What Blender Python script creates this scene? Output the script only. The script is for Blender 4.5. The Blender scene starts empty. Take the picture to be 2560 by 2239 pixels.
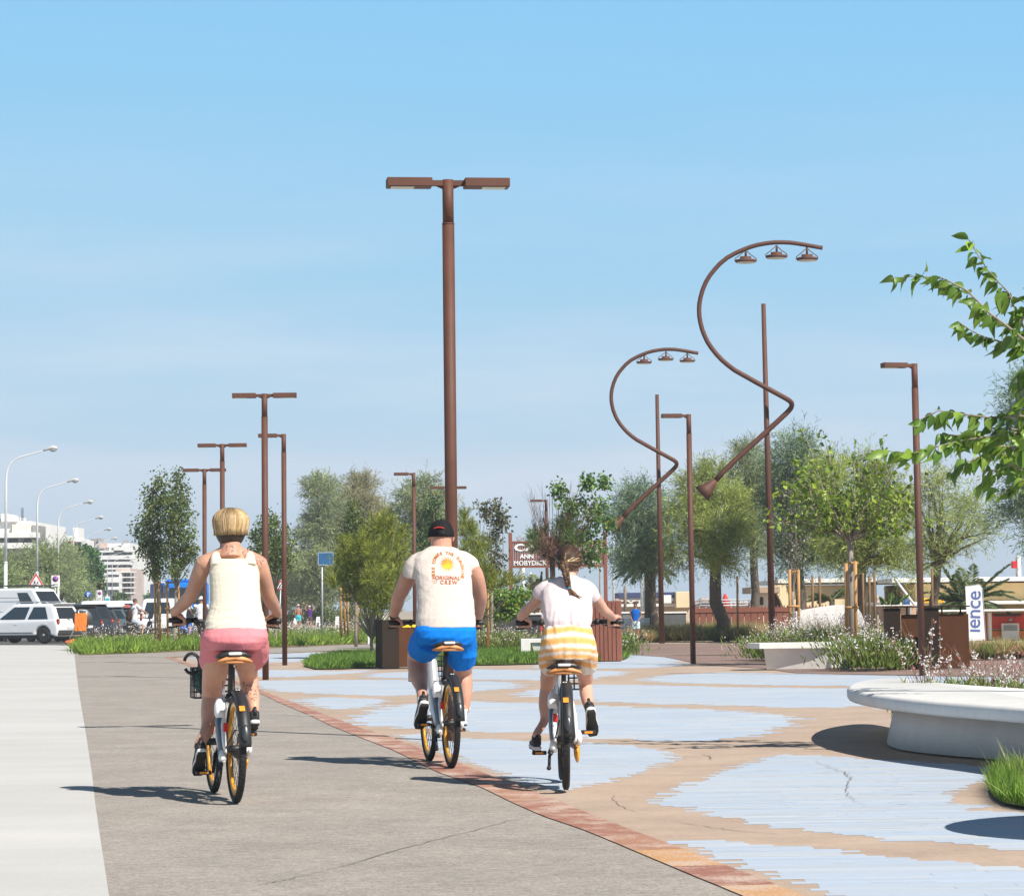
import bpy, math, random
import numpy as np
from mathutils import Vector, Matrix
from mathutils.bvhtree import BVHTree
R = math.radians
rng = np.random.default_rng(7)
random.seed(7)
S = bpy.context.scene
COL = S.collection
# ------------------------------------------------------------------ camera
FPX, PX, PY = 6800.0, 1280.0, 898.0          # focal length and principal point, in pixels of the 2560 x 2239 photograph
HC, ROLL, PITCH = 1.2, 0.0125, math.atan(624.0 / 6800.0)
_F = np.array([0, math.cos(PITCH), math.sin(PITCH)])
_U0 = np.array([0, -math.sin(PITCH), math.cos(PITCH)])
_R0 = np.array([1.0, 0, 0])
_Rr = math.cos(ROLL) * _R0 - math.sin(ROLL) * _U0
_Uu = math.sin(ROLL) * _R0 + math.cos(ROLL) * _U0
CAMP = np.array([0, 0, HC])
cam_data = bpy.data.cameras.new('camera')
cam = bpy.data.objects.new('camera', cam_data)
COL.objects.link(cam)
cam.matrix_world = Matrix(((_Rr[0], _Uu[0], -_F[0], 0), (_Rr[1], _Uu[1], -_F[1], 0), (_Rr[2], _Uu[2], -_F[2], HC), (0, 0, 0, 1)))
cam_data.sensor_width = 36.0
cam_data.sensor_fit = 'HORIZONTAL'
cam_data.lens = FPX / 2560 * 36.0
cam_data.shift_y = -(2239 / 2 - PY) / 2560
cam_data.clip_start = 0.1
cam_data.clip_end = 20000
S.camera = cam
# ------------------------------------------------------------------ world and sun
SUN_EL, SUN_DIR = R(45), (0.67, -0.742)      # height of the sun; horizontal direction towards it
w = bpy.data.worlds.new('World'); S.world = w; w.use_nodes = True
nt = w.node_tree; nt.nodes.clear()
sky = nt.nodes.new('ShaderNodeTexSky'); sky.sky_type = 'NISHITA'; sky.sun_disc = False
sky.sun_elevation = SUN_EL; sky.sun_rotation = math.atan2(SUN_DIR[0], SUN_DIR[1])
sky.altitude = 0; sky.air_density = 0.6; sky.dust_density = 0.0; sky.ozone_density = 1.0
sp_ = nt.nodes.new('ShaderNodeSeparateColor'); cb_ = nt.nodes.new('ShaderNodeCombineColor')   # clear summer blue: tone of the sky per channel
for ch_, (g_, p_, hi_) in enumerate(((0.72, 0.60, 0.66), (0.735, 0.17, 0.92), (0.885, -0.08, 1.0))):
    a_ = nt.nodes.new('ShaderNodeMath'); a_.operation = 'MULTIPLY'; a_.inputs[1].default_value = 0.125
    b_ = nt.nodes.new('ShaderNodeClamp'); b_.inputs['Min'].default_value = 0.05; b_.inputs['Max'].default_value = hi_
    c_ = nt.nodes.new('ShaderNodeMath'); c_.operation = 'POWER'; c_.inputs[1].default_value = p_
    d_ = nt.nodes.new('ShaderNodeMath'); d_.operation = 'MULTIPLY'; d_.inputs[1].default_value = g_ * 8.0
    nt.links.new(sp_.outputs[ch_], a_.inputs[0]); nt.links.new(a_.outputs[0], b_.inputs[0]); nt.links.new(b_.outputs[0], c_.inputs[0]); nt.links.new(c_.outputs[0], d_.inputs[0]); nt.links.new(d_.outputs[0], cb_.inputs[ch_])
bg = nt.nodes.new('ShaderNodeBackground'); bg.inputs['Strength'].default_value = 0.083
out = nt.nodes.new('ShaderNodeOutputWorld')
# thin veil of high cloud low over the horizon
tc = nt.nodes.new('ShaderNodeTexCoord'); mp = nt.nodes.new('ShaderNodeMapping'); mp.inputs['Scale'].default_value = (3.0, 3.0, 22.0)
nz = nt.nodes.new('ShaderNodeTexNoise'); nz.inputs['Scale'].default_value = 1.3; nz.inputs['Detail'].default_value = 5; nz.inputs['Roughness'].default_value = 0.55
rp = nt.nodes.new('ShaderNodeMapRange'); rp.inputs[1].default_value = 0.38; rp.inputs[2].default_value = 0.8; rp.inputs[3].default_value = 0.0; rp.inputs[4].default_value = 0.75
sep = nt.nodes.new('ShaderNodeSeparateXYZ'); low = nt.nodes.new('ShaderNodeMapRange')
low.inputs[1].default_value = 0.19; low.inputs[2].default_value = 0.06; low.inputs[3].default_value = 0.0; low.inputs[4].default_value = 1.0
mul = nt.nodes.new('ShaderNodeMath'); mul.operation = 'MULTIPLY'
mix = nt.nodes.new('ShaderNodeMix'); mix.data_type = 'RGBA'; mix.inputs[7].default_value = (6.3, 6.7, 7.5, 1)
L = nt.links.new
L(sky.outputs[0], sp_.inputs[0]); L(tc.outputs['Generated'], mp.inputs[0]); L(mp.outputs[0], nz.inputs[0]); L(nz.outputs[0], rp.inputs[0])
L(tc.outputs['Generated'], sep.inputs[0]); L(sep.outputs[2], low.inputs[0]); L(rp.outputs[0], mul.inputs[0]); L(low.outputs[0], mul.inputs[1])
L(mul.outputs[0], mix.inputs[0]); el_ = nt.nodes.new('ShaderNodeMapRange'); el_.inputs[1].default_value = 0.25; el_.inputs[2].default_value = 0.5
hi_mix = nt.nodes.new('ShaderNodeMix'); hi_mix.data_type = 'RGBA'; L(sep.outputs[2], el_.inputs[0]); L(el_.outputs[0], hi_mix.inputs[0]); L(cb_.outputs[0], hi_mix.inputs[6])
dim_ = nt.nodes.new('ShaderNodeMix'); dim_.data_type = 'RGBA'; dim_.blend_type = 'MULTIPLY'; dim_.inputs[0].default_value = 1; dim_.inputs[7].default_value = (0.8, 0.72, 0.62, 1); L(sky.outputs[0], dim_.inputs[6]); L(dim_.outputs[2], hi_mix.inputs[7]); L(hi_mix.outputs[2], mix.inputs[6]); L(mix.outputs[2], bg.inputs[0]); L(bg.outputs[0], out.inputs[0])
sl = bpy.data.lights.new('sun', 'SUN'); sl.energy = 4.7; sl.angle = R(0.5); sl.color = (1.0, 0.94, 0.85)
so = bpy.data.objects.new('sun', sl); COL.objects.link(so)
_sd = Vector((SUN_DIR[0] * math.cos(SUN_EL), SUN_DIR[1] * math.cos(SUN_EL), math.sin(SUN_EL)))
so.rotation_euler = _sd.to_track_quat('Z', 'Y').to_euler(); so.location = (20, -20, 30)
S.view_settings.view_transform = 'Standard'; S.view_settings.look = 'None'; S.view_settings.gamma = 1; S.view_settings.exposure = 0.6
S.cycles.max_bounces = 6; S.cycles.transparent_max_bounces = 12; S.cycles.use_denoising = True
# ------------------------------------------------------------------ pixels of the photograph <-> metres
def ray(u, v):
    return _F + _Rr * (u - PX) / FPX + _Uu * (PY - v) / FPX
def gp(u, v, z=0.0):                          # the point of the level z that the photograph shows at (u, v)
    d = ray(u, v); t = (z - HC) / d[2]
    return CAMP + d * t
def at(u, v, D):                              # the same at the distance D (metres along y)
    d = ray(u, v); return CAMP + d * (D / d[1])
def hz(u): return PY + 624.0 - ROLL * (u - PX)
def base(u, D):                               # ground point under column u at distance D
    return gp(u, hz(u) + FPX * HC / D)
def zof(u, v, D): return at(u, v, D)[2]
# ------------------------------------------------------------------ objects
def empty(name, loc=(0, 0, 0), rz=0.0):
    o = bpy.data.objects.new(name, None); o.empty_display_size = 0.2
    o.location = tuple(float(a) for a in loc); o.rotation_euler = (0, 0, rz); COL.objects.link(o); return o
def tag(o, label=None, cat=None, group=None, kind=None):
    if label: o['label'] = label
    if cat: o['category'] = cat
    if group: o['group'] = group
    if kind: o['kind'] = kind
    return o
def thing(name, label, cat, loc=(0, 0, 0), rz=0.0, group=None):
    return tag(empty(name, loc, rz), label, cat, group)
def copy_tree(o, parent=None):
    c = o.copy(); COL.objects.link(c)
    if parent: c.parent = parent
    for ch in o.children: copy_tree(ch, c)
    return c
def dup(o, loc, rz=0.0, label=None, group=None, scale=None):
    c = copy_tree(o); c.location = tuple(float(a) for a in loc); c.rotation_euler = (0, 0, rz)
    if scale: c.scale = (scale, scale, scale) if isinstance(scale, (int, float)) else scale
    if label: c['label'] = label
    if group: c['group'] = group
    return c
def rotz(a): c, s = math.cos(a), math.sin(a); return np.array([[c, -s, 0], [s, c, 0], [0, 0, 1.0]])
def rotx(a): c, s = math.cos(a), math.sin(a); return np.array([[1.0, 0, 0], [0, c, -s], [0, s, c]])
def roty(a): c, s = math.cos(a), math.sin(a); return np.array([[c, 0, s], [0, 1.0, 0], [-s, 0, c]])
class MB:
    """collects shapes and links them as ONE mesh object"""
    def __init__(s): s.V = []; s.F = []; s.M = []; s.S = []; s.C = []; s.n = 0
    def add(s, V, F, m=0, smooth=True, col=None):
        V = np.asarray(V, float).reshape(-1, 3)
        if not isinstance(F, np.ndarray):
            by = {}
            for f in F: by.setdefault(len(f), []).append(f)
            Fs = [np.array(x, int) for x in by.values()]
        else: Fs = [F]
        for f in Fs:
            if len(f): s.F.append(f + s.n); s.M.append(np.full(len(f), m) if np.isscalar(m) else m); s.S.append(np.full(len(f), smooth))
        s.V.append(V); s.n += len(V)
        if col is None: col = (1, 1, 1)
        col = np.asarray(col, float)
        s.C.append(np.tile(col, (len(V), 1)) if col.ndim == 1 else col)
        return s
    def arrays(s): return np.concatenate(s.V), s.F
    def xf(s, Rm=None, t=None):
        for i in range(len(s.V)):
            if Rm is not None: s.V[i] = s.V[i] @ np.asarray(Rm).T
            if t is not None: s.V[i] = s.V[i] + np.asarray(t)
        return s
    def join(s, o):
        for v, c in zip(o.V, o.C): s.V.append(v); s.C.append(c)
        for f in o.F: s.F.append(f + s.n)
        s.M += o.M; s.S += o.S; s.n += o.n; return s
    def box(s, c, d, Rm=None, b=0.0, m=0, col=None):
        h = np.asarray(d, float) / 2; V = []; key = {}
        b = min(b, 0.45 * h.min() * 2)
        sg = (-1, 1)
        for x in sg:
            for y in sg:
                for z in sg:
                    for a in range(3 if b > 0 else 1):
                        p = np.array([x, y, z]) * (h - b)
                        if b > 0: p[a] = (x, y, z)[a] * h[a]
                        else: p = np.array([x, y, z]) * h
                        key[(x, y, z, a)] = len(V); V.append(p)
        V = np.array(V); F = []
        K = (lambda x, y, z, a: key[(x, y, z, a)]) if b > 0 else (lambda x, y, z, a: key[(x, y, z, 0)])
        def corner(a, sa, o1, s1, o2, s2):
            q = [0, 0, 0]; q[a] = sa; q[o1] = s1; q[o2] = s2; return q
        for a in range(3):
            o1, o2 = (a + 1) % 3, (a + 2) % 3
            for sa in sg:
                F.append([K(*corner(a, sa, o1, p, o2, q), a) for p, q in ((-1, -1), (1, -1), (1, 1), (-1, 1))])
        if b > 0:
            for a in range(3):
                o1, o2 = (a + 1) % 3, (a + 2) % 3
                for p in sg:
                    for q in sg:
                        c0 = corner(a, -1, o1, p, o2, q); c1 = corner(a, 1, o1, p, o2, q)
                        F.append([K(*c0, o1), K(*c1, o1), K(*c1, o2), K(*c0, o2)])
            for x in sg:
                for y in sg:
                    for z in sg: F.append([K(x, y, z, 0), K(x, y, z, 1), K(x, y, z, 2)])
        G = []
        for f in F:
            P = V[f]; n = np.cross(P[1] - P[0], P[2] - P[0])
            G.append(f if n @ P.mean(0) > 0 else f[::-1])
        if Rm is not None: V = V @ np.asarray(Rm).T
        return s.add(V + np.asarray(c), G, m, False, col)
    def loft(s, rings, closed=False, caps=True, m=0, smooth=True, col=None):
        n = len(rings[0]); k = len(rings); V = np.concatenate(rings); F = []
        for i in range(k - (0 if closed else 1)):
            a = i * n; b2 = ((i + 1) % k) * n
            for j in range(n):
                j2 = (j + 1) % n; F.append([a + j, a + j2, b2 + j2, b2 + j])
        if caps and not closed:
            F.append(list(range(n))[::-1]); F.append([(k - 1) * n + j for j in range(n)])
        return s.add(V, F, m, smooth, col)
    def tube(s, P, r, n=10, caps=True, m=0, closed=False, flat=None, col=None, smooth=True):
        P = np.asarray(P, float); k = len(P)
        r = np.full(k, r, float) if np.isscalar(r) else np.asarray(r, float)
        T = np.zeros_like(P)
        if closed: T = np.roll(P, -1, 0) - np.roll(P, 1, 0)
        else:
            T[1:-1] = P[2:] - P[:-2]; T[0] = P[1] - P[0]; T[-1] = P[-1] - P[-2]
        T /= np.linalg.norm(T, axis=1)[:, None] + 1e-12
        ref = np.array([0, 0, 1.0]) if abs(T[0][2]) < 0.9 else np.array([0, 1.0, 0])
        A = np.cross(ref, T[0]); A /= np.linalg.norm(A); rings = []
        th = np.arange(n) * 2 * math.pi / n
        for i in range(k):
            A = A - T[i] * (A @ T[i]); A /= np.linalg.norm(A) + 1e-12; B = np.cross(T[i], A)
            f1, f2 = (1, 1) if flat is None else flat
            rings.append(P[i] + r[i] * (np.cos(th)[:, None] * A * f1 + np.sin(th)[:, None] * B * f2))
        return s.loft(rings, closed, caps, m, smooth, col)
    def lathe(s, prof, c=(0, 0, 0), n=16, Rm=None, m=0, smooth=True, col=None, caps=True):
        th = np.arange(n) * 2 * math.pi / n; rings = []
        for r, z in prof:
            q = np.stack([np.cos(th) * r, np.sin(th) * r, np.full(n, z)], 1)
            if Rm is not None: q = q @ np.asarray(Rm).T
            rings.append(q + np.asarray(c))
        return s.loft(rings, False, caps, m, smooth, col)
    def ell(s, c, r, nu=14, nv=9, Rm=None, m=0, col=None):
        r = np.full(3, r, float) if np.isscalar(r) else np.asarray(r, float)
        rings = []
        for i in range(nv):
            ph = math.pi * (i + 0.02) / (nv - 0.96) - math.pi / 2
            th = np.arange(nu) * 2 * math.pi / nu
            q = np.stack([np.cos(th) * math.cos(ph), np.sin(th) * math.cos(ph), np.full(nu, math.sin(ph))], 1) * r
            if Rm is not None: q = q @ np.asarray(Rm).T
            rings.append(q + np.asarray(c))
        return s.loft(rings, False, True, m, True, col)
    def prism(s, poly, z0, z1, fn=None, m=0, smooth=False, col=None):
        """poly: 2-d outline; fn maps (x, y, z) arrays to 3-d"""
        P = np.asarray(poly, float); n = len(P)
        ar = 0.5 * np.sum(P[:, 0] * np.roll(P[:, 1], -1) - np.roll(P[:, 0], -1) * P[:, 1])
        if ar < 0: P = P[::-1]
        V = np.concatenate([np.c_[P, np.full(n, z0)], np.c_[P, np.full(n, z1)]])
        if fn is not None: V = np.array([fn(*p) for p in V])
        F = [list(range(n))[::-1], list(range(n, 2 * n))] + [[i, (i + 1) % n, n + (i + 1) % n, n + i] for i in range(n)]
        return s.add(V, F, m, smooth, col)
    def build(s, name, mats, parent=None, world=False, mod=None):
        me = bpy.data.meshes.new(name)
        if not s.V: V = np.zeros((0, 3))
        else: V = np.concatenate(s.V)
        if world and parent is not None:
            q = parent; T = Matrix.Identity(4)
            while q is not None:
                T = Matrix.Translation(q.location) @ q.rotation_euler.to_matrix().to_4x4() @ Matrix.Diagonal((*q.scale, 1)) @ T; q = q.parent
            Ti = np.array(T.inverted()); V = V @ Ti[:3, :3].T + Ti[:3, 3]
        me.vertices.add(len(V)); me.vertices.foreach_set('co', V.ravel())
        lt = np.concatenate([np.full(len(f), f.shape[1]) for f in s.F]); li = np.concatenate([f.ravel() for f in s.F])
        me.loops.add(len(li)); me.loops.foreach_set('vertex_index', li.astype(np.int32))
        me.polygons.add(len(lt)); st = np.concatenate([[0], np.cumsum(lt)[:-1]])
        me.polygons.foreach_set('loop_start', st.astype(np.int32)); me.polygons.foreach_set('loop_total', lt.astype(np.int32))
        mats = mats if isinstance(mats, (list, tuple)) else [mats]
        for mm in mats: me.materials.append(mm)
        if len(mats) > 1: me.polygons.foreach_set('material_index', np.concatenate(s.M).astype(np.int32))
        me.polygons.foreach_set('use_smooth', np.concatenate(s.S))
        C = np.concatenate(s.C)
        if np.ptp(C) > 1e-6 or abs(C.mean() - 1) > 1e-6:
            ca = me.color_attributes.new('Col', 'FLOAT_COLOR', 'POINT')
            ca.data.foreach_set('color', np.c_[C, np.ones(len(C))].ravel())
        me.update(calc_edges=True); me.validate()
        o = bpy.data.objects.new(name, me); COL.objects.link(o)
        if parent is not None: o.parent = parent
        return o
def part(name, mb, mat, parent, world=False, label=None):
    o = mb.build(name, mat, parent, world)
    if label: o['label'] = label
    return o
def whole(name, mb, mat, label, cat, group=None, kind=None):
    return tag(mb.build(name, mat), label, cat, group, kind)
def struct(name, mb, mat): return tag(mb.build(name, mat), kind='structure')
def evaluate(mb, voxel=None, smooth=0, sub=0):
    """run modifiers on a shape and return it as a fresh MB"""
    o = mb.build('tmp_shape', bpy.data.materials[0]) if bpy.data.materials else mb.build('tmp_shape', bpy.data.materials.new('tmp'))
    if voxel:
        md = o.modifiers.new('r', 'REMESH'); md.mode = 'VOXEL'; md.voxel_size = voxel; md.use_smooth_shade = True
    if smooth:
        md = o.modifiers.new('s', 'SMOOTH'); md.factor = 0.5; md.iterations = smooth
    if sub:
        md = o.modifiers.new('u', 'SUBSURF'); md.levels = sub; md.render_levels = sub
    dg = bpy.context.evaluated_depsgraph_get(); e = o.evaluated_get(dg); me = e.to_mesh()
    V = np.empty(len(me.vertices) * 3); me.vertices.foreach_get('co', V); V = V.reshape(-1, 3)
    F = [list(p.vertices) for p in me.polygons]; e.to_mesh_clear()
    d = o.data; bpy.data.objects.remove(o); bpy.data.meshes.remove(d)
    return MB().add(V, F)
def text_mb(body, size, depth=0.004, fat=0.0, align='CENTER', m=0, res=3, space=1.0):
    """lettering in the xz-plane, facing -y"""
    cu = bpy.data.curves.new('tmp_text', 'FONT'); cu.body = body; cu.size = size; cu.extrude = depth / 2; cu.offset = fat
    cu.align_x = align; cu.align_y = 'CENTER'; cu.resolution_u = res; cu.space_character = space
    o = bpy.data.objects.new('tmp_text', cu); COL.objects.link(o)
    dg = bpy.context.evaluated_depsgraph_get(); e = o.evaluated_get(dg); me = e.to_mesh()
    V = np.empty(len(me.vertices) * 3); me.vertices.foreach_get('co', V); V = V.reshape(-1, 3)
    F = [list(p.vertices) for p in me.polygons]; e.to_mesh_clear()
    bpy.data.objects.remove(o); bpy.data.curves.remove(cu)
    V = np.stack([V[:, 0], -V[:, 2], V[:, 1]], 1)
    return MB().add(V, F, m, False)
# ------------------------------------------------------------------ materials
MATS = {}
def mat(name, col, rough=0.6, var=0.12, scale=6.0, bump=0.0, bscale=80.0, metal=0.0, spec=0.5, vcol=False, trans=0.0, coat=0.0, col2=None, stretch=None, sss=0.0, alpha=1.0, fine=0.0):
    if name in MATS: return MATS[name]
    m = bpy.data.materials.new(name); m.use_nodes = True; n = m.node_tree.nodes; l = m.node_tree.links.new
    p = n['Principled BSDF']; p.inputs['Roughness'].default_value = rough; p.inputs['Metallic'].default_value = metal
    p.inputs['Specular IOR Level'].default_value = spec; p.inputs['Coat Weight'].default_value = coat
    if coat: p.inputs['Coat Roughness'].default_value = 0.05
    if sss: p.inputs['Subsurface Weight'].default_value = sss; p.inputs['Subsurface Radius'].default_value = (0.02, 0.008, 0.004)
    tcn = n.new('ShaderNodeTexCoord'); mpn = n.new('ShaderNodeMapping'); l(tcn.outputs['Object'], mpn.inputs[0])
    if stretch: mpn.inputs['Scale'].default_value = stretch
    nz = n.new('ShaderNodeTexNoise'); nz.inputs['Scale'].default_value = scale; nz.inputs['Detail'].default_value = 6; nz.inputs['Roughness'].default_value = 0.6
    l(mpn.outputs[0], nz.inputs[0])
    mr = n.new('ShaderNodeMapRange'); mr.inputs[1].default_value = 0.3; mr.inputs[2].default_value = 0.7; l(nz.outputs[0], mr.inputs[0])
    mx = n.new('ShaderNodeMix'); mx.data_type = 'RGBA'; c = np.array(col, float)
    lo = c * (1 - var); hi = np.minimum(c * (1 + var), 1) if col2 is None else np.array(col2, float)
    mx.inputs[6].default_value = (*lo, 1); mx.inputs[7].default_value = (*hi, 1); l(mr.outputs[0], mx.inputs[0])
    colour = mx.outputs[2]
    if fine:
        n2 = n.new('ShaderNodeTexNoise'); n2.inputs['Scale'].default_value = bscale; n2.inputs['Detail'].default_value = 2; l(mpn.outputs[0], n2.inputs[0])
        r2 = n.new('ShaderNodeMapRange'); r2.inputs[1].default_value = 0.3; r2.inputs[2].default_value = 0.7; r2.inputs[3].default_value = 1 - fine; r2.inputs[4].default_value = 1 + fine; l(n2.outputs[0], r2.inputs[0])
        m2 = n.new('ShaderNodeMix'); m2.data_type = 'RGBA'; m2.blend_type = 'MULTIPLY'; m2.inputs[0].default_value = 1; l(colour, m2.inputs[6]); l(r2.outputs[0], m2.inputs[7]); colour = m2.outputs[2]
    if vcol:
        at_ = n.new('ShaderNodeAttribute'); at_.attribute_name = 'Col'
        m3 = n.new('ShaderNodeMix'); m3.data_type = 'RGBA'; m3.blend_type = 'MULTIPLY'; m3.inputs[0].default_value = 1; l(colour, m3.inputs[6]); l(at_.outputs[0], m3.inputs[7]); colour = m3.outputs[2]
    l(colour, p.inputs['Base Color'])
    if bump:
        nb = n.new('ShaderNodeTexNoise'); nb.inputs['Scale'].default_value = bscale; nb.inputs['Detail'].default_value = 3; l(mpn.outputs[0], nb.inputs[0])
        bp = n.new('ShaderNodeBump'); bp.inputs['Strength'].default_value = bump; bp.inputs['Distance'].default_value = 0.01; l(nb.outputs[0], bp.inputs['Height']); l(bp.outputs[0], p.inputs['Normal'])
    if trans:
        tr = n.new('ShaderNodeBsdfTranslucent'); l(colour, tr.inputs[0]); ms = n.new('ShaderNodeMixShader'); ms.inputs[0].default_value = trans
        o = n['Material Output']; l(p.outputs[0], ms.inputs[1]); l(tr.outputs[0], ms.inputs[2]); l(ms.outputs[0], o.inputs[0])
    if alpha < 1:
        p.inputs['Alpha'].default_value = alpha
    MATS[name] = m; return m
# ================================================================== the ground
def sheet(name, pix, z, material, ground=None):
    P = [gp(u, v, 0)[:2] if not isinstance(u, str) else v for u, v in pix]
    P = np.array(P); n = len(P)
    a = 0.5 * np.sum(P[:, 0] * np.roll(P[:, 1], -1) - np.roll(P[:, 0], -1) * P[:, 1])
    if a < 0: P = P[::-1]
    return struct(name, MB().add(np.c_[P, np.full(n, z)], [list(range(n))], 0, False), material)
def ground_mat(name, c1, c2, speck, big=0.6, small=220, stretch=(1, 1, 1), bump=0.35, rough=0.9, tint=None, stain=0.12):
    m = bpy.data.materials.new(name); m.use_nodes = True; n = m.node_tree.nodes; l = m.node_tree.links.new
    p = n['Principled BSDF']; p.inputs['Roughness'].default_value = rough; p.inputs['Specular IOR Level'].default_value = 0.25
    tcn = n.new('ShaderNodeTexCoord'); mp = n.new('ShaderNodeMapping'); mp.inputs['Scale'].default_value = stretch; l(tcn.outputs['Object'], mp.inputs[0])
    def noise(sc, det=5, src=mp, ro=0.6):
        q = n.new('ShaderNodeTexNoise'); q.inputs['Scale'].default_value = sc; q.inputs['Detail'].default_value = det; q.inputs['Roughness'].default_value = ro; l(src.outputs[0] if src is mp else src.outputs['Object'], q.inputs[0]); return q
    def rng_(q, a, b, c, d):
        r = n.new('ShaderNodeMapRange'); r.inputs[1].default_value = a; r.inputs[2].default_value = b; r.inputs[3].default_value = c; r.inputs[4].default_value = d; l(q.outputs[0], r.inputs[0]); return r
    mx = n.new('ShaderNodeMix'); mx.data_type = 'RGBA'; mx.inputs[6].default_value = (*c1, 1); mx.inputs[7].default_value = (*c2, 1)
    l(rng_(noise(big), 0.3, 0.7, 0, 1).outputs[0], mx.inputs[0])
    def mult(a, r):
        q = n.new('ShaderNodeMix'); q.data_type = 'RGBA'; q.blend_type = 'MULTIPLY'; q.inputs[0].default_value = 1; l(a, q.inputs[6]); l(r.outputs[0], q.inputs[7]); return q.outputs[2]
    c = mult(mx.outputs[2], rng_(noise(small, 2, tcn), 0.3, 0.7, 1 - speck, 1 + speck))
    c = mult(c, rng_(noise(small * 0.23, 3, tcn), 0.3, 0.7, 1 - speck * 0.6, 1 + speck * 0.6))
    c = mult(c, rng_(noise(big * 4.3, 4, mp), 0.35, 0.75, 1 + stain, 1 - stain))
    l(c, p.inputs['Base Color'])
    if bump:
        bp = n.new('ShaderNodeBump'); bp.inputs['Strength'].default_value = bump; bp.inputs['Distance'].default_value = 0.006
        l(noise(small * 0.8, 2, tcn).outputs[0], bp.inputs['Height']); l(bp.outputs[0], p.inputs['Normal'])
    MATS[name] = m; return m
G_earth = ground_mat('sandy_earth', (0.34, 0.27, 0.19), (0.42, 0.34, 0.25), 0.25, 0.3, 90)
G_road = ground_mat('parking_asphalt', (0.10, 0.10, 0.10), (0.15, 0.15, 0.145), 0.2, 0.2, 120)
G_path = ground_mat('gravel_asphalt', (0.292, 0.262, 0.232), (0.322, 0.290, 0.258), 0.26, 0.4, 60, bump=0.7)
G_conc = ground_mat('brushed_concrete', (0.46, 0.455, 0.44), (0.53, 0.52, 0.505), 0.07, 0.5, 150, stretch=(0.3, 0.9, 1), bump=0.25, stain=0.05)
G_tan = ground_mat('tan_resin', (0.385, 0.292, 0.228), (0.425, 0.33, 0.26), 0.10, 0.35, 95, bump=0.45)
G_brown = ground_mat('brown_paving', (0.20, 0.135, 0.115), (0.27, 0.19, 0.165), 0.14, 0.4, 100, bump=0.3)
G_sea = ground_mat('sea_water', (0.06, 0.13, 0.20), (0.08, 0.16, 0.24), 0.1, 0.01, 2, bump=0.0, rough=0.25)
big = 6000.0
struct('ground', MB().add([[-big, -40, -0.03], [big, -40, -0.03], [big, 330, -0.03], [-big, 330, -0.03]], [[0, 1, 2, 3]], 0, False)
       .add([[-big, 330, -0.03], [60, 330, -0.03], [-100, big, -0.03], [-big, big, -0.03]], [[0, 1, 2, 3]], 0, False), G_earth)
struct('sea', MB().add([[60, 330, -0.035], [big, 330, -0.035], [big, big * 2, -0.035], [-100, big, -0.035]], [[0, 1, 2, 3]], 0, False), G_sea)
sheet('parking_road', [(-1500, 1640), (186, 1640), (187, 1585), (600, 1560), (600, 1546), (-1500, 1570)], -0.022, G_road)
sheet('brown_path', [(1385, 1612), (1560, 1607), (1850, 1607), (2190, 1612), (2700, 1608), (3200, 1615), (3200, 1690), (2700, 1690), (2500, 1690), (2190, 1684), (1990, 1680), (1900, 1668), (1760, 1660), (1660, 1640), (1560, 1634), (1385, 1640)], -0.008, G_brown)
PLAZA = [(430, 1640), (640, 1630), (854, 1622), (960, 1617), (1300, 1608), (2000, 1625), (3300, 1640), (3300, 2900), (2500, 2750), (2200, 2400), (2017, 2239)] + \
        [(1893, 2191), (1722, 2126), (1500, 2043), (1359, 1986), (1139, 1903), (981, 1842), (810, 1784), (644, 1721), (484, 1660)]
sheet('plaza', PLAZA, -0.016, G_tan)
BAND_UP = [(425, 1640), (484, 1662), (644, 1721), (700, 1743), (810, 1784), (906, 1820), (981, 1842), (1064, 1876), (1139, 1903), (1227, 1938), (1359, 1986), (1447, 2022), (1500, 2043), (1603, 2082), (1722, 2126), (1810, 2160), (1893, 2191), (1966, 2219), (2017, 2239), (2200, 2318), (2400, 2410)]
BAND_LO = [(412, 1642), (470, 1663), (644, 1729), (700, 1756), (779, 1789), (832, 1815), (906, 1844), (981, 1873), (1034, 1899), (1095, 1929), (1201, 1965), (1271, 2000), (1359, 2039), (1447, 2068), (1500, 2089), (1600, 2131), (1686, 2167), (1759, 2198), (1821, 2222), (1860, 2239), (2030, 2318), (2220, 2410)]
EDGE = [(187, 1643), (191, 1680), (196, 1720), (205, 1775), (215, 1834), (230, 1932), (238, 2006), (250, 2088), (262, 2166), (273, 2239), (300, 2420), (330, 2650)]
sheet('cycle_path', [(188, 1636), (450, 1627), (700, 1617), (960, 1606), (1330, 1599), (1330, 1609), (960, 1619), (854, 1624), (640, 1634), (430, 1641)] + BAND_LO[1:] + [(2220, 2700), (335, 2700)] + EDGE[::-1], -0.004, G_path)
sheet('concrete_pavement', [(-2200, 1613), (60, 1612), (186, 1612), (187, 1636)] + EDGE + [(335, 2700), (-2200, 2700)], -0.002, G_conc)
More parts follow.
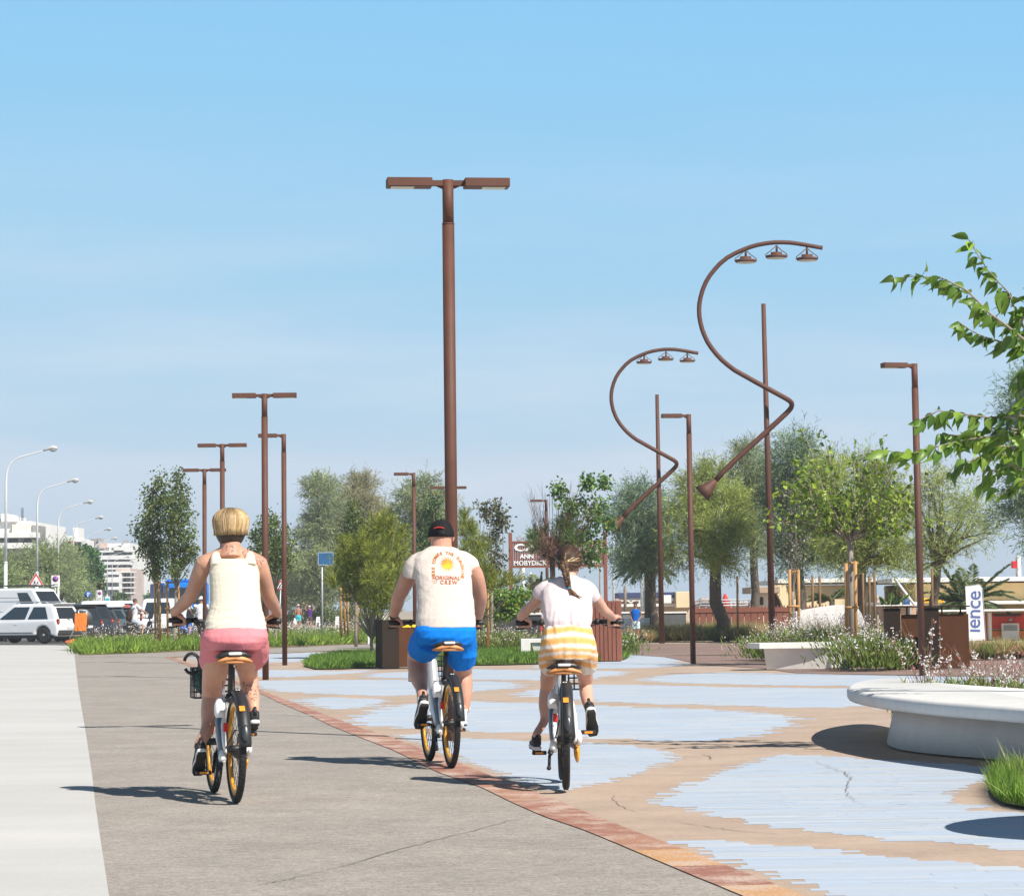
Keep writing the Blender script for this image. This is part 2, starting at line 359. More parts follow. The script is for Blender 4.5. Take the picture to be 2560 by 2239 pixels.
# strip of weathered rust-coloured slabs between the path and the plaza
def band_mat():
    m = bpy.data.materials.new('rust_slabs'); m.use_nodes = True; n = m.node_tree.nodes; l = m.node_tree.links.new
    p = n['Principled BSDF']; p.inputs['Roughness'].default_value = 0.9
    a = n.new('ShaderNodeAttribute'); a.attribute_name = 'Col'; tcn = n.new('ShaderNodeTexCoord')
    q = n.new('ShaderNodeTexNoise'); q.inputs['Scale'].default_value = 2.6; q.inputs['Detail'].default_value = 9; q.inputs['Roughness'].default_value = 0.75; l(tcn.outputs['Object'], q.inputs[0])
    r = n.new('ShaderNodeMapRange'); r.inputs[1].default_value = 0.46; r.inputs[2].default_value = 0.60; r.inputs[3].default_value = 0; r.inputs[4].default_value = 0.8; l(q.outputs[0], r.inputs[0])
    mx = n.new('ShaderNodeMix'); mx.data_type = 'RGBA'; mx.inputs[7].default_value = (0.52, 0.40, 0.33, 1); l(a.outputs[0], mx.inputs[6]); l(r.outputs[0], mx.inputs[0])
    q2 = n.new('ShaderNodeTexNoise'); q2.inputs['Scale'].default_value = 60; q2.inputs['Detail'].default_value = 4; l(tcn.outputs['Object'], q2.inputs[0])
    r2 = n.new('ShaderNodeMapRange'); r2.inputs[1].default_value = 0.3; r2.inputs[2].default_value = 0.7; r2.inputs[3].default_value = 0.7; r2.inputs[4].default_value = 1.3; l(q2.outputs[0], r2.inputs[0])
    m2 = n.new('ShaderNodeMix'); m2.data_type = 'RGBA'; m2.blend_type = 'MULTIPLY'; m2.inputs[0].default_value = 1; l(mx.outputs[2], m2.inputs[6]); l(r2.outputs[0], m2.inputs[7])
    l(m2.outputs[2], p.inputs['Base Color']); return m
def resample(P, n):
    P = np.array(P, float); d = np.r_[0, np.cumsum(np.linalg.norm(np.diff(P, axis=0), axis=1))]
    t = np.linspace(0, d[-1], n); return np.c_[np.interp(t, d, P[:, 0]), np.interp(t, d, P[:, 1])]
up = resample([gp(u, v)[:2] for u, v in BAND_UP], 151); lo = resample([gp(u, v)[:2] for u, v in BAND_LO], 151)
bm_ = MB(); r_ = random.Random(3)
for i in range(0, 150, 2):
    g = 0.004; c = r_.choice([(0.31, 0.135, 0.09), (0.34, 0.15, 0.10), (0.30, 0.13, 0.092), (0.36, 0.18, 0.115)] + ([(0.50, 0.28, 0.13)] if i > 138 else []))
    j = i + 2
    a0, a1, a2 = up[i], up[i + 1], up[j]; b0, b1, b2 = lo[i], lo[i + 1], lo[j]
    sh = (a2 - a0) / np.linalg.norm(a2 - a0) * g
    P = [b0 + sh, b1, b2 - sh, a2 - sh, a1, a0 + sh]
    bm_.add(np.c_[np.array(P), np.full(6, 0.001)], [[0, 1, 2, 3, 4, 5]], 0, False, c)
struct('slab_border', bm_, band_mat())
struct('border_joint', MB().add(np.c_[np.concatenate([lo, up[::-1]]), np.full(302, -0.003)], [list(range(302))], 0, False), mat('joint_dark', (0.22, 0.16, 0.13), 0.9))
# blue painted planks laid in rows
PATCH = [
 [(1670, 2092), (1780, 2090), (1893, 2100), (2058, 2113), (2203, 2131), (2400, 2147), (2472, 2154), (2560, 2162), (2800, 2185), (2800, 2500), (2500, 2400), (2280, 2300), (2147, 2239), (2100, 2227), (2038, 2211), (1976, 2190), (1914, 2172), (1862, 2154), (1810, 2141), (1759, 2128), (1717, 2110)],
 [(1647, 1990), (1681, 1969), (1738, 1945), (1790, 1926), (1857, 1905), (1914, 1888), (1966, 1880), (2064, 1884), (2224, 1894), (2379, 1904), (2520, 1912), (2700, 1925), (2700, 1935), (2483, 1924), (2473, 1945), (2410, 1960), (2369, 1978), (2405, 2002), (2467, 2007), (2431, 2020), (2498, 2022), (2560, 2022), (2850, 2030), (2850, 2150), (2560, 2118), (2473, 2108), (2379, 2100), (2235, 2092), (2136, 2077), (2058, 2069), (1976, 2064), (1934, 2056), (1852, 2048), (1810, 2033), (1759, 2025), (1722, 2012), (1650, 2000)],
 [(985, 1833), (1050, 1828), (1139, 1840), (1300, 1846), (1450, 1850), (1570, 1857), (1655, 1872), (1686, 1890), (1660, 1903), (1603, 1922), (1541, 1940), (1499, 1953), (1450, 1963), (1425, 1969), (1360, 1965), (1300, 1948), (1250, 1925), (1190, 1905), (1150, 1890), (1100, 1868)],
 [(1500, 1759), (1603, 1764), (1733, 1768), (1862, 1774), (1945, 1782), (2022, 1792), (1976, 1805), (1955, 1818), (1929, 1828), (1862, 1839), (1759, 1847), (1655, 1849), (1500, 1841), (1271, 1826), (1161, 1820), (1073, 1817), (1007, 1815), (898, 1806), (871, 1793), (920, 1776), (981, 1762), (1051, 1754), (1183, 1749), (1337, 1754)],
 [(740, 1749), (766, 1740), (876, 1740), (946, 1747), (959, 1754), (937, 1760), (876, 1769), (832, 1770), (788, 1762)],
 [(610, 1700), (700, 1697), (1007, 1696), (1139, 1699), (1271, 1701), (1315, 1708), (1284, 1716), (1183, 1727), (1073, 1732), (963, 1736), (832, 1732), (700, 1727), (640, 1717)],
 [(1288, 1732), (1359, 1719), (1468, 1707), (1500, 1707), (1707, 1712), (1914, 1715), (2110, 1717), (2700, 1722), (2700, 1778), (2300, 1772), (2141, 1762), (2059, 1766), (1862, 1761), (1655, 1756), (1500, 1751), (1447, 1745), (1315, 1738)],
 [(1598, 1694), (1655, 1684), (1810, 1678), (2017, 1681), (2193, 1685), (2700, 1692), (2700, 1712), (2300, 1715), (2110, 1711), (1914, 1709), (1707, 1704), (1603, 1699)],
 [(911, 1686), (946, 1679), (1095, 1674), (1183, 1670), (1570, 1675), (1574, 1681), (1490, 1694), (1359, 1697), (1179, 1696), (1007, 1693), (920, 1690)],
 [(600, 1672), (757, 1672), (832, 1675), (937, 1671), (911, 1679), (832, 1683), (744, 1690), (620, 1690), (570, 1680)],
 [(470, 1642), (640, 1634), (780, 1629), (854, 1628), (854, 1632), (788, 1644), (761, 1652), (640, 1654), (520, 1656)],
 [(1330, 1661), (1484, 1655), (1560, 1636), (1634, 1632), (1835, 1639), (1855, 1644), (1801, 1649), (1667, 1651), (1734, 1657), (1650, 1666), (1500, 1669), (1330, 1668)],
]
tiles = MB(); rt = random.Random(11)
TV, TF, TC = [], [], []
def quad(x0, x1, y0, y1, z, c):
    k = len(TV); TV.extend([(x0, y0, z), (x1, y0, z), (x1, y1, z), (x0, y1, z)]); TF.append((k, k + 1, k + 2, k + 3)); TC.extend([c] * 4)
for pi, pp in enumerate(PATCH):
    P = np.array([gp(u, v)[:2] for u, v in pp]); ym, yM = P[:, 1].min(), P[:, 1].max()
    row = 0.10 if ym < 22 else 0.2
    y = math.floor(ym / row) * row
    while y < yM:
        yc = y + row / 2; xs = []
        for i in range(len(P)):
            a, b = P[i], P[(i + 1) % len(P)]
            if (a[1] <= yc) != (b[1] <= yc): xs.append(a[0] + (yc - a[1]) / (b[1] - a[1]) * (b[0] - a[0]))
        xs.sort(); jit = 0.085 if ym < 22 else 0.2
        for i in range(0, len(xs) - 1, 2):
            x0 = xs[i] + rt.uniform(-jit, jit); x1 = xs[i + 1] + rt.uniform(-jit, jit)
            x = x0
            while x < x1 - 0.02:
                ln = rt.uniform(0.5, 1.5); e = min(x + ln, x1)
                if x1 - e < 0.25: e = x1
                t = rt.random() ** 1.6; k = rt.uniform(0.95, 1.04)
                c = np.array([0.42, 0.495, 0.60]) * (1 - t) + np.array([0.50, 0.53, 0.565]) * t
                quad(x, e - 0.002, y, y + row - 0.001, -0.0150, tuple(c * k))
                for _q in range(2):
                    if rt.random() < 0.42:
                        sx = rt.uniform(x, e); sw = rt.uniform(0.08, 0.38); sy = y + rt.uniform(0.01, row - 0.03)
                        if sx + sw < e: quad(sx, sx + sw, sy, sy + rt.uniform(0.007, 0.017), -0.0142, (0.70, 0.72, 0.74))
                x = e
        y += row
tiles.add(np.array(TV), np.array(TF), 0, False, np.array(TC))
struct('painted_planks', tiles, mat('blue_plank_paint', (0.95, 0.95, 0.95), 0.75, 0.07, 3.0, 0.25, 70, vcol=True, stretch=(0.25, 2.5, 1), fine=0.05))
# hairline cracks and scuffs
def ribbon(mb, pts, w0, z):
    P = np.array([gp(u, v)[:2] for u, v in pts]); q = resample(P, max(8, len(pts) * 5)); q += rng.normal(0, 0.008, q.shape)
    d = np.gradient(q, axis=0); d /= np.linalg.norm(d, axis=1)[:, None]; nrm = np.c_[-d[:, 1], d[:, 0]]
    wv = w0 * (0.5 + rng.random(len(q)))[:, None] * np.sin(np.linspace(0.15, math.pi - 0.15, len(q)))[:, None]
    V = np.concatenate([q - nrm * wv, q + nrm * wv]); k = len(q)
    F = [[i, i + 1, k + i + 1, k + i] for i in range(k - 1)]
    mb.add(np.c_[V, np.full(2 * k, z)], F, 0, False)
cr = MB()
ribbon(cr, [(700, 2200), (850, 2165), (1000, 2122), (1180, 2075), (1330, 2035)], 0.004, 0.0005)
ribbon(cr, [(640, 2210), (700, 2200), (760, 2186)], 0.004, 0.0005)
ribbon(cr, [(2038, 1896), (2070, 1912), (2110, 1925), (2128, 1940), (2122, 1955), (2114, 1972), (2125, 1988), (2150, 2003), (2172, 2012)], 0.0035, -0.006)
ribbon(cr, [(1535, 1978), (1533, 1990), (1545, 2005), (1580, 2020), (1620, 2030)], 0.0025, -0.0135)
ribbon(cr, [(1680, 2045), (1760, 2058), (1850, 2070), (1960, 2078)], 0.004, -0.011)
ribbon(cr, [(1755, 1880), (1775, 1886), (1778, 1895)], 0.005, -0.011)
struct('pavement_crack', cr, mat('crack_dark', (0.185, 0.165, 0.15), 0.95))
# short worn white paint mark on the path
pm = MB()
for u0, u1, v in ((718, 745, 1786), (748, 780, 1787), (783, 812, 1788)):
    a, b = gp(u0, v)[:2], gp(u1, v + 0.6)[:2]
    pm.add([[a[0], a[1] - 0.03, 0.003], [b[0], b[1] - 0.03, 0.003], [b[0], b[1] + 0.03, 0.003], [a[0], a[1] + 0.03, 0.003]], [[0, 1, 2, 3]], 0, False)
struct('painted_mark', pm, mat('worn_white_paint', (0.7, 0.68, 0.66), 0.8, 0.2, 20))
# ================================================================== lamps and street furniture
M_rust = mat('corten_brown', (0.100, 0.041, 0.027), 0.62, 0.16, 3.0, 0.12, 120, spec=0.35, fine=0.10)
M_lens = mat('lamp_glass', (0.55, 0.58, 0.45), 0.2, 0.1, 10)
M_grey = mat('galvanised_steel', (0.42, 0.44, 0.46), 0.45, 0.1, 8, metal=0.35)
M_white_metal = mat('white_steel', (0.62, 0.64, 0.66), 0.45, 0.08, 8)
M_concrete = mat('white_concrete', (0.70, 0.685, 0.66), 0.8, 0.06, 4, 0.25, 60, fine=0.04)
M_wood = mat('brown_stained_wood', (0.215, 0.072, 0.045), 0.65, 0.2, 5, 0.15, 60, stretch=(6, 6, 0.5))
M_stake = mat('larch_stake', (0.46, 0.25, 0.095), 0.75, 0.2, 6, 0.2, 60, stretch=(3, 3, 0.6))
M_black = mat('black_plastic', (0.018, 0.018, 0.02), 0.5, 0.2, 10)
M_dark_steel = mat('dark_brown_steel', (0.030, 0.021, 0.016), 0.8, 0.15, 4, 0.1, 120, spec=0.12, fine=0.12)
M_brown_panel = mat('brown_panel', (0.088, 0.037, 0.018), 0.8, 0.12, 3, 0.1, 120, spec=0.12, fine=0.12)
M_void = mat('bin_opening', (0.004, 0.003, 0.003), 0.9, 0.1)
def lamp_head(t, x0, x1, z, turn=0.0):
    hd = MB().box(((x0 + x1) / 2, 0, z - 0.045), (abs(x1 - x0), 0.2, 0.085), None, 0.006)
    h = part('lamp_head', hd, M_rust, t)
    s = 1 if x1 > x0 else -1
    part('lens', MB().box((x0 + s * 0.28, 0, z - 0.0885), (0.22, 0.14, 0.008)), M_lens, h)
def street_lamp(loc, H, double, rz, label, group, rad=0.058, lean=0.0):
    t = thing('street_lamp', label, 'street lamp', loc, rz, group)
    p = MB().tube([(0, 0, -0.02), (0, 0, H - 0.42)], rad, 20, True).tube([(0, 0, H - 0.42), (0, 0, H)], rad * 0.92, 20, True)
    p.tube([(0, 0, H - 0.43), (0, 0, H - 0.415)], rad * 1.03, 20)
    p.ell((rad * 0.3, -rad * 0.92, H - 0.36), 0.009, 8, 6)
    part('pole', p, M_rust, t)
    a = MB()
    for s in ((-1, 1) if double else (-1,)):
        a.box((s * 0.10, 0, H - 0.033), (0.17, 0.045, 0.055), None, 0.003)
        a.add([[s * 0.05, -0.004, H - 0.06], [s * 0.12, -0.004, H - 0.06], [s * 0.05, -0.004, H - 0.09], [s * 0.05, 0.004, H - 0.06], [s * 0.12, 0.004, H - 0.06], [s * 0.05, 0.004, H - 0.09]], [[0, 1, 2], [3, 5, 4], [0, 3, 4, 1], [1, 4, 5, 2]], 0, False)
    part('arm', a, M_rust, t)
    for s in ((-1, 1) if double else (-1,)): lamp_head(t, s * 0.155, s * 0.585, H + 0.012)
    return t
G2 = 'brown double headed street lamps'; G1 = 'brown single headed street lamps'
def lamp(u, vtop, D, double, rz, label, sc=1.0):
    b = base(u, D); H = zof(u, vtop, D)
    return street_lamp(b, H, double, rz, label, G2 if double else G1)
lamp(1134, 436, 25.3, True, R(7), 'tallest looking brown double headed lamp rising directly behind the man in the black cap')
lamp(664, 978, 48.9, True, R(3), 'brown double headed lamp standing behind the right arm of the woman in pink')
lamp(557, 1105, 64.5, True, R(2), 'brown double headed lamp whose pole ends behind the blonde head of the woman')
lamp(512, 1168, 73.5, True, R(2), 'smallest brown double headed lamp beside the twin pear trees, behind the woman\'s left shoulder')
lamp(1125, 1213, 87.0, True, R(2), 'far brown double headed lamp half hidden behind the tall lamp pole and the man')
lamp(1733, 1030, 57.6, False, R(6), 'brown single headed lamp standing on the blue planks between the two curled lamps')
lamp(2306, 902, 46.0, False, R(14), 'brown single headed lamp in front of the brown recycling bins')
lamp(712, 1080, 62.0, False, R(2), 'brown single headed lamp beside the triangular sign, behind the woman\'s right arm')
lamp(1038, 1178, 80.0, False, R(5), 'brown single headed lamp standing between the grey green trees and the man')
lamp(1370, 1246, 100.0, False, R(2), 'smallest brown single headed lamp sticking out of the withered tree behind the girl')
# ---- curled S-shaped lamps
CURL = [(912, 102), (860, 93), (800, 82), (750, 74), (700, 68), (650, 66), (600, 67), (550, 73), (500, 82), (450, 96), (400, 115), (350, 138), (300, 166), (255, 203), (220, 242), (190, 280), (165, 322), (145, 370), (131, 420), (124, 460), (122, 500), (124, 540), (131, 580), (141, 620), (156, 660), (176, 702), (202, 742), (234, 782), (270, 820), (310, 854), (352, 885), (400, 912), (450, 940), (500, 968), (550, 995), (600, 1022), (650, 1049), (685, 1069), (703, 1081), (714, 1093), (716, 1106), (712, 1122), (700, 1139), (680, 1160), (640, 1197), (600, 1234), (540, 1289), (450, 1371), (350, 1461), (280, 1530), (225, 1592)]
def curled_lamp(D, map_uv, pole_u, pole_vtop, label):
    b = base(pole_u[1], D); t = thing('curled_lamp', label, 'sculptural lamp', b, 0, 'curled brown lamps with three hanging shades')
    top = at(pole_u[0], pole_vtop, D); k = FPX / D
    part('pole', MB().tube([b - [0, 0, 0.02], top], [0.098, 0.062], 18), M_rust, t, True)
    P = []
    for i, (x, y) in enumerate(CURL):
        u, v = map_uv(x, y); f = i / (len(CURL) - 1)
        off = -0.17 if f < 0.72 else (-0.17 + 0.34 * min(1, (f - 0.72) / 0.12))
        P.append(at(u, v, D + off))
    s = np.linalg.norm(P[10] - P[0]) / np.hypot(512, 13) # metres per sketch pixel
    part('curl', MB().tube(P, np.linspace(0.058, 0.075, len(P)), 14), M_rust, t, True)
    d = P[-1] - P[-4]; d /= np.linalg.norm(d); ln = np.linalg.norm(P[20] - P[0]) / np.hypot(790, 398) * 118
    e = P[-1] + d * ln
    part('cone_end', MB().tube([P[-1] - d * 0.02, P[-1] + d * 0.25 * ln, P[-1] + d * 0.6 * ln, e], [0.074, 0.115, 0.185, 0.27], 20), M_rust, t, True)
    mpx = np.linalg.norm(P[20] - P[0]) / np.hypot(790, 398)
    for (x, y, cx, cy) in ((420, 112, 420, 178), (618, 84, 617, 150), (812, 98, 813, 165)):
        q = at(*map_uv(cx, cy), D - 0.17); h = at(*map_uv(x, y), D - 0.17); r = 66 * mpx
        sh = MB().lathe([(r * 0.55, 0.30 * r), (r * 0.55, 0.02 * r), (r * 0.98, 0.0), (r, -0.05 * r), (r, -0.22 * r), (r * 0.94, -0.26 * r)], q, 24)
        o = part('lamp_shade', sh, M_rust, t, True)
        part('lens', MB().lathe([(r * 0.92, -0.262 * r), (r * 0.92, -0.285 * r)], q, 24), mat('shade_glass', (0.75, 0.72, 0.65), 0.3, 0.05), o, True)
        yk = MB().tube([h, [h[0], h[1], q[2] + 0.32 * r]], 0.05 * r * 2.2, 8)
        for sx in (-1, 1):
            yk.tube([[q[0] + sx * 0.12 * r, q[1], q[2] + 0.85 * r], [q[0] + sx * 0.5 * r, q[1], q[2] + 0.5 * r], [q[0] + sx * 1.02 * r, q[1], q[2] + 0.12 * r], [q[0] + sx * 1.04 * r, q[1], q[2] - 0.15 * r]], 0.045 * r, 6)
        part('yoke', yk, M_rust, o, True)
    return t
curled_lamp(75.0, lambda x, y: (1700 + x / 2.56, 580 + y / 2.56), (1908.5, 1932), 759, 'larger curled brown lamp with three hanging round shades standing behind the concrete bench')
curled_lamp(92.5, lambda x, y: (1528 + (x - 122) * 0.2755 , 873 + (y - 66) * 0.2755), (1642.5, 1655), 986, 'smaller curled brown lamp with three round shades among the tamarisk trees')
# ---- white street lights along the road
def white_light():
    t = thing('street_light', '', 'street light', (0, 0, 0), 0, 'white street lights along the road')
    H = 8.6
    part('pole', MB().tube([(0, 0, 0), (0, 0, 3.6)], [0.09, 0.085], 12).tube([(0, 0, 3.6), (0, 0, 3.68)], 0.095, 12).tube([(0, 0, 3.68), (0, 0, 7.4), (0.02, 0, 7.75), (0.1, 0, 8.08), (0.3, 0, 8.36), (0.62, 0, 8.55), (1.6, 0, 8.80), (2.0, 0, 8.9)], [0.07, 0.055, 0.05, 0.045, 0.04, 0.036, 0.03, 0.03], 10), M_white_metal, t)
    hd = MB().tube([(1.72, 0, 8.84), (1.9, 0, 8.90), (2.05, 0, 8.96), (2.2, 0, 8.98), (2.32, 0, 8.96), (2.40, 0, 8.93)], [0.035, 0.075, 0.12, 0.14, 0.125, 0.05], 14, flat=(1.1, 0.75))
    h = part('luminaire', hd, mat('luminaire_grey', (0.5, 0.5, 0.49), 0.5, 0.1), t)
    part('lens', MB().ell((2.2, 0, 8.89), (0.17, 0.12, 0.11), 12, 8), mat('bowl_glass', (0.36, 0.37, 0.37), 0.2, 0.1), h)
    return t
wl = white_light()
WL_LABEL = ['white street light at the picture\'s left edge above the van, nearest of its row', 'white street light rising behind the triangular warning sign on the left', 'white street light directly behind the tall no parking sign', 'white street light in front of the grey tamarisk hedge, fourth of the row', 'white street light beside the round blue arrow sign, fifth of the row', 'white street light in front of the dark green tree, sixth of the row',
            'seventh white street light of the row along the road', 'eighth white street light of the row, before the terraced apartment block', 'ninth white street light of the receding row', 'tenth white street light of the receding row', 'eleventh white street light of the receding row', 'twelfth white street light of the receding row', 'thirteenth white street light of the receding row', 'farthest white street light at the end of the receding row']
for i in range(14):
    D = 127 + 30.6 * i; X = -23.7 - 0.1273 * (D - 127)
    if i == 0: wl.location = (X, D, 0); wl['label'] = WL_LABEL[0]
    else: dup(wl, (X, D, 0), 0, WL_LABEL[i])
# ---- bins
t = thing('litter_bin', 'dark brown steel litter bin with a yellow sticker beside the man\'s left hand', 'litter bin', base(1010, 57.0), R(14))
wbin = (1052 - 957) / (FPX / 57.0)
k57 = 57.0 / FPX
part('side_panel', MB().box((-0.36, -0.02, 0.50), (0.36, 0.72, 0.98), None, 0.004), M_dark_steel, t)
part('front_panel', MB().box((0.07, -0.30, 0.50), (0.50, 0.10, 0.96), None, 0.004), M_brown_panel, t)
part('back_panel', MB().box((0.12, 0.20, 0.48), (0.58, 0.2, 0.94), None, 0.004), M_dark_steel, t)
part('lid', MB().box((0.0, 0.0, 1.0), (1.1, 0.74, 0.02), None, 0.003), M_dark_steel, t)
part('sticker', MB().box((0.10, -0.353, 0.90), (0.40, 0.006, 0.10)), mat('yellow_sticker', (0.80, 0.55, 0.01), 0.5, 0.05), t)
t = thing('recycling_bin', 'large brown steel recycling station with open top slots behind the single lamp', 'recycling bin', base(2320, 50.2), R(-8))
k = FPX / 50.2
def bx(u0, u1, v0, v1): return ((u0 + u1) / 2 - 2320) / k, (u1 - u0) / k
for (u0, u1) in ((2213, 2255), (2313, 2350)):
    x, wd = bx(u0, u1, 0, 0); part('side_panel', MB().box((x, 0, 0.565), (wd, 0.55, 1.13), None, 0.004), M_dark_steel, t)
x, wd = bx(2256, 2312, 0, 0)
part('front_panel', MB().box((x, -0.16, 0.80), (wd, 0.05, 0.42), None, 0.004), M_brown_panel, t)
part('opening', MB().box((x, -0.10, 0.30), (wd, 0.05, 0.58)), M_void, t)
x, wd = bx(2351, 2423, 0, 0)
part('front_panel', MB().box((x, -0.18, 0.51), (wd, 0.06, 1.0), None, 0.004), M_brown_panel, t)
part('top_frame', MB().box((0, -0.02, 1.15), (1.58, 0.6, 0.025), None, 0.004).box((0.62, -0.1, 1.06), (0.03, 0.03, 0.18)).box((0.28, -0.1, 1.06), (0.03, 0.03, 0.18)).box((-0.36, -0.1, 1.06), (0.03, 0.03, 0.18)), M_dark_steel, t)
# ---- wooden planter behind the girl
t = thing('wooden_planter', 'tall box planter of reddish brown boards right of the girl', 'planter', base(1512, 62.0), R(-4))
pw, ph = (1556 - 1474) / (FPX / 62), 1.36
rp_ = random.Random(5); bd = MB(); n = 8
for i in range(n):
    wv = pw / n; bd.box((-pw / 2 + wv * (i + 0.5), -0.4, ph / 2), (wv - 0.012, 0.03, ph), None, 0.003)
    bd.box((-pw / 2 + wv * (i + 0.5), 0.4, ph / 2), (wv - 0.012, 0.03, ph), None, 0.003)
for i in range(8):
    for sx in (-1, 1): bd.box((sx * pw / 2, -0.35 + 0.1 * i, ph / 2), (0.03, 0.09, ph), None, 0.003)
part('boards', bd, M_wood, t)
part('soil', MB().box((0, 0, ph - 0.08), (pw - 0.05, 0.74, 0.06)), mat('soil', (0.06, 0.045, 0.03), 0.9, 0.3, 20, 0.5), t)
# ---- white concrete benches
def bench_ring(P, z): return [np.array([p[0], p[1], z]) for p in P]
def smooth_poly(P, it=3):
    P = np.array(P, float)
    for _ in range(it):
        Q = np.roll(P, -1, 0); P = np.stack([0.75 * P + 0.25 * Q, 0.25 * P + 0.75 * Q], 1).reshape(-1, 2)
    return P
def inset(P, d):
    P = np.array(P); a = np.roll(P, 1, 0); b = np.roll(P, -1, 0); t = b - a; t /= np.linalg.norm(t, axis=1)[:, None] + 1e-9
    return P - d * np.c_[t[:, 1], -t[:, 0]]
def slab_bench(outline, foot, z0, z1, zt, t):
    """overhanging seat slab on a tapering foot; outlines counter-clockwise, metres"""
    O = smooth_poly(outline); f0 = smooth_poly(foot)
    mb = MB(); e = 0.035
    ring = [np.c_[inset(O, 0.05), np.full(len(O), z1)], np.c_[inset(O, 0.012), np.full(len(O), z1 + 0.008)], np.c_[O, np.full(len(O), z1 + 0.03)], np.c_[O, np.full(len(O), zt - e)], np.c_[inset(O, e * 0.4), np.full(len(O), zt - e * 0.35)], np.c_[inset(O, e * 1.3), np.full(len(O), zt)]]
    mb.loft(ring); part('seat_slab', mb, M_concrete, t, True)
    ft = MB().loft([np.c_[f0, np.full(len(f0), z0)], np.c_[inset(f0, 0.09), np.full(len(f0), z1 + 0.03)]])
    part('foot', ft, M_concrete, t, True)
# big bench on the right: front edge runs out of the frame
def gx(u, v, z=0): return gp(u, v, z)[:2]
zt = 0.46
Bc = gp(2400, 1840)
t = thing('concrete_bench', 'large white concrete bench with a rounded end curving out of the frame, flowers behind it', 'bench', (Bc[0], Bc[1], 0), 0, 'white concrete benches')
front = [(2112, 1724), (2150, 1735), (2230, 1748), (2330, 1757), (2560, 1776), (2900, 1812), (3300, 1880)]
top_out = [gx(2112, 1718, zt), gx(2150, 1731, zt), gx(2230, 1742, zt), gx(2330, 1752, zt), gx(2560, 1768, zt), gx(2850, 1797, zt), gx(3200, 1850, zt), gx(3300, 1800, zt), gx(3000, 1752, zt), gx(2700, 1728, zt), gx(2480, 1715, zt), gx(2380, 1708, zt), gx(2330, 1703, zt), gx(2290, 1697, zt), gx(2235, 1692, zt), gx(2165, 1698, zt), gx(2125, 1706, zt)]
foot = [gx(2212, 1857), gx(2240, 1872), gx(2330, 1884), gx(2450, 1894), gx(2560, 1903), (gx(2900, 1935)), gx(3250, 1990), gx(3300, 1930), gx(3000, 1880), gx(2700, 1855), gx(2450, 1842), gx(2300, 1835), gx(2225, 1840)]
slab_bench(top_out, foot, 0.0, 0.345, zt, t)
# middle bench
t2b = base(2000, 51.8)
t = thing('concrete_bench', 'white concrete bench with a square right end beside the flowering bushes', 'bench', t2b, 0, 'white concrete benches')
k = FPX / 51.8
def bxz(u, v): p = at(u, v, 51.8); return p[0], p[2]
X = lambda u: (u - 1280) / k
zt2 = zof(2000, 1606, 51.8)
yb = 51.8
prof_top = [(X(1862), yb + 0.55), (X(1868), yb + 0.05), (X(1885), yb - 0.12), (X(2034), yb - 0.14), (X(2060), yb - 0.10), (X(2108), yb + 0.0), (X(2111), yb + 0.6), (X(2050), yb + 0.8), (X(1900), yb + 0.85)]
foot2 = [(X(1905), yb + 0.18), (X(2075), yb + 0.04), (X(2110), yb + 0.05), (X(2110), yb + 0.6), (X(2040), yb + 0.7), (X(1912), yb + 0.6)]
mb = MB(); O = np.array(prof_top)
mb.prism(prof_top, zt2 - 0.10, zt2, None); part('seat_slab', mb, M_concrete, t, True)
ft = MB(); z1 = zt2 - 0.098
f0 = np.array(foot2); f1 = f0 + np.array([[-0.06, -0.12], [0.02, -0.12], [0.0, -0.04], [0, 0], [0, 0], [-0.03, 0]])
ft.loft([np.c_[f0, np.zeros(6)], np.c_[f1, np.full(6, z1)]], smooth=False); part('foot', ft, M_concrete, t, True)
part('end_block', MB().box((X(2086), yb + 0.26, (zt2 + 0.006) / 2), (0.40, 0.64, zt2 + 0.006), None, 0.03), M_concrete, t, True)
# round planter outside the frame on the right; it throws the shadow at the picture's edge
c = gp(2362, 2066) + np.array([1.02 + 0.95 * 0.67, -0.95 * 0.742, 0]); 
t = thing('round_planter', 'round white concrete planter just outside the right edge, throwing its shadow on the blue planks', 'planter', (c[0], c[1], 0), 0)
part('bowl', MB().lathe([(0.55, 0.0), (0.62, 0.1), (0.95, 0.82), (1.0, 0.95), (0.93, 0.96), (0.9, 0.86)], (0, 0, 0), 40), M_concrete, t)
part('soil', MB().lathe([(0.91, 0.84), (0.91, 0.87)], (0, 0, 0), 40), MATS['soil'], t)
# pale block behind the girl
t = thing('concrete_bench', 'low pale concrete block behind the girl\'s left hip', 'bench', base(1350, 68.0), 0, 'white concrete benches')
part('seat_slab', MB().box((0.05, 0.3, 0.40), (1.05, 0.9, 0.10), None, 0.01), M_concrete, t)
part('foot', MB().loft([np.array([[-0.1, -0.02, 0.005], [0.55, -0.02, 0.005], [0.55, 0.7, 0.005], [-0.1, 0.7, 0.005]]), np.array([[-0.22, -0.1, 0.352], [0.55, -0.1, 0.352], [0.55, 0.7, 0.352], [-0.22, 0.7, 0.352]])], smooth=False), M_concrete, t)
part('end_block', MB().box((-0.36, 0.3, 0.226), (0.24, 0.92, 0.452), None, 0.01), M_concrete, t)
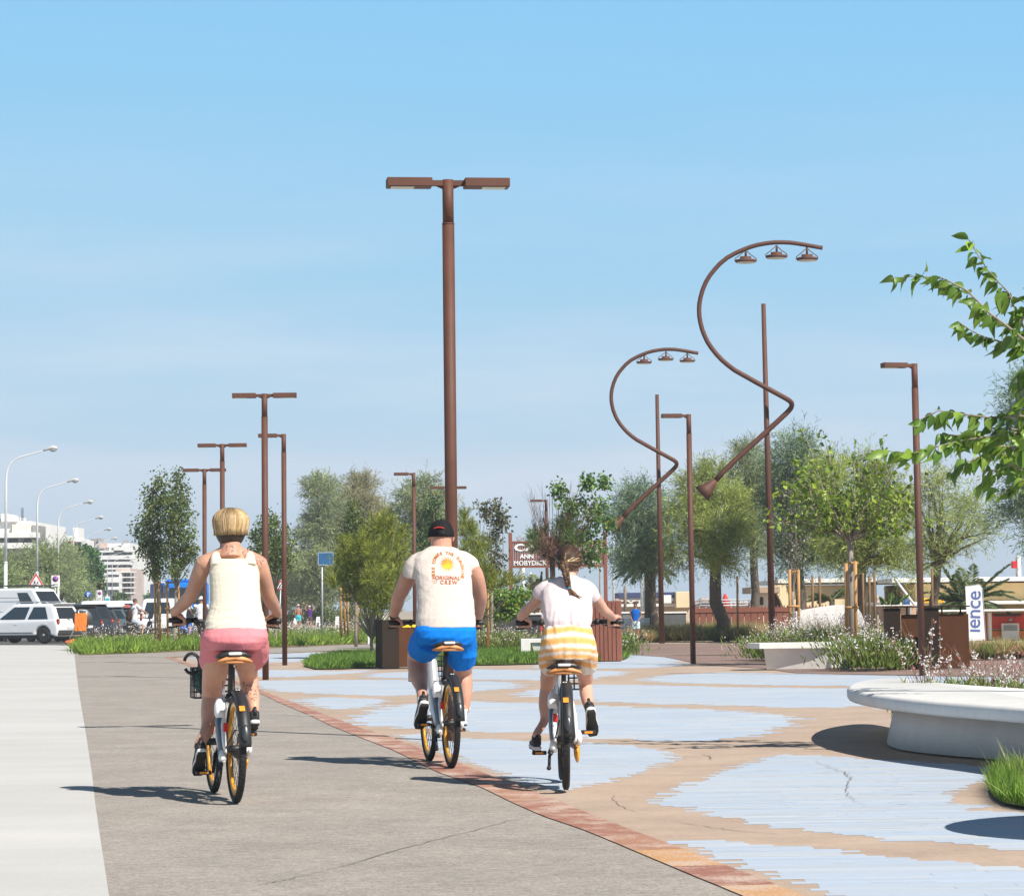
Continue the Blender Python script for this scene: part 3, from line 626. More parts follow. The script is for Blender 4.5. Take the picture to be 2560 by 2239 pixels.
# ================================================================== bicycles and riders
from mathutils import noise as mnoise
M_tyre = mat('tyre_rubber', (0.02, 0.02, 0.021), 0.75, 0.2, 30, 0.5, 200)
M_rim = mat('amber_rim', (0.72, 0.34, 0.03), 0.4, 0.1, 10)
M_silver = mat('silver_frame_paint', (0.50, 0.51, 0.53), 0.35, 0.06, 6, metal=0.3, coat=0.3)
M_bwhite = mat('white_frame_paint', (0.78, 0.78, 0.77), 0.35, 0.05, 6, coat=0.3)
M_slate = mat('slate_frame_paint', (0.10, 0.125, 0.16), 0.4, 0.1, 6, coat=0.2)
M_chrome = mat('chrome', (0.6, 0.6, 0.6), 0.25, 0.1, 10, metal=0.9)
M_red = mat('red_reflector', (0.62, 0.02, 0.015), 0.25, 0.1, 20)
M_orange = mat('orange_reflector', (0.85, 0.30, 0.03), 0.35, 0.1, 20)
M_saddle = mat('saddle_black', (0.022, 0.022, 0.024), 0.4, 0.2, 20, 0.1, 100)
M_tanrim = mat('saddle_tan_base', (0.62, 0.27, 0.10), 0.5, 0.1, 10)
M_label = mat('white_label', (0.75, 0.76, 0.72), 0.5, 0.05)
M_chain = mat('chain_guard_amber', (0.70, 0.33, 0.02), 0.45, 0.1, 8)
def wheel(root, yc):
    wz = 0.338; c = np.array([0, yc, wz]); th = np.linspace(0, 2 * math.pi, 49)[:-1]
    circ = lambda r, x=0.0: np.stack([np.full(48, x), yc + r * np.cos(th), wz + r * np.sin(th)], 1)
    ty = MB(); ty.tube(circ(0.315), 0.0235, 12, closed=True)
    for a in np.linspace(0, 2 * math.pi, 73)[:-1]:                       # tread blocks
        for sx in (-0.011, 0.0, 0.011):
            p = np.array([sx, yc + 0.3365 * math.cos(a + sx * 2), wz + 0.3365 * math.sin(a + sx * 2)])
            ty.box(p, (0.008, 0.016, 0.006), rotx(a - math.pi / 2))
    tyre = part('tyre', ty, M_tyre, root)
    rm = MB(); prof = [(0.302, -0.013), (0.302, 0.013), (0.262, 0.011), (0.255, 0.0), (0.262, -0.011)]
    rings = []
    for a in th: rings.append(np.array([[x, yc + r * math.cos(a), wz + r * math.sin(a)] for r, x in prof]))
    rm.loft(rings, closed=True, caps=False)
    part('rim', rm, M_rim, tyre)
    sp = MB().tube([(-0.05, yc, wz), (0.05, yc, wz)], 0.024, 12).tube([(-0.065, yc, wz), (0.065, yc, wz)], 0.009, 8)
    for i in range(28):
        a = 2 * math.pi * i / 28; s = 1 if i % 2 else -1; b = a + (0.5 if (i // 2) % 2 else -0.5)
        sp.tube([(s * 0.028, yc + 0.024 * math.cos(b), wz + 0.024 * math.sin(b)), (0, yc + 0.26 * math.cos(a), wz + 0.26 * math.sin(a))], 0.0016, 4, False)
    part('spokes', sp, M_black, tyre)
    return tyre
def arcband(yc, r, a0, a1, wd, th_, n=20, drop=0.6):
    rings = []
    for a in np.linspace(a0, a1, n):
        ca, sa = math.cos(a), math.sin(a); q = []
        for x, dr in ((-wd / 2, -0.035 * drop), (-wd / 2 * 0.7, 0.0), (0, 0.007), (wd / 2 * 0.7, 0.0), (wd / 2, -0.035 * drop), (wd / 2 - th_, -0.035 * drop), (wd / 2 * 0.65, -th_), (0, 0.007 - th_), (-wd / 2 * 0.65, -th_), (-wd / 2 + th_, -0.035 * drop)):
            q.append([x, yc + (r + dr) * ca, 0.338 + (r + dr) * sa])
        rings.append(np.array(q))
    return MB().loft(rings)
def bicycle(rear_px, front_px, label, seat_z, grips, crank, bag=None, extra=None):
    a = gp(*rear_px); b = gp(*front_px); hd = math.atan2(-(b[0] - a[0]), b[1] - a[1]); WB = 1.05
    t = thing('bicycle', label, 'bicycle', (a[0], a[1], 0), hd, 'shared bicycles with amber rims')
    Ri = rotz(-hd); loc = lambda p: (np.asarray(p) - a) @ Ri.T; glo = lambda p: np.asarray(p) @ rotz(hd).T + a
    w1 = wheel(t, 0.0); w2 = wheel(t, WB)
    fr = MB()
    fr.tube([(0, 0.90, 0.86), (0, 0.885, 0.80), (0, 0.80, 0.60), (0, 0.66, 0.44), (0, 0.50, 0.34), (0, 0.42, 0.30)], [0.036, 0.042, 0.046, 0.05, 0.052, 0.05], 16, flat=(1.0, 1.25))
    fr.tube([(0, 0.42, 0.28), (0, 0.34, 0.48), (0, 0.27, 0.66)], [0.04, 0.034, 0.026], 14)
    fr.tube([(0, 0.91, 0.98), (0, 0.945, 0.74)], 0.027, 14)
    frame = part('frame', fr, M_silver, t)
    for s in (-1, 1):                                                   # broad double-coloured rear stays
        st = MB().tube([(s * 0.03, 0.30, 0.62), (s * 0.052, 0.22, 0.56), (s * 0.066, 0.12, 0.46), (s * 0.068, 0.03, 0.36), (s * 0.066, -0.01, 0.318)], [0.016, 0.024, 0.03, 0.026, 0.016], 12, flat=(0.55, 1.5))
        sb = part('seat_stay', st, M_bwhite, frame)
        cs = MB().tube([(s * 0.05, 0.40, 0.29), (s * 0.062, 0.25, 0.28), (s * 0.066, 0.0, 0.325)], [0.024, 0.02, 0.014], 10, flat=(0.6, 1.3))
        part('chain_stay', cs, M_slate, frame)
    pl = MB().tube([(-0.072, 0.25, 0.565), (-0.077, 0.17, 0.50), (-0.076, 0.11, 0.42), (-0.074, 0.07, 0.34), (-0.070, 0.05, 0.27)], [0.022, 0.037, 0.038, 0.034, 0.024], 14, flat=(0.85, 1.25))
    lk = part('wheel_lock', pl, M_slate, frame)
    part('lock_cover', MB().tube([(-0.070, 0.27, 0.64), (-0.076, 0.22, 0.60), (-0.078, 0.18, 0.555), (-0.07, 0.17, 0.52)], [0.02, 0.037, 0.038, 0.03], 14, flat=(0.9, 1.2)), M_bwhite, lk)
    part('lock_foot', MB().tube([(-0.078, 0.055, 0.33), (-0.08, 0.045, 0.28), (-0.078, 0.04, 0.245)], [0.02, 0.03, 0.022], 12, flat=(0.9, 1.2)), M_bwhite, lk)
    part('rear_light', MB().box((-0.066, -0.005, 0.475), (0.030, 0.03, 0.058), None, 0.006), M_red, t)
    post = MB().tube([(0, 0.275, 0.63), (0, 0.19, seat_z - 0.055)], 0.017, 12).tube([(0, 0.278, 0.635), (0, 0.262, 0.67)], 0.028, 12).ell((0, 0.19, seat_z - 0.06), (0.028, 0.045, 0.025), 10, 8)
    part('seat_post', post, M_black, t)
    part('seat_clamp', MB().tube([(-0.04, 0.27, 0.645), (0.04, 0.27, 0.645)], 0.007, 8).tube([(0.04, 0.27, 0.645), (0.05, 0.25, 0.60), (0.045, 0.25, 0.55)], 0.006, 6).tube([(-0.03, 0.27, 0.64), (-0.045, 0.26, 0.70), (-0.04, 0.3, 0.76)], 0.0035, 6), M_chrome, t)
    # saddle: black cushion over a tan shell
    def srings(grow, z0, z1):
        out_ = []
        for y, wd in ((0.02, 0.16), (0.03, 0.20), (0.06, 0.235), (0.11, 0.24), (0.16, 0.20), (0.20, 0.13), (0.25, 0.075), (0.29, 0.055), (0.31, 0.03)):
            wd *= grow; q = []
            for k in range(16):
                an = 2 * math.pi * k / 16; x = math.cos(an) * wd / 2; zz = math.sin(an)
                droop = -0.028 * (abs(x) / 0.12) ** 2
                q.append([x, y + (0.0 if y > 0.03 else 0.0), seat_z + droop + (z1 if zz > 0 else z0) * abs(zz) ** 0.6])
            out_.append(np.array(q))
        return out_
    sd = part('saddle', MB().loft(srings(1.0, -0.022, 0.012)), M_saddle, t)
    part('saddle_shell', MB().loft([r_ + [0, 0.002, -0.034] for r_ in srings(1.04, -0.012, 0.016)]).tube([(-0.105, 0.06, seat_z - 0.06), (-0.05, 0.04, seat_z - 0.058), (0.05, 0.04, seat_z - 0.058), (0.105, 0.06, seat_z - 0.06)], 0.012, 8), M_tanrim, sd)
    part('saddle_label', MB().box((0, 0.012, seat_z - 0.006), (0.085, 0.012, 0.018), rotx(-0.35), 0.005), M_label, sd)
    fe = arcband(0.0, 0.375, R(86), R(176), 0.080, 0.004).xf(None, (0.010, 0, 0))
    f1 = part('rear_mudguard', fe, M_black, t)
    rf = MB(); aa = R(163)
    pc = np.array([0, 0.388 * math.cos(aa), 0.338 + 0.388 * math.sin(aa)])
    rf.ell(pc + [0.010, 0, 0], (0.024, 0.012, 0.055), 14, 10, rotx(aa - math.pi))
    part('reflector', rf, mat('reflector_black', (0.035, 0.037, 0.04), 0.3, 0.1), f1)
    aa = R(137); pc = np.array([0, 0.386 * math.cos(aa), 0.338 + 0.386 * math.sin(aa)])
    part('sticker', MB().box(pc, (0.036, 0.004, 0.042), rotx(aa - math.pi), 0.001), M_orange, f1)
    aa = R(104); pc = np.array([0, 0.386 * math.cos(aa), 0.338 + 0.386 * math.sin(aa)])
    part('badge', MB().box(pc + [-0.008, 0, 0], (0.011, 0.003, 0.014), rotx(aa - math.pi), 0.001).box(pc + [0.008, 0, 0], (0.011, 0.003, 0.014), rotx(aa - math.pi), 0.001), M_label, f1)
    part('mudguard_stay', MB().tube([(0.066, 0, 0.34), (0.045, -0.30, 0.47)], 0.005, 6).tube([(-0.066, 0, 0.34), (-0.045, -0.30, 0.47)], 0.005, 6), M_black, f1)
    part('front_mudguard', arcband(WB, 0.372, R(60), R(170), 0.06, 0.004), M_black, t)
    fk = MB()
    for s in (-1, 1): fk.tube([(s * 0.03, 0.955, 0.70), (s * 0.05, 0.99, 0.52), (s * 0.052, WB, 0.338)], [0.02, 0.017, 0.012], 10)
    fk.tube([(-0.04, 0.955, 0.71), (0.04, 0.955, 0.71)], 0.025, 10)
    part('fork', fk, M_silver, t)
    cg = MB().tube([(0.085, 0.46, 0.30), (0.086, 0.34, 0.24), (0.084, 0.20, 0.22), (0.082, 0.06, 0.26)], [0.06, 0.075, 0.055, 0.02], 12, flat=(0.3, 1.0))
    part('chain_guard', cg, M_chain, t)
    part('gear_case', MB().ell((0.092, 0.10, 0.335), (0.026, 0.09, 0.055), 12, 8), M_bwhite, t)
    part('kickstand', MB().tube([(-0.08, 0.10, 0.30), (-0.105, 0.06, 0.22), (-0.11, 0.0, 0.155)], 0.011, 8).ell((-0.112, -0.01, 0.145), (0.016, 0.02, 0.016), 8, 6).tube([(-0.09, 0.05, 0.25), (-0.10, -0.05, 0.24)], 0.014, 8), M_black, t)
    # cranks
    ped = {}
    BB = np.array([0, 0.44, 0.29])
    ck = MB().tube([(-0.07, 0.44, 0.29), (0.07, 0.44, 0.29)], 0.02, 10)
    for s, (dy, dz) in ((-1, crank), (1, (-crank[0], -crank[1]))):
        e = BB + [s * 0.10, dy, dz]; ck.tube([BB + [s * 0.072, 0, 0], e], [0.013, 0.010], 8)
        c = e + [s * 0.065, 0, 0]; ped[s] = c
    part('crank', ck, M_black, t)
    for s in (-1, 1):
        pd = MB().box(ped[s], (0.10, 0.075, 0.026), None, 0.005)
        po = part('pedal', pd, M_black, t)
        part('reflector', MB().box(ped[s] + [0, -0.039, 0], (0.055, 0.006, 0.014)), M_orange, po)
    # bars
    gL, gR = loc(grips[0]), loc(grips[1]); mid = (gL + gR) / 2
    stem = np.array([0, 0.90, 0.99]); mc = np.array([mid[0] * 0.3, 0.90, 1.04])
    iL = gL + (gR - gL) * 0.17; iR = gR + (gL - gR) * 0.17
    iL[1] += 0.03; iR[1] += 0.03
    q1 = gL + (gR - gL) * 0.30 + [0, 0.07, -0.005]; q2 = gR + (gL - gR) * 0.30 + [0, 0.07, -0.005]
    hb = MB().tube([iL, q1, mc + [-0.05, 0.015, 0.0], mc + [0.05, 0.015, 0.0], q2, iR], 0.0125, 10)
    hb.tube([(0, 0.94, 0.90), stem, mc], 0.017, 10)
    h = part('handlebar', hb, M_black, t)
    for g, i_ in ((gL, iL), (gR, iR)):
        o_ = g + (g - i_) / np.linalg.norm(g - i_) * 0.055
        part('grip', MB().tube([o_, g, i_], [0.0175, 0.0165, 0.0165], 12), M_black, h)
        d = (g - i_) / np.linalg.norm(g - i_)
        part('brake_lever', MB().tube([i_ + [0, 0.02, -0.005], i_ + d * 0.03 + [0, 0.05, -0.022], g + [0, 0.055, -0.042], o_ + [0, 0.045, -0.046]], 0.006, 6).tube([i_ - d * 0.03, i_ - d * 0.005], 0.024, 10), M_black, h)
    cb = MB()
    for s, i_ in ((-1, iL), (1, iR)): cb.tube([i_ + [0, 0.03, 0], i_ * [0.6, 1, 1] + [0, 0.16, -0.06], (s * 0.05, 0.97, 0.86), (s * 0.03, 0.93, 0.72)], 0.004, 6)
    part('cables', cb, M_black, h)
    # wire basket
    bk = MB(); x0, x1, y0, y1, z0, z1 = -0.135, 0.135, 1.00, 1.22, 0.63, 0.83
    for z in np.linspace(z0, z1, 6): bk.tube([(x0, y0, z), (x1, y0, z), (x1, y1, z), (x0, y1, z)], 0.0035 if z < z1 else 0.006, 6, closed=True)
    for x in np.linspace(x0, x1, 8): bk.tube([(x, y0, z1), (x, y0, z0), (x, y1, z0), (x, y1, z1)], 0.0032, 5)
    for y in np.linspace(y0, y1, 6)[1:-1]: bk.tube([(x0, y, z1), (x0, y, z0), (x1, y, z0), (x1, y, z1)], 0.0032, 5)
    part('basket', bk, M_black, t)
    if extra: extra(t)
    return t, {s: glo(ped[s]) for s in (-1, 1)}, hd
# ---------------------------------------------------------------- bodies
def vnormals(V, F):
    N = np.zeros_like(V)
    for f in F:
        n = np.cross(V[f[:, 1]] - V[f[:, 0]], V[f[:, 2]] - V[f[:, 0]])
        for k in range(f.shape[1]): np.add.at(N, f[:, k], n)
    return N / (np.linalg.norm(N, axis=1)[:, None] + 1e-12)
def folds(mb, amp, dirs, seed=0, sc=9.0):
    V, F = mb.arrays(); N = vnormals(V, F); d = np.zeros(len(V)); r = random.Random(seed)
    o = Vector((r.random() * 50, r.random() * 50, r.random() * 50))
    for (fx, fy, fz, a) in dirs:
        q = np.array([mnoise.noise(Vector((p[0] * fx, p[1] * fy, p[2] * fz)) + o) for p in V]); d += a * (0.45 * q + 0.55 * (0.62 - 2.4 * np.abs(q))); o = o + Vector((7.3, 1.9, 3.1))
    mb.V = [V + N * (amp * d)[:, None]]; return mb
def col_by(mb, fn):
    V, F = mb.arrays(); mb.C = [np.array([fn(p) for p in V])]; return mb
M_cloth = {}
def cloth(name, col, **k): return mat(name, col, 0.85, 0.04, 5, 0.35, 45, spec=0.15, **k)
class Figure:
    """one rider: joints are given where the photograph shows them (u, v) and at the depth dy from the rear wheel"""
    def __init__(s, D0, label, group=None): s.D0 = D0; s.label = label; s.sk = MB(); s.group = group
    def P(s, u, v, dy): return at(u, v, s.D0 + dy)
    def px(s, dy): return (s.D0 + dy) / FPX
    def limb(s, pts, mb=None, n=16, flat=None):
        mb = s.sk if mb is None else mb
        P = np.array([s.P(u, v, dy) for u, v, dy, wd in pts]); r = np.array([wd / 2 * s.px(dy) for u, v, dy, wd in pts])
        tt = np.linspace(0, len(P) - 1, (len(P) - 1) * 5 + 1); idx = np.arange(len(P))
        def cr(Y):                                                       # Catmull-Rom through the joints
            out_ = []
            for t_ in tt:
                i = min(int(t_), len(Y) - 2); f = t_ - i
                p0, p1, p2, p3 = Y[max(i - 1, 0)], Y[i], Y[i + 1], Y[min(i + 2, len(Y) - 1)]
                out_.append(0.5 * (2 * p1 + (p2 - p0) * f + (2 * p0 - 5 * p1 + 4 * p2 - p3) * f * f + (3 * p1 - p0 - 3 * p2 + p3) * f ** 3))
            return np.array(out_)
        mb.tube(cr(P), np.maximum(cr(r), 0.004), n, flat=flat); return P
    def rings(s, rows, mb, n=28, power=2.4):
        """rows: (uL, uR, v, dy, depth): stacked cross-sections, slightly squared"""
        Rg = []
        for uL, uR, v, dy, dp in rows:
            a = s.P(uL, v, dy); b = s.P(uR, v, dy); c = (a + b) / 2; h = np.linalg.norm(b - a) / 2
            th = np.arange(n) * 2 * math.pi / n; ct, st = np.cos(th), np.sin(th)
            x = np.sign(ct) * np.abs(ct) ** (2 / power); y = np.sign(st) * np.abs(st) ** (2 / power)
            Rg.append(np.stack([c[0] + x * h, c[1] + y * dp / 2, np.full(n, c[2]) + x * (b[2] - a[2]) / 2], 1))
        mb.loft(Rg); return Rg
    def hand(s, grip, inner, wrist, side):
        """palm and five fingers closed round the grip; inner points along the bar towards the stem"""
        g = np.asarray(grip); a = np.asarray(inner) - g; a /= np.linalg.norm(a); z = np.array([0, 0, 1.0]); f = np.cross(a, z) * (1 if side < 0 else -1); f /= np.linalg.norm(f)
        if f[1] < 0: f = -f
        w = np.asarray(wrist); mb = s.sk
        for i, rr in enumerate((0.0086, 0.0094, 0.0096, 0.0092)):
            o = g + a * ((i - 1.5) * 0.0212); ln = (0.9, 1.0, 1.04, 0.97)[i]
            kn = o + z * 0.026 + f * 0.014 * ln
            mb.tube([w, w * 0.5 + kn * 0.5 + z * 0.010, kn], [0.018, 0.0165, 0.0125], 10)
            mb.tube([kn, o + z * 0.020 + f * 0.034 * ln, o - z * 0.004 + f * 0.041 * ln, o - z * 0.026 + f * 0.026 * ln, o - z * 0.030 + f * 0.002, o - z * 0.022 - f * 0.014], [rr * 1.25, rr * 1.12, rr * 1.08, rr, rr * 0.95, rr * 0.8], 9)
        th = g + a * 0.052
        mb.tube([w * 0.6 + g * 0.4 + a * 0.024 + z * 0.004, th - f * 0.022 + z * 0.008, th - f * 0.022 - z * 0.014, th + f * 0.004 - z * 0.028], [0.016, 0.0135, 0.0115, 0.0095], 9)
    def shoe(s, t, ball, yaw, pitch, cols, roll=0.0, size=0.255):
        """training shoe with the ball of the foot on the pedal; returns the ankle"""
        d = np.array([-math.sin(yaw) * math.cos(pitch), math.cos(yaw) * math.cos(pitch), -math.sin(pitch)])
        sd = np.array([math.cos(yaw), math.sin(yaw), 0.0]); n = np.cross(sd, d); n = n * math.cos(roll) + sd * math.sin(roll); sd = np.cross(d, n)
        k = size / 0.27; org = np.asarray(ball) - d * 0.165 * k + n * 0.016
        up_, so_ = MB(), MB()
        def rr(y, wd, z0, z1, m=14):
            q = []
            for j in range(m):
                an = 2 * math.pi * j / m; x = math.cos(an); zz = math.sin(an)
                x = np.sign(x) * abs(x) ** 0.8; zz = np.sign(zz) * abs(zz) ** 0.7
                q.append(org + d * y * k + sd * x * wd / 2 * k + n * ((z0 + z1) / 2 + zz * (z1 - z0) / 2) * k)
            return np.array(q)
        so_.loft([rr(y, wd, z0, z1) for y, wd, z0, z1 in ((-0.012, 0.03, 0.004, 0.026), (-0.004, 0.062, 0.0, 0.03), (0.03, 0.076, 0.0, 0.03), (0.09, 0.074, 0.0, 0.028), (0.16, 0.096, 0.0, 0.026), (0.21, 0.092, 0.002, 0.025), (0.245, 0.07, 0.008, 0.027), (0.262, 0.03, 0.014, 0.026))])
        up_.loft([rr(y, wd, z0, z1) for y, wd, z0, z1 in ((-0.006, 0.045, 0.02, 0.085), (0.0, 0.062, 0.02, 0.098), (0.03, 0.072, 0.02, 0.092), (0.07, 0.072, 0.02, 0.088), (0.11, 0.076, 0.02, 0.078), (0.16, 0.086, 0.02, 0.062), (0.21, 0.082, 0.02, 0.05), (0.24, 0.06, 0.02, 0.042), (0.252, 0.03, 0.022, 0.036))])
        up_.tube([org + (d * 0.035 + n * 0.075) * k, org + (d * 0.045 + n * 0.105) * k], [0.037 * k, 0.036 * k], 14)
        o = part('shoe', up_, cols[0], t, True)
        part('sole', so_, cols[1], o, True)
        ow = MB().loft([rr(y, wd, -0.006, 0.003) for y, wd in ((-0.004, 0.05), (0.03, 0.068), (0.09, 0.064), (0.16, 0.09), (0.21, 0.086), (0.245, 0.06))])
        part('outsole', ow, cols[2], o, True)
        la = MB().tube([org + (d * -0.008 + n * 0.06) * k, org + (d * -0.016 + n * 0.115) * k, org + (d * 0.08 + n * 0.092) * k], [0.011, 0.008, 0.004], 8, flat=(1.2, 0.4))
        for j in range(5): la.tube([org + (d * (0.08 + 0.022 * j) + sd * -0.024 + n * (0.088 - 0.006 * j)) * k, org + (d * (0.085 + 0.022 * j) + n * (0.092 - 0.006 * j)) * k, org + (d * (0.08 + 0.022 * j) + sd * 0.024 + n * (0.088 - 0.006 * j)) * k], 0.004, 6)
        part('laces', la, cols[3] if len(cols) > 3 else cols[0], o, True)
        return org + (d * 0.042 + n * 0.10) * k
    def head(s, u, vt, vb, dy, wpx, turn=0.0, chin=0.0):
        """skull, ears and face; looking along +y turned by `turn`"""
        top = s.P(u, vt, dy); bot = s.P(u, vb, dy); h = top[2] - bot[2]; c = (top + bot) / 2; r = wpx / 2 * s.px(dy)
        Rm = rotz(-turn); mb = s.sk
        mb.ell(c + [0, 0, h * 0.10], (r, r * 1.22, h * 0.40), 22, 16, Rm)
        mb.ell(c + Rm @ np.array([0, r * 0.28, -h * 0.16]), (r * 0.82, r * 0.92, h * 0.30), 20, 14, Rm)
        mb.ell(c + Rm @ np.array([0, r * 0.95, -h * 0.32]), (r * 0.34, r * 0.3, h * 0.10), 12, 8, Rm)       # chin
        mb.tube([c + Rm @ np.array([0, r * 1.12, h * 0.07]), c + Rm @ np.array([0, r * 1.36, -h * 0.07])], [0.010, 0.017], 8)   # nose
        for sx in (-1, 1):
            mb.ell(c + Rm @ np.array([sx * r * 1.0, r * 0.10, -h * 0.02]), (0.012, 0.022, 0.034), 12, 8, Rm @ rotz(sx * 0.35))    # ears
            mb.ell(c + Rm @ np.array([sx * r * 0.42, r * 1.02, h * 0.10]), (r * 0.34, 0.012, 0.010), 10, 6, Rm)                  # brows
        s.hc, s.hr, s.hh, s.hR = c, r, h, Rm
        return c
    def finish(s, skin, voxel=0.0052, marks=None, smooth=2):
        b0 = s.D0
        g = s.root
        mb = evaluate(s.sk, voxel, smooth)
        if marks: col_by(mb, marks)
        s.body = part('body', mb, skin, g, True)
        eye = mat('eye_white', (0.8, 0.78, 0.75), 0.2, 0.02); lip = mat('lips', (0.45, 0.16, 0.13), 0.5, 0.1)
        c, r, h, Rm = s.hc, s.hr, s.hh, s.hR
        for sx in (-1, 1): part('eye', MB().ell(c + Rm @ np.array([sx * r * 0.40, r * 1.08, h * 0.035]), (0.014, 0.009, 0.008), 10, 8, Rm), eye, s.body, True)
        part('mouth', MB().ell(c + Rm @ np.array([0, r * 1.14, -h * 0.20]), (0.024, 0.008, 0.007), 10, 6, Rm), lip, s.body, True)
def skin(name, c): return mat(name, c, 0.5, 0.07, 9, 0.12, 150, spec=0.35, sss=0.12, vcol=True)
def strands(c, r, h, Rm, n, a0, a1, z_top, z_bot, colfn, lift=0.012, seed=1, rad=0.0042, depth=1.22, jit=0.012, centre=0.0):
    """hair laid from the crown down to a rim"""
    mb = MB(); r_ = random.Random(seed)
    for i in range(n):
        a = a0 + (a1 - a0) * r_.random(); zb = z_bot + r_.uniform(-jit, jit); P = []; lf = lift * r_.uniform(0.7, 1.25); w0 = r_.uniform(-0.10, 0.10)
        for k in range(9):
            f = k / 8; z = z_top + (zb - z_top) * (1 - math.cos(f * math.pi / 2)) if True else 0
            q = max(0.0, 1 - ((z) / (z_top + 1e-9)) ** 2) if z > 0 else 1.0
            rad_ = math.sqrt(q) if z > 0 else 1.0
            bulge = lf + 0.018 * math.sin(min(1, f * 1.15) * math.pi) 
            aa = a + w0 * f
            P.append(c + Rm @ np.array([math.cos(aa) * (r * rad_ + bulge * min(1, rad_ + 0.15)), math.sin(aa) * (r * depth * rad_ + bulge * min(1, rad_ + 0.15)), z + bulge * 0.6 * (1 - rad_ * 0.8)]))
        cc = colfn(r_, a); C = []
        for k in range(9): C += [np.array(cc(k / 8))] * 5
        mb.tube(P, [rad * 0.5] + [rad * r_.uniform(0.9, 1.3)] * 7 + [rad * 0.4], 5, col=np.array(C))
    return mb
M_hair = mat('hair', (0.95, 0.95, 0.95), 0.5, 0.12, 20, vcol=True, spec=0.3)
# ================= the woman
D1 = gp(590, 2005)[1]
F = Figure(D1, '')
gL = F.P(443, 1550, 0.80); gR = F.P(683, 1552, 0.80)
def bag_extra(t): pass
b1, ped, hd = bicycle((590, 2005), (536, 1980), 'amber wheeled shared bicycle ridden by the woman in pink shorts', 0.945, (gL, gR), (-0.11, -0.115))
F.root = thing('person', 'woman with short blonde hair, cream tank top and pink shorts riding a bicycle', 'person', (F.P(590, 1700, .2)[0], D1 + 0.25, 0.0), 0, 'people riding shared bicycles')
t = F.root
sh_b = mat('shoe_black', (0.018, 0.018, 0.02), 0.6, 0.2, 20); sh_w = mat('shoe_white', (0.72, 0.72, 0.73), 0.6, 0.06, 20); sh_o = mat('outsole_black', (0.025, 0.025, 0.025), 0.8, 0.2, 40, 0.5, 150)
ankL = F.shoe(t, ped[-1] + [-0.025, 0, 0.018], hd + 0.03, R(42), (sh_b, sh_w, sh_o, sh_b))
ankR = F.shoe(t, ped[1] + [0.02, 0, 0.018], hd, R(14), (sh_b, sh_w, sh_o, sh_b))
def pj(p):                                                               # back to pixels
    d = np.asarray(p) - CAMP; zf = d @ _F; return PX + FPX * (d @ _Rr) / zf, PY - FPX * (d @ _Uu) / zf
aL, aR = pj(ankL), pj(ankR); dL, dR = ankL[1] - D1, ankR[1] - D1
F.limb([(548, 1606, 0.28, 66), (546, 1626, 0.31, 72), (541, 1660, 0.34, 68), (534, 1705, 0.50, 58), (529, 1745, 0.55, 49), (527, 1778, 0.48, 50), (524, 1812, 0.40, 42), ((aL[0] + 522) / 2, aL[1] - 22, dL + 0.03, 29), (aL[0], aL[1], dL, 27), (aL[0] - 1, aL[1] + 10, dL, 26)])
F.limb([(616, 1606, 0.28, 66), (616, 1626, 0.31, 70), (616, 1648, 0.38, 66), (618, 1672, 0.56, 54), (621, 1690, 0.64, 48), (624, 1715, 0.63, 46), (630, 1745, 0.60, 38), (aR[0], aR[1] - 12, dR, 27), (aR[0], aR[1] + 8, dR, 26)])
F.rings([(545, 632, 1612, 0.22, 0.18), (526, 652, 1590, 0.23, 0.20), (533, 646, 1540, 0.26, 0.16), (538, 640, 1500, 0.29, 0.15), (535, 640, 1450, 0.33, 0.15), (530, 642, 1418, 0.37, 0.15), (524, 646, 1402, 0.39, 0.14), (540, 620, 1386, 0.40, 0.13)], F.sk)
F.limb([(578, 1392, 0.38, 66), (578, 1376, 0.385, 54), (578, 1360, 0.39, 47), (577, 1340, 0.40, 47)])
for q_ in ([(577, 1374, .39, 44), (556, 1386, .39, 38), (534, 1396, .385, 38), (515, 1406, .38, 42)], [(579, 1374, .39, 44), (601, 1386, .39, 38), (624, 1395, .385, 38), (643, 1406, .38, 42)]): F.limb(q_)
for u_, v_ in ((514, 1408), (644, 1408)): F.sk.ell(F.P(u_, v_, 0.385), 22.5 * F.px(.38), 16, 12)
wL = F.P(432, 1530, 0.74); wR = F.P(694, 1533, 0.74)
F.limb([(512, 1404, 0.38, 42), (500, 1432, 0.42, 42), (488, 1462, 0.48, 38), (477, 1488, 0.54, 35), (463, 1504, 0.62, 34), (447, 1520, 0.68, 27), (433, 1531, 0.74, 21)])
F.limb([(646, 1404, 0.38, 42), (655, 1432, 0.42, 42), (664, 1462, 0.48, 38), (672, 1490, 0.54, 35), (681, 1508, 0.62, 33), (689, 1522, 0.68, 26), (695, 1534, 0.74, 21)])
F.hand(gL, gR, wL, -1); F.hand(gR, gL, wR, 1)
F.head(577, 1278, 1366, 0.42, 74, 0.0)
tatoo = [(F.P(626, 1722, 0.60), 0.05), (F.P(632, 1738, 0.58), 0.035), (F.P(574, 1373, 0.30), 0.028), (F.P(650, 1400, 0.33), 0.03), (F.P(612, 1379, 0.33), 0.02)]
def marks1(p):
    for q, rd in tatoo:
        if abs(p[0] - q[0]) < rd and abs(p[2] - q[2]) < rd and mnoise.noise(Vector(p * 85)) > 0.22: return (0.30, 0.36, 0.46)
    k = 0.95 + 0.10 * mnoise.noise(Vector(p * 9)) + 0.05 * mnoise.noise(Vector(p * 40)); e = 0.05 * mnoise.noise(Vector(p * 6) + Vector((3, 1, 7))); k *= 0.88 if p[2] > 0.98 else 1.06
    return (k, k * (0.98 - e), k * (0.97 - 1.4 * e))
F.finish(skin('tanned_skin', (0.61, 0.335, 0.235)), marks=marks1)
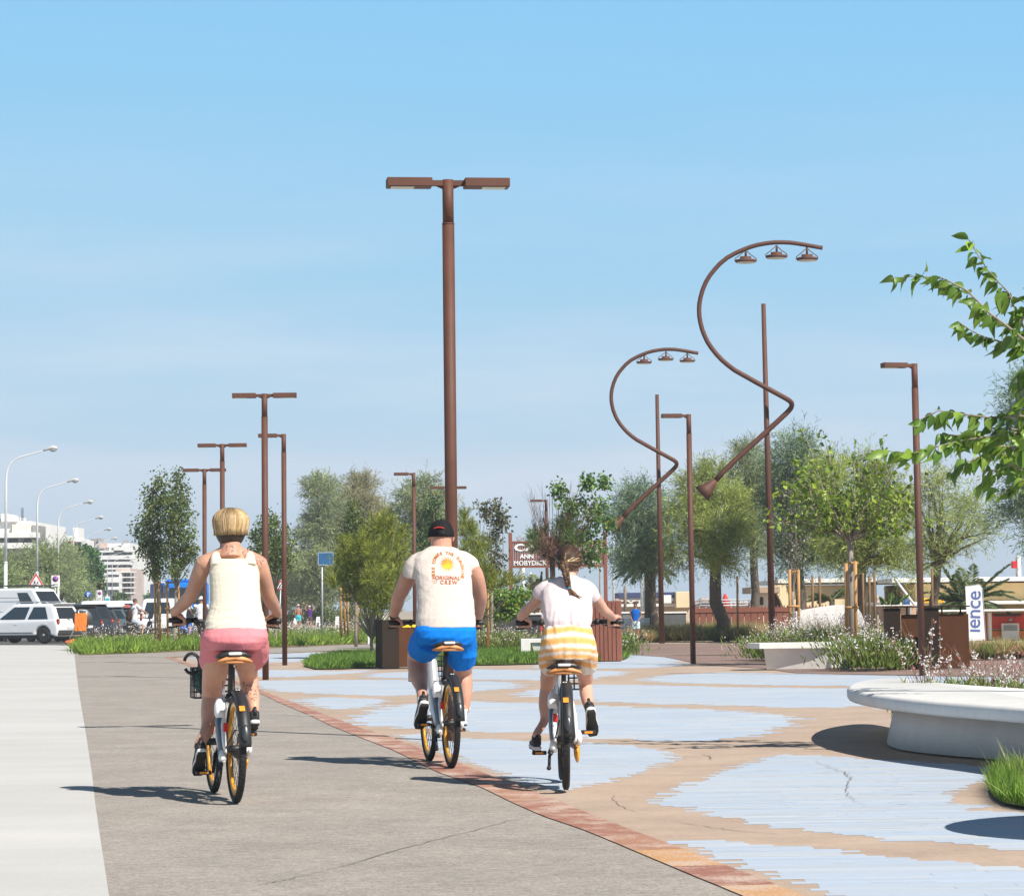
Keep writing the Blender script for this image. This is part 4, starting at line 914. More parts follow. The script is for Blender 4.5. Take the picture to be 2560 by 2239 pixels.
# cream tank top
top = MB()
F.rings([(510, 667, 1572, 0.225, 0.30), (513, 664, 1555, 0.235, 0.29), (521, 657, 1530, 0.255, 0.255), (526, 652, 1505, 0.275, 0.245), (525, 650, 1470, 0.31, 0.25), (523, 649, 1432, 0.345, 0.25), (526, 646, 1414, 0.365, 0.25), (531, 640, 1403, 0.375, 0.25), (538, 634, 1397, 0.38, 0.23)], top)
for sx, (u0, u1) in ((-1, (534, 530)), (1, (630, 637))):
    F.limb([(u0 + (8 if sx < 0 else -6), 1412, 0.29, 34), (u0 + (5 if sx < 0 else -5), 1398, 0.305, 28), (u0 + (5 if sx < 0 else -5), 1388, 0.335, 22), (u0 + (6 if sx < 0 else -6), 1384, 0.385, 18), (u0 + (6 if sx < 0 else -6), 1387, 0.45, 16), (u0 + (6 if sx < 0 else -6), 1398, 0.48, 16)], top, flat=(1.0, 0.8))
top = evaluate(top, 0.006, 3)
V, FF = top.arrays(); zw = F.P(580, 1520, .27)[2]; zh = F.P(580, 1572, .2)[2]
top = folds(top.xf(roty(0.12)), 0.0085, [(3.5, 4, 26, 1.0), (7, 5, 40, 0.4)], 4).xf(roty(-0.12))
V2 = top.V[0]; f_ = np.clip((zw + 0.03 - V2[:, 2]) / 0.05, 0.12, 1)[:, None]; top.V = [V + (V2 - V) * f_]
part('tank_top', top, cloth('cream_rib_cotton', (0.655, 0.60, 0.49)), t, True)
# pink shorts
so2 = MB()
F.rings([(526, 652, 1626, 0.21, 0.27), (508, 668, 1604, 0.20, 0.32), (506, 670, 1590, 0.205, 0.325), (511, 667, 1572, 0.22, 0.30), (518, 660, 1562, 0.23, 0.27)], so2)
F.limb([(546, 1596, 0.22, 88), (543, 1618, 0.29, 86), (540, 1640, 0.36, 84), (538, 1655, 0.42, 80)], so2)
F.limb([(622, 1596, 0.22, 92), (626, 1612, 0.30, 92), (628, 1628, 0.38, 88), (628, 1640, 0.46, 84)], so2)
so2 = folds(evaluate(so2, 0.007, 5), 0.007, [(5, 5, 15, 1.0), (14, 6, 9, 0.5)], 9)
part('shorts', so2, cloth('pink_cotton', (0.70, 0.235, 0.265)), t, True)
zt_ = F.P(588, 1566, .1)[2]; zb_ = F.P(588, 1606, .1)[2]
# hair
c, r, h, Rm = F.hc, F.hr, F.hh, F.hR
def blond(r_, a):
    q = min(1, max(0, 0.5 + 0.95 * mnoise.noise(Vector((math.cos(a) * 5.5, math.sin(a) * 5.5, 0.3))) + r_.gauss(0, 0.16))); base_ = np.array([0.50, 0.335, 0.16]) if q < 0.40 else (np.array([0.66, 0.50, 0.29]) if q < 0.68 else np.array([0.22, 0.125, 0.06]))
    root = (0.62 + 0.3 * r_.random()) if abs((a % 6.283) - 4.712) < 0.45 + 0.25 * r_.random() else 0.2 + 0.35 * r_.random()
    return lambda f: tuple(base_ * (1 - max(0, 1 - f / root) * 0.88) * (1 - max(0, f - 0.8) * 0.5))
rimz = F.P(577, 1337, 0.30)[2] - c[2]
hb_ = strands(c + [0, 0, 0.02], r * 0.98, h, Rm, 3000, 0, 2 * math.pi, h * 0.47, rimz - 0.006, blond, 0.013, 2, 0.0023, 1.2, 0.016)
ho = part('hair', hb_, M_hair, t, True)
und = MB(); rg = []
for z, q in ((rimz + 0.03, 1.08), (rimz - 0.005, 1.0), (rimz - 0.03, 0.88), (rimz - 0.052, 0.72)):
    th = np.linspace(math.pi * 1.06, math.pi * 1.94, 22); rg.append(np.r_[[c + Rm @ np.array([math.cos(a) * r * q * 1.0, math.sin(a) * r * 1.2 * q, z]) for a in th], [c + Rm @ np.array([math.cos(a) * r * q * 0.9, math.sin(a) * r * 1.05 * q, z]) for a in th[::-1]]])
und.loft(rg, col=(0.045, 0.032, 0.026)); part('nape_hair', und, M_hair, ho, True)
# bag and cable in the basket
tb = thing('basket_bag', 'dark green bag with a bottle riding in the front basket of the woman\'s bicycle', 'bag', b1.location, hd)
part('pouch', MB().ell((-0.02, 1.12, 0.74), (0.11, 0.10, 0.10), 18, 12).ell((-0.06, 1.06, 0.83), (0.05, 0.05, 0.05), 14, 10), mat('dark_green_nylon', (0.03, 0.085, 0.075), 0.6, 0.3, 20, 0.3, 40), tb)
part('bottle', MB().tube([(0.02, 1.08, 0.80), (0.0, 1.08, 0.93), (0.0, 1.08, 0.97)], [0.035, 0.035, 0.015], 12), mat('pale_plastic', (0.55, 0.60, 0.62), 0.3, 0.1), tb)
th = np.linspace(-2.9, 2.6, 30)
tag(MB().tube([glo_ for glo_ in [np.array([F.P(478 + 19 * math.cos(a), 1658 + 25 * math.sin(a), 0.95)[0], D1 + 0.98, F.P(478 + 19 * math.cos(a), 1658 + 25 * math.sin(a), 0.95)[2]]) for a in th]], 0.011, 8).build('cable_lock', M_black), 'loop of black lock cable hanging from the basket of the woman\'s bicycle', 'cable lock')
# ================= the man
D2 = gp(1128, 1918)[1]
F = Figure(D2, '')
gL = F.P(988, 1556, 0.80); gR = F.P(1193, 1556, 0.80)
b2, ped, hd = bicycle((1128, 1918), (1079, 1902), 'amber wheeled shared bicycle ridden by the man in blue shorts', 0.955, (gL, gR), (-0.16, 0.03))
F.root = thing('person', 'man in black cap, printed off-white shirt and bright blue shorts riding a bicycle', 'person', (F.P(1110, 1700, .2)[0], D2 + 0.25, 0.0), 0, 'people riding shared bicycles')
t = F.root
ankL = F.shoe(t, ped[-1] + [-0.02, 0, 0.018], hd + 0.10, R(48), (sh_b, sh_w, sh_o, sh_b), 0.1, 0.29)
ankR = F.shoe(t, ped[1] + [0.02, 0, 0.018], hd - 0.12, R(4), (sh_w, sh_w, sh_o, sh_b), 0, 0.29)
aL, aR = pj(ankL), pj(ankR); dL, dR = ankL[1] - D2, ankR[1] - D2
F.limb([(1084, 1598, 0.28, 64), (1066, 1616, 0.42, 64), (1050, 1630, 0.56, 58), (1044, 1645, 0.62, 52), (1044, 1668, 0.56, 50), (1048, 1695, 0.46, 44), (1053, 1718, 0.36, 31), (aL[0], aL[1] - 6, dL, 27), (aL[0], aL[1] + 8, dL, 26)])
F.limb([(1144, 1598, 0.28, 66), (1152, 1632, 0.38, 62), (1156, 1660, 0.50, 52), (1158, 1682, 0.58, 45), (1161, 1710, 0.56, 42), (1161, 1740, 0.54, 36), (1160, 1775, 0.53, 25), (aR[0], aR[1] - 6, dR, 22), (aR[0], aR[1] + 8, dR, 22)])
F.rings([(1068, 1158, 1606, 0.22, 0.20), (1052, 1174, 1580, 0.24, 0.22), (1054, 1172, 1540, 0.27, 0.20), (1054, 1166, 1490, 0.31, 0.19), (1050, 1166, 1440, 0.36, 0.18), (1046, 1166, 1412, 0.39, 0.15), (1072, 1134, 1394, 0.40, 0.13)], F.sk)
F.limb([(1103, 1390, 0.39, 66), (1103, 1374, 0.40, 56), (1103, 1358, 0.405, 52), (1103, 1340, 0.41, 52)])
F.limb([(1084, 1396, 0.40, 20), (1056, 1408, 0.39, 26), (1038, 1416, 0.385, 34)])
F.limb([(1122, 1396, 0.40, 20), (1152, 1406, 0.39, 26), (1174, 1416, 0.385, 34)])
wL = F.P(984, 1541, 0.74); wR = F.P(1197, 1541, 0.74)
F.limb([(1036, 1416, 0.38, 38), (1024, 1436, 0.42, 42), (1010, 1465, 0.48, 38), (998, 1489, 0.54, 34), (993, 1508, 0.62, 33), (988, 1526, 0.68, 26), (984, 1541, 0.74, 21)])
F.limb([(1176, 1416, 0.38, 38), (1188, 1436, 0.42, 40), (1197, 1464, 0.48, 36), (1201, 1490, 0.54, 33), (1201, 1508, 0.62, 31), (1199, 1526, 0.68, 25), (1197, 1541, 0.74, 21)])
F.hand(gL, gR, wL, -1); F.hand(gR, gL, wR, 1)
F.head(1103, 1306, 1378, 0.44, 58, 0.06)
def marks2(p):
    k = 0.95 + 0.10 * mnoise.noise(Vector(p * 9)) + 0.06 * mnoise.noise(Vector(p * 40)); e = 0.05 * mnoise.noise(Vector(p * 6) + Vector((3, 1, 7))); return (k, k * (0.98 - e), k * (0.97 - 1.4 * e))
F.finish(skin('man_skin', (0.545, 0.29, 0.205)), marks=marks2)
part('watch', MB().tube([F.P(984, 1536, 0.72), F.P(986, 1543, 0.73)], 0.036, 16).box(F.P(986, 1536, 0.70) + [0, 0, 0.03], (0.04, 0.03, 0.012), None, 0.004), M_black, t, True)
sockm = cloth('white_sock', (0.72, 0.72, 0.72))
for a_, n_ in ((ankL, 0), (ankR, 1)):
    k_ = np.array([F.P(1055, 1722, 0.36), F.P(1160, 1772, 0.53)][n_]); d_ = (k_ - a_) / np.linalg.norm(k_ - a_)
    part('sock', MB().tube([a_ - d_ * 0.04, a_, a_ + d_ * 0.035, a_ + d_ * 0.075], [0.043, 0.042, 0.042, 0.044] if n_ == 0 else [0.038, 0.037, 0.038, 0.04], 14), sockm, t, True)
shirt = MB()
F.rings([(1039, 1189, 1568, 0.225, 0.34), (1040, 1188, 1545, 0.24, 0.335), (1043, 1185, 1510, 0.27, 0.31), (1041, 1181, 1470, 0.31, 0.30), (1037, 1178, 1435, 0.35, 0.29), (1030, 1178, 1410, 0.375, 0.26), (1030, 1176, 1396, 0.385, 0.25), (1046, 1162, 1382, 0.39, 0.23), (1064, 1143, 1372, 0.40, 0.21), (1074, 1132, 1366, 0.405, 0.19)], shirt)
F.limb([(1084, 1388, 0.395, 34), (1062, 1396, 0.39, 42), (1045, 1407, 0.385, 48), (1034, 1420, 0.39, 50), (1030, 1440, 0.41, 50)], shirt)
F.limb([(1124, 1388, 0.395, 34), (1144, 1394, 0.39, 40), (1162, 1402, 0.385, 44), (1174, 1413, 0.39, 46), (1181, 1429, 0.41, 44)], shirt)
shirt = evaluate(shirt, 0.0065, 7)
shirt = folds(shirt.xf(roty(0.75)), 0.008, [(3.5, 4, 11, 1.0), (6, 5, 26, 0.45)], 14).xf(roty(-0.75)); shirt = folds(shirt.xf(roty(-0.5)), 0.004, [(4, 4, 15, 1.0)], 77).xf(roty(0.5))
sho = part('shirt', shirt, cloth('off_white_cotton', (0.62, 0.55, 0.50)), t, True)
# print on the back of the shirt, laid onto the cloth
bvh = BVHTree.FromPolygons([Vector(v) for v in shirt.V[0]], [list(map(int, f)) for ff in shirt.F for f in ff])
def lay(mb, off=0.0025):
    V, FF = mb.arrays(); o = V.copy()
    for i, p in enumerate(V):
        hit = bvh.ray_cast(Vector((p[0], D2 - 1.0, p[2])), Vector((0, 1, 0)))
        if hit[0] is not None: o[i] = np.array(hit[0]) + np.array([0, -off, 0])
        else: o[i] = [p[0], D2 + 0.2, p[2]]
    mb.V = [o]; return mb
def px_text(s_, u, v, hpx, ang=0.0, fat=0.0, space=1.0):
    q = F.P(u, v, 0.2); k = F.px(0.2)
    return text_mb(s_, hpx * 1.38 * k, 0.0005, fat, space=space).xf(roty(ang), q)
ink = mat('orange_print', (0.62, 0.17, 0.055), 0.8, 0.15, 30); ink2 = mat('amber_print', (0.72, 0.27, 0.04), 0.8, 0.15, 30)
w1_ = MB().join(px_text('ORIGINAL', 1119, 1444.5, 9.5, 0.03, 0.0012, 1.05)).join(px_text('CREW', 1122, 1456, 9.5, 0.03, 0.0012, 1.3))
part('print_lettering', lay(w1_), ink, sho, True)
ar = MB(); phrase = 'HERE COMES THE SUNSHINE'
pts = resample([(1084.5, 1446), (1083.5, 1425), (1084, 1408), (1087, 1395), (1095, 1385.5), (1107, 1381), (1121, 1382), (1137, 1388), (1148, 1398), (1154, 1411), (1157, 1428), (1155, 1447)], 200)
for i, ch in enumerate(phrase):
    if ch == ' ': continue
    j = int((i + 0.5) / len(phrase) * 199); p = pts[j]; d = pts[min(j + 3, 199)] - pts[max(j - 3, 0)]
    ar.join(px_text(ch, p[0], p[1], 7.6, math.atan2(d[1], d[0]), 0.0015))
ar.join(px_text('CLUB', 1087, 1456, 3.0, 0.0, 0.0)); ar.join(px_text('Sunshine', 1087, 1451, 3.0, 0.0, 0.0))
part('print_arch', lay(ar), ink2, sho, True)
sn = MB(); q0 = F.P(1118, 1409.5, 0.2); k0 = F.px(0.2); n_ = 40; pol = []
for i in range(16):
    a0 = 2 * math.pi * i / 16 + 0.2
    for da, rr_ in ((-0.19, 10.5), (-0.06, 14), (0.10, 20.5), (0.10, 14)): pol.append((q0[0] + math.cos(a0 + da) * rr_ * k0, q0[2] + math.sin(a0 + da) * rr_ * k0))
V = np.array([[q0[0], q0[1], q0[2]]] + [[x, q0[1], z] for x, z in pol]); FFs = [[0, 1 + i, 1 + (i + 1) % len(pol)] for i in range(len(pol))]
cc = np.array([(0.80, 0.24 + 0.30 * np.clip((q0[2] + 8 * k0 - p[2]) / (22 * k0), 0, 1), 0.03) for p in V])
cc[0] = (0.85, 0.45, 0.03)
sn.add(V, FFs, 0, False, cc); part('print_sun', lay(sn, 0.003), mat('sun_print', (0.95, 0.95, 0.95), 0.8, 0.08, 40, vcol=True), sho, True)
# blue shorts
s3 = MB()
F.rings([(1046, 1184, 1612, 0.21, 0.30), (1036, 1190, 1592, 0.205, 0.34), (1036, 1190, 1575, 0.215, 0.345), (1041, 1187, 1562, 0.23, 0.32)], s3)
F.limb([(1078, 1592, 0.22, 88), (1068, 1602, 0.32, 84), (1060, 1614, 0.42, 80), (1058, 1622, 0.48, 76)], s3)
F.limb([(1146, 1592, 0.22, 86), (1152, 1614, 0.27, 80), (1154, 1634, 0.33, 76), (1155, 1650, 0.39, 72)], s3)
s3 = folds(evaluate(s3, 0.0075, 5).xf(roty(0.5)), 0.011, [(5, 5, 14, 1.0), (11, 8, 26, 0.4)], 21).xf(roty(-0.5))
part('shorts', s3, cloth('bright_blue_jersey', (0.004, 0.185, 0.66)), t, True)
# cap
c, r, h, Rm = F.hc, F.hr, F.hh, F.hR
cz = F.P(1103, 1341, 0.35)[2] - c[2]; tz = F.P(1103, 1299.5, 0.44)[2] - c[2]
cp = MB(); rg = []; r1 = r + 0.012
for f in np.linspace(0, 1, 10):
    z = cz + (tz - cz) * math.sin(f * math.pi / 2); q = math.cos(f * math.pi / 2) ** 0.75 if f < 1 else 0.02
    rg.append(np.array([c + Rm @ np.array([math.cos(a) * r1 * q, math.sin(a) * (r1 * 1.22) * q, z]) for a in np.linspace(0, 2 * math.pi, 37)[:-1]]))
cp.loft(rg)
for a in np.linspace(0, 2 * math.pi, 7)[:-1] + 0.5:                      # panel seams
    cp.tube([c + Rm @ np.array([math.cos(a) * (r1 * math.cos(f * math.pi / 2) ** 0.75 + 0.0005), math.sin(a) * (r1 * 1.22 * math.cos(f * math.pi / 2) ** 0.75 + 0.0005), cz + (tz - cz) * math.sin(f * math.pi / 2)]) for f in np.linspace(0, 0.97, 9)], 0.0022, 5)
cp.ell(c + [0, 0, tz + 0.002], 0.008, 8, 6)
capo = part('cap', cp, cloth('black_cap_twill', (0.014, 0.014, 0.016)), t, True)
br = []
for y, wd in ((0.9, 0.95), (1.3, 0.9), (1.7, 0.7), (1.95, 0.4)):
    br.append(np.array([c + Rm @ np.array([math.cos(a) * r1 * wd, r1 * y + 0.01 * math.sin(a), cz + 0.012 + 0.006 * math.sin(a) - 0.012 * (y - 0.9)]) for a in np.linspace(0, 2 * math.pi, 17)[:-1]]))
part('brim', MB().loft(br), MATS['black_cap_twill'], capo, True)
gap = MB(); V_, F_ = [], []
gz0, gz1 = F.P(1100, 1333, .3)[2] - c[2], F.P(1100, 1325, .3)[2] - c[2]
for i, a in enumerate(np.linspace(-math.pi / 2 - 0.50, -math.pi / 2 + 0.36, 14)):
    hh_ = (gz1 - gz0) * math.sin(math.pi * (0.12 + 0.76 * i / 13)) ** 0.5
    for z, g_ in ((gz0, 1.014), (gz0 + hh_, 0.992)): V_.append(c + Rm @ np.array([math.cos(a) * r1 * g_, math.sin(a) * r1 * 1.22 * g_, z]))
    if i: F_.append([2 * i - 2, 2 * i, 2 * i + 1, 2 * i - 1])
gap.add(V_, F_); part('strap_opening', gap, MATS['man_skin'], capo, True)
te = MB()
for i in range(9):
    a = -math.pi / 2 - 0.42 + 0.09 * i; z = F.P(1100, 1319.5 - 2.5 * math.sin(i / 8 * math.pi), .3)[2] - c[2]; q = 0.985
    te.box(c + Rm @ np.array([math.cos(a) * r1 * q, math.sin(a) * r1 * 1.22 * q, z]), (0.007, 0.008, 0.009), Rm @ rotz(a + math.pi / 2), 0.001)
part('embroidery', te, mat('red_thread', (0.6, 0.03, 0.03), 0.7, 0.1), capo, True)
# ================= the girl
D3 = gp(1415, 1973)[1]
F = Figure(D3, '')
gL = F.P(1308, 1556, 0.80); gR = F.P(1540, 1553, 0.80)
b3, ped, hd = bicycle((1415, 1973), (1406, 1950), 'amber wheeled shared bicycle ridden by the girl with the braid', 0.83, (gL, gR), (0.145, -0.075))
F.root = thing('person', 'girl with long braid, pale pink shirt and orange striped shorts riding a bicycle', 'person', (F.P(1420, 1700, .2)[0], D3 + 0.25, 0.0), 0, 'people riding shared bicycles')
t = F.root
ankL = F.shoe(t, ped[-1] + [-0.03, 0, 0.018], hd + 0.08, R(-4), (sh_b, sh_w, sh_o, sh_b), 0, 0.245)
ankR = F.shoe(t, ped[1] + [0.03, 0, 0.02], hd - 0.12, R(52), (sh_b, sh_w, sh_o, sh_b), -0.22, 0.25)
aL, aR = pj(ankL), pj(ankR); dL, dR = ankL[1] - D3, ankR[1] - D3
F.limb([(1396, 1636, 0.28, 50), (1384, 1662, 0.36, 48), (1372, 1690, 0.50, 42), (1368, 1716, 0.60, 34), (1365, 1738, 0.60, 34), (1363, 1762, 0.59, 33), (1361, 1800, 0.57, 22), (aL[0], aL[1] - 6, dL, 19), (aL[0], aL[1] + 8, dL, 19)])
F.limb([(1446, 1636, 0.28, 50), (1456, 1662, 0.39, 47), (1463, 1690, 0.52, 40), (1464, 1710, 0.58, 34), (1466, 1732, 0.52, 34), (1470, 1755, 0.44, 29), (1475, 1778, 0.34, 20), (aR[0], aR[1] - 6, dR, 19), (aR[0], aR[1] + 8, dR, 19)])
F.rings([(1385, 1455, 1645, 0.22, 0.16), (1372, 1468, 1620, 0.23, 0.18), (1378, 1460, 1570, 0.26, 0.13), (1374, 1462, 1530, 0.29, 0.12), (1370, 1466, 1490, 0.34, 0.12), (1366, 1466, 1470, 0.37, 0.10), (1392, 1442, 1452, 0.39, 0.09)], F.sk)
F.limb([(1421, 1452, 0.38, 50), (1422, 1440, 0.385, 38), (1424, 1426, 0.395, 34), (1424, 1410, 0.40, 34)])
F.limb([(1402, 1454, 0.39, 15), (1378, 1466, 0.38, 18), (1362, 1476, 0.37, 24)])
F.limb([(1438, 1454, 0.39, 15), (1460, 1466, 0.38, 18), (1472, 1476, 0.37, 24)])
wL = F.P(1302, 1543, 0.73); wR = F.P(1535, 1545, 0.74)
F.limb([(1360, 1476, 0.37, 26), (1347, 1493, 0.42, 29), (1330, 1513, 0.48, 26), (1312, 1529, 0.54, 25), (1305, 1536, 0.62, 23), (1301, 1541, 0.68, 18), (1303, 1545, 0.73, 16)])
F.limb([(1474, 1476, 0.37, 26), (1487, 1492, 0.42, 29), (1501, 1512, 0.48, 27), (1512, 1527, 0.54, 25), (1522, 1534, 0.62, 22), (1529, 1540, 0.68, 18), (1535, 1545, 0.74, 16)])
F.hand(gL, gR, wL, -1); F.hand(gR, gL, wR, 1)
F.head(1424, 1370, 1446, 0.42, 54, 0.25)
F.finish(skin('girl_skin', (0.62, 0.36, 0.27)), marks=marks2)
sh4 = MB()
F.rings([(1365, 1474, 1566, 0.25, 0.23), (1358, 1480, 1552, 0.26, 0.25), (1354, 1482, 1528, 0.285, 0.25), (1353, 1480, 1500, 0.32, 0.235), (1354, 1478, 1474, 0.355, 0.20), (1364, 1468, 1458, 0.375, 0.19), (1384, 1452, 1446, 0.38, 0.175), (1402, 1440, 1438, 0.385, 0.15)], sh4)
F.limb([(1404, 1453, 0.385, 22), (1382, 1461, 0.375, 29), (1364, 1469, 0.37, 35), (1352, 1479, 0.385, 38), (1346, 1488, 0.405, 38)], sh4)
F.limb([(1438, 1453, 0.385, 22), (1456, 1460, 0.375, 29), (1470, 1469, 0.37, 34), (1479, 1483, 0.385, 37), (1485, 1496, 0.41, 36)], sh4)
sh4 = evaluate(sh4, 0.006, 7)
V0 = sh4.V[0].copy()
sh4 = folds(sh4, 0.0115, [(22, 8, 3.5, 1.0), (10, 5, 9, 0.5)], 31)
zlo = F.P(1420, 1560, .2)[2]; zhi = F.P(1420, 1470, .3)[2]
k_ = np.clip((zhi - V0[:, 2]) / (zhi - zlo), 0.15, 1)[:, None]; sh4.V = [V0 + (sh4.V[0] - V0) * k_]
part('shirt', sh4, cloth('pale_pink_cotton', (0.66, 0.565, 0.58)), t, True)
s5 = MB()
F.rings([(1362, 1476, 1648, 0.20, 0.26), (1352, 1486, 1622, 0.205, 0.30), (1353, 1485, 1598, 0.22, 0.30), (1359, 1480, 1574, 0.24, 0.265), (1366, 1472, 1558, 0.255, 0.225), (1367, 1471, 1550, 0.26, 0.22)], s5)
F.limb([(1388, 1615, 0.22, 76), (1380, 1636, 0.27, 66), (1376, 1654, 0.33, 60), (1375, 1668, 0.40, 50)], s5)
F.limb([(1452, 1615, 0.22, 78), (1462, 1636, 0.27, 64), (1466, 1654, 0.33, 58), (1467, 1666, 0.40, 48)], s5)
s5 = folds(evaluate(s5, 0.0065, 4), 0.009, [(20, 8, 4, 0.9), (8, 6, 14, 0.6)], 41)
bands = [(1548, 1551.5, 1), (1551.5, 1557, 2), (1557, 1565, 1), (1565, 1581, 0), (1581, 1591, 1), (1591, 1608, 0), (1608, 1617, 1), (1617, 1627, 0), (1627, 1634, 1), (1634, 1646, 0), (1646, 1652, 1), (1652, 1664, 0), (1664, 1690, 1)]
zs = [(F.P(1420, a, .1)[2], F.P(1420, b, .1)[2], q) for a, b, q in bands]
Wc, Oc, Dc = np.array([0.80, 0.745, 0.68]), np.array([0.80, 0.405, 0.135]), np.array([0.82, 0.36, 0.07])
def stripes(p):
    z = p[2] + 0.012 * mnoise.noise(Vector((p[0] * 14, p[1] * 14, 0))) + 0.003 * mnoise.noise(Vector(p * 120)) + 0.02 * (abs(p[0] - F.P(1420, 1600, .2)[0]) / 0.18) ** 2
    wo = 0.0; tot = 0.0; c_ = np.zeros(3)
    for za, zb, q in zs:
        e = 0.006; k = 1 / (1 + math.exp(-np.clip((za - z) / e * 2, -30, 30))) - 1 / (1 + math.exp(-np.clip((zb - z) / e * 2, -30, 30)))
        k = abs(k); c_ += k * (Oc, Wc, Dc)[q]; tot += k
    return tuple(c_ / tot) if tot > 0.2 else tuple(Wc)
col_by(s5, stripes)
part('shorts', s5, mat('tie_dye_jersey', (0.98, 0.98, 0.98), 0.85, 0.04, 5, 0.35, 45, vcol=True, spec=0.15), t, True)
# hair drawn back into a braid
c, r, h, Rm = F.hc, F.hr, F.hh, F.hR
hs = MB(); r_ = random.Random(6)
gth = F.P(1411, 1406, 0.30)
def headpt(a, e, lift=0.010):
    return c + np.array([0, 0, h * 0.10]) + Rm @ np.array([math.cos(e) * math.cos(a) * (r + lift), math.cos(e) * math.sin(a) * (r * 1.22 + lift), math.sin(e) * (h * 0.40 + lift)])
g_d = (gth - (c + np.array([0, 0, h * 0.10]))); 
for i in range(950):
    a = r_.uniform(0, 2 * math.pi); e = r_.uniform(-0.30, 1.5) if math.sin(a) > -0.3 else r_.uniform(-0.75, 0.6)
    if math.sin(a) > 0.65 and e < 0.5: e = r_.uniform(0.5, 1.3)
    p0 = headpt(a, e, 0.009 + 0.006 * r_.random()); P = []; lf = r_.uniform(0.009, 0.018)
    for k in range(9):
        f = k / 8; q = p0 * (1 - f) + gth * f; cc_ = c + np.array([0, 0, h * 0.08]); d = Rm.T @ (q - cc_); d_ = d / np.array([r + lf, r * 1.22 + lf, h * 0.42 + lf]); ln = np.linalg.norm(d_)
        if ln < 1: q = cc_ + Rm @ (d / ln)
        P.append(q)
    q_ = r_.random(); b_ = np.array([0.055, 0.029, 0.018]) if q_ < 0.86 else (np.array([0.16, 0.095, 0.05]) if q_ < 0.975 else np.array([0.50, 0.38, 0.22]))
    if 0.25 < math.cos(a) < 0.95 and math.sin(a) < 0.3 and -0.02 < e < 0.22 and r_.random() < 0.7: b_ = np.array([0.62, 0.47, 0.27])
    hs.tube(P, [0.003] + [0.0042] * 7 + [0.003], 5, col=b_)
ho = part('hair', hs, M_hair, t, True)
bd = MB()
bp = resample([(1411, 1404), (1411, 1416), (1414, 1430), (1417, 1445), (1420, 1458), (1422, 1468)], 40)
for k in range(3):
    P = []; rr = []
    for i, (u, v) in enumerate(bp):
        ph = i / 39 * 2 * math.pi * 3.3 + k * 2 * math.pi / 3; amp = 6.2 * (1 - 0.45 * i / 39)
        P.append(F.P(u + math.sin(ph) * amp, v, 0.265 + 0.012 * math.sin(2 * ph) - 0.02 * math.sin(i / 39 * 3))); rr.append(0.0165 * (1 - 0.4 * i / 39))
    bd.tube(P, rr, 9, col=[np.array([0.085, 0.047, 0.027]), np.array([0.15, 0.088, 0.046]), np.array([0.06, 0.033, 0.02])][k])
part('braid', bd, M_hair, ho, True)
part('hair_tie', MB().tube([F.P(1421, 1465, 0.255), F.P(1423, 1471, 0.255)], 0.013, 12), mat('blue_elastic', (0.10, 0.36, 0.55), 0.6, 0.1), ho, True)
tl = MB()
for i in range(60):
    e_ = (r_.gauss(1449, 4), r_.gauss(1502, 5)) if i < 40 else (r_.gauss(1420, 5), r_.gauss(1497, 1.5))
    m_ = (r_.gauss(1434, 3), r_.gauss(1484, 2)) if i < 40 else (r_.gauss(1428, 1.5), r_.gauss(1490, 2))
    tl.tube([F.P(1423 + r_.gauss(0, 1.2), 1470, 0.252), F.P(*m_, 0.235 + r_.gauss(0, 0.006)), F.P(*e_, 0.225 + r_.gauss(0, .006))], [0.004, 0.0045, 0.0012], 5, col=np.array([0.17, 0.088, 0.045]) * r_.uniform(0.6, 1.5))
part('hair_tail', tl, M_hair, ho, True)
# ================================================================== trees and plants
def leafmat(name, rough=0.55, tr=0.35, spec=0.35): return mat(name, (0.97, 0.97, 0.97), rough, 0.05, 3, vcol=True, trans=tr, spec=spec)
L_feather = leafmat('feathery_foliage', 0.8, 0.30, 0.1); L_leaf = leafmat('glossy_leaves', 0.42, 0.30, 0.45); L_grass = leafmat('grass_blades', 0.7, 0.35, 0.2); L_petal = leafmat('petals', 0.7, 0.3, 0.2)
M_bark = mat('grey_bark', (0.115, 0.09, 0.07), 0.9, 0.4, 7, 0.8, 30, stretch=(5, 5, 1))
M_bark2 = mat('pale_bark', (0.27, 0.225, 0.18), 0.85, 0.25, 9, 0.5, 30, stretch=(4, 4, 1))
M_twig = mat('brown_twig', (0.17, 0.095, 0.065), 0.85, 0.3, 9)
def unit(a): return a / (np.linalg.norm(a, axis=-1, keepdims=True) + 1e-9)
def leaves(mb, C, Dr, ln, wd, col, bend=0.0, m=0):
    """rhombic leaves: base C, long axis Dr"""
    n = len(C); Dr = unit(Dr); rv = rng.normal(size=(n, 3)); Sd = unit(np.cross(Dr, rv)); Nn = np.cross(Dr, Sd)
    ln = np.broadcast_to(ln, n)[:, None]; wd = np.broadcast_to(wd, n)[:, None]
    V = np.stack([C, C + Dr * ln * 0.45 + Sd * wd / 2, C + Dr * ln + Nn * ln * bend, C + Dr * ln * 0.45 - Sd * wd / 2], 1).reshape(-1, 3)
    Fq = np.arange(4 * n).reshape(n, 4)
    mb.add(V, Fq, m, False, np.repeat(np.asarray(col).reshape(-1, 3) * np.ones((n, 1)), 4, 0)); return mb
def blob(n, c, r, shell=0.55):
    d = unit(rng.normal(size=(n, 3))); q = (shell + (1 - shell) * rng.random((n, 1)) ** 0.6) if shell < 1 else 1
    return c + d * q * r, d
def mixc(a, b, n, p=1.0):
    t = rng.random((n, 1)) ** p; k = rng.normal(1.35, 0.18, (n, 1)).clip(0.75, 2.0); return np.minimum((np.array(a) * (1 - t) + np.array(b) * t) * k, 0.86)
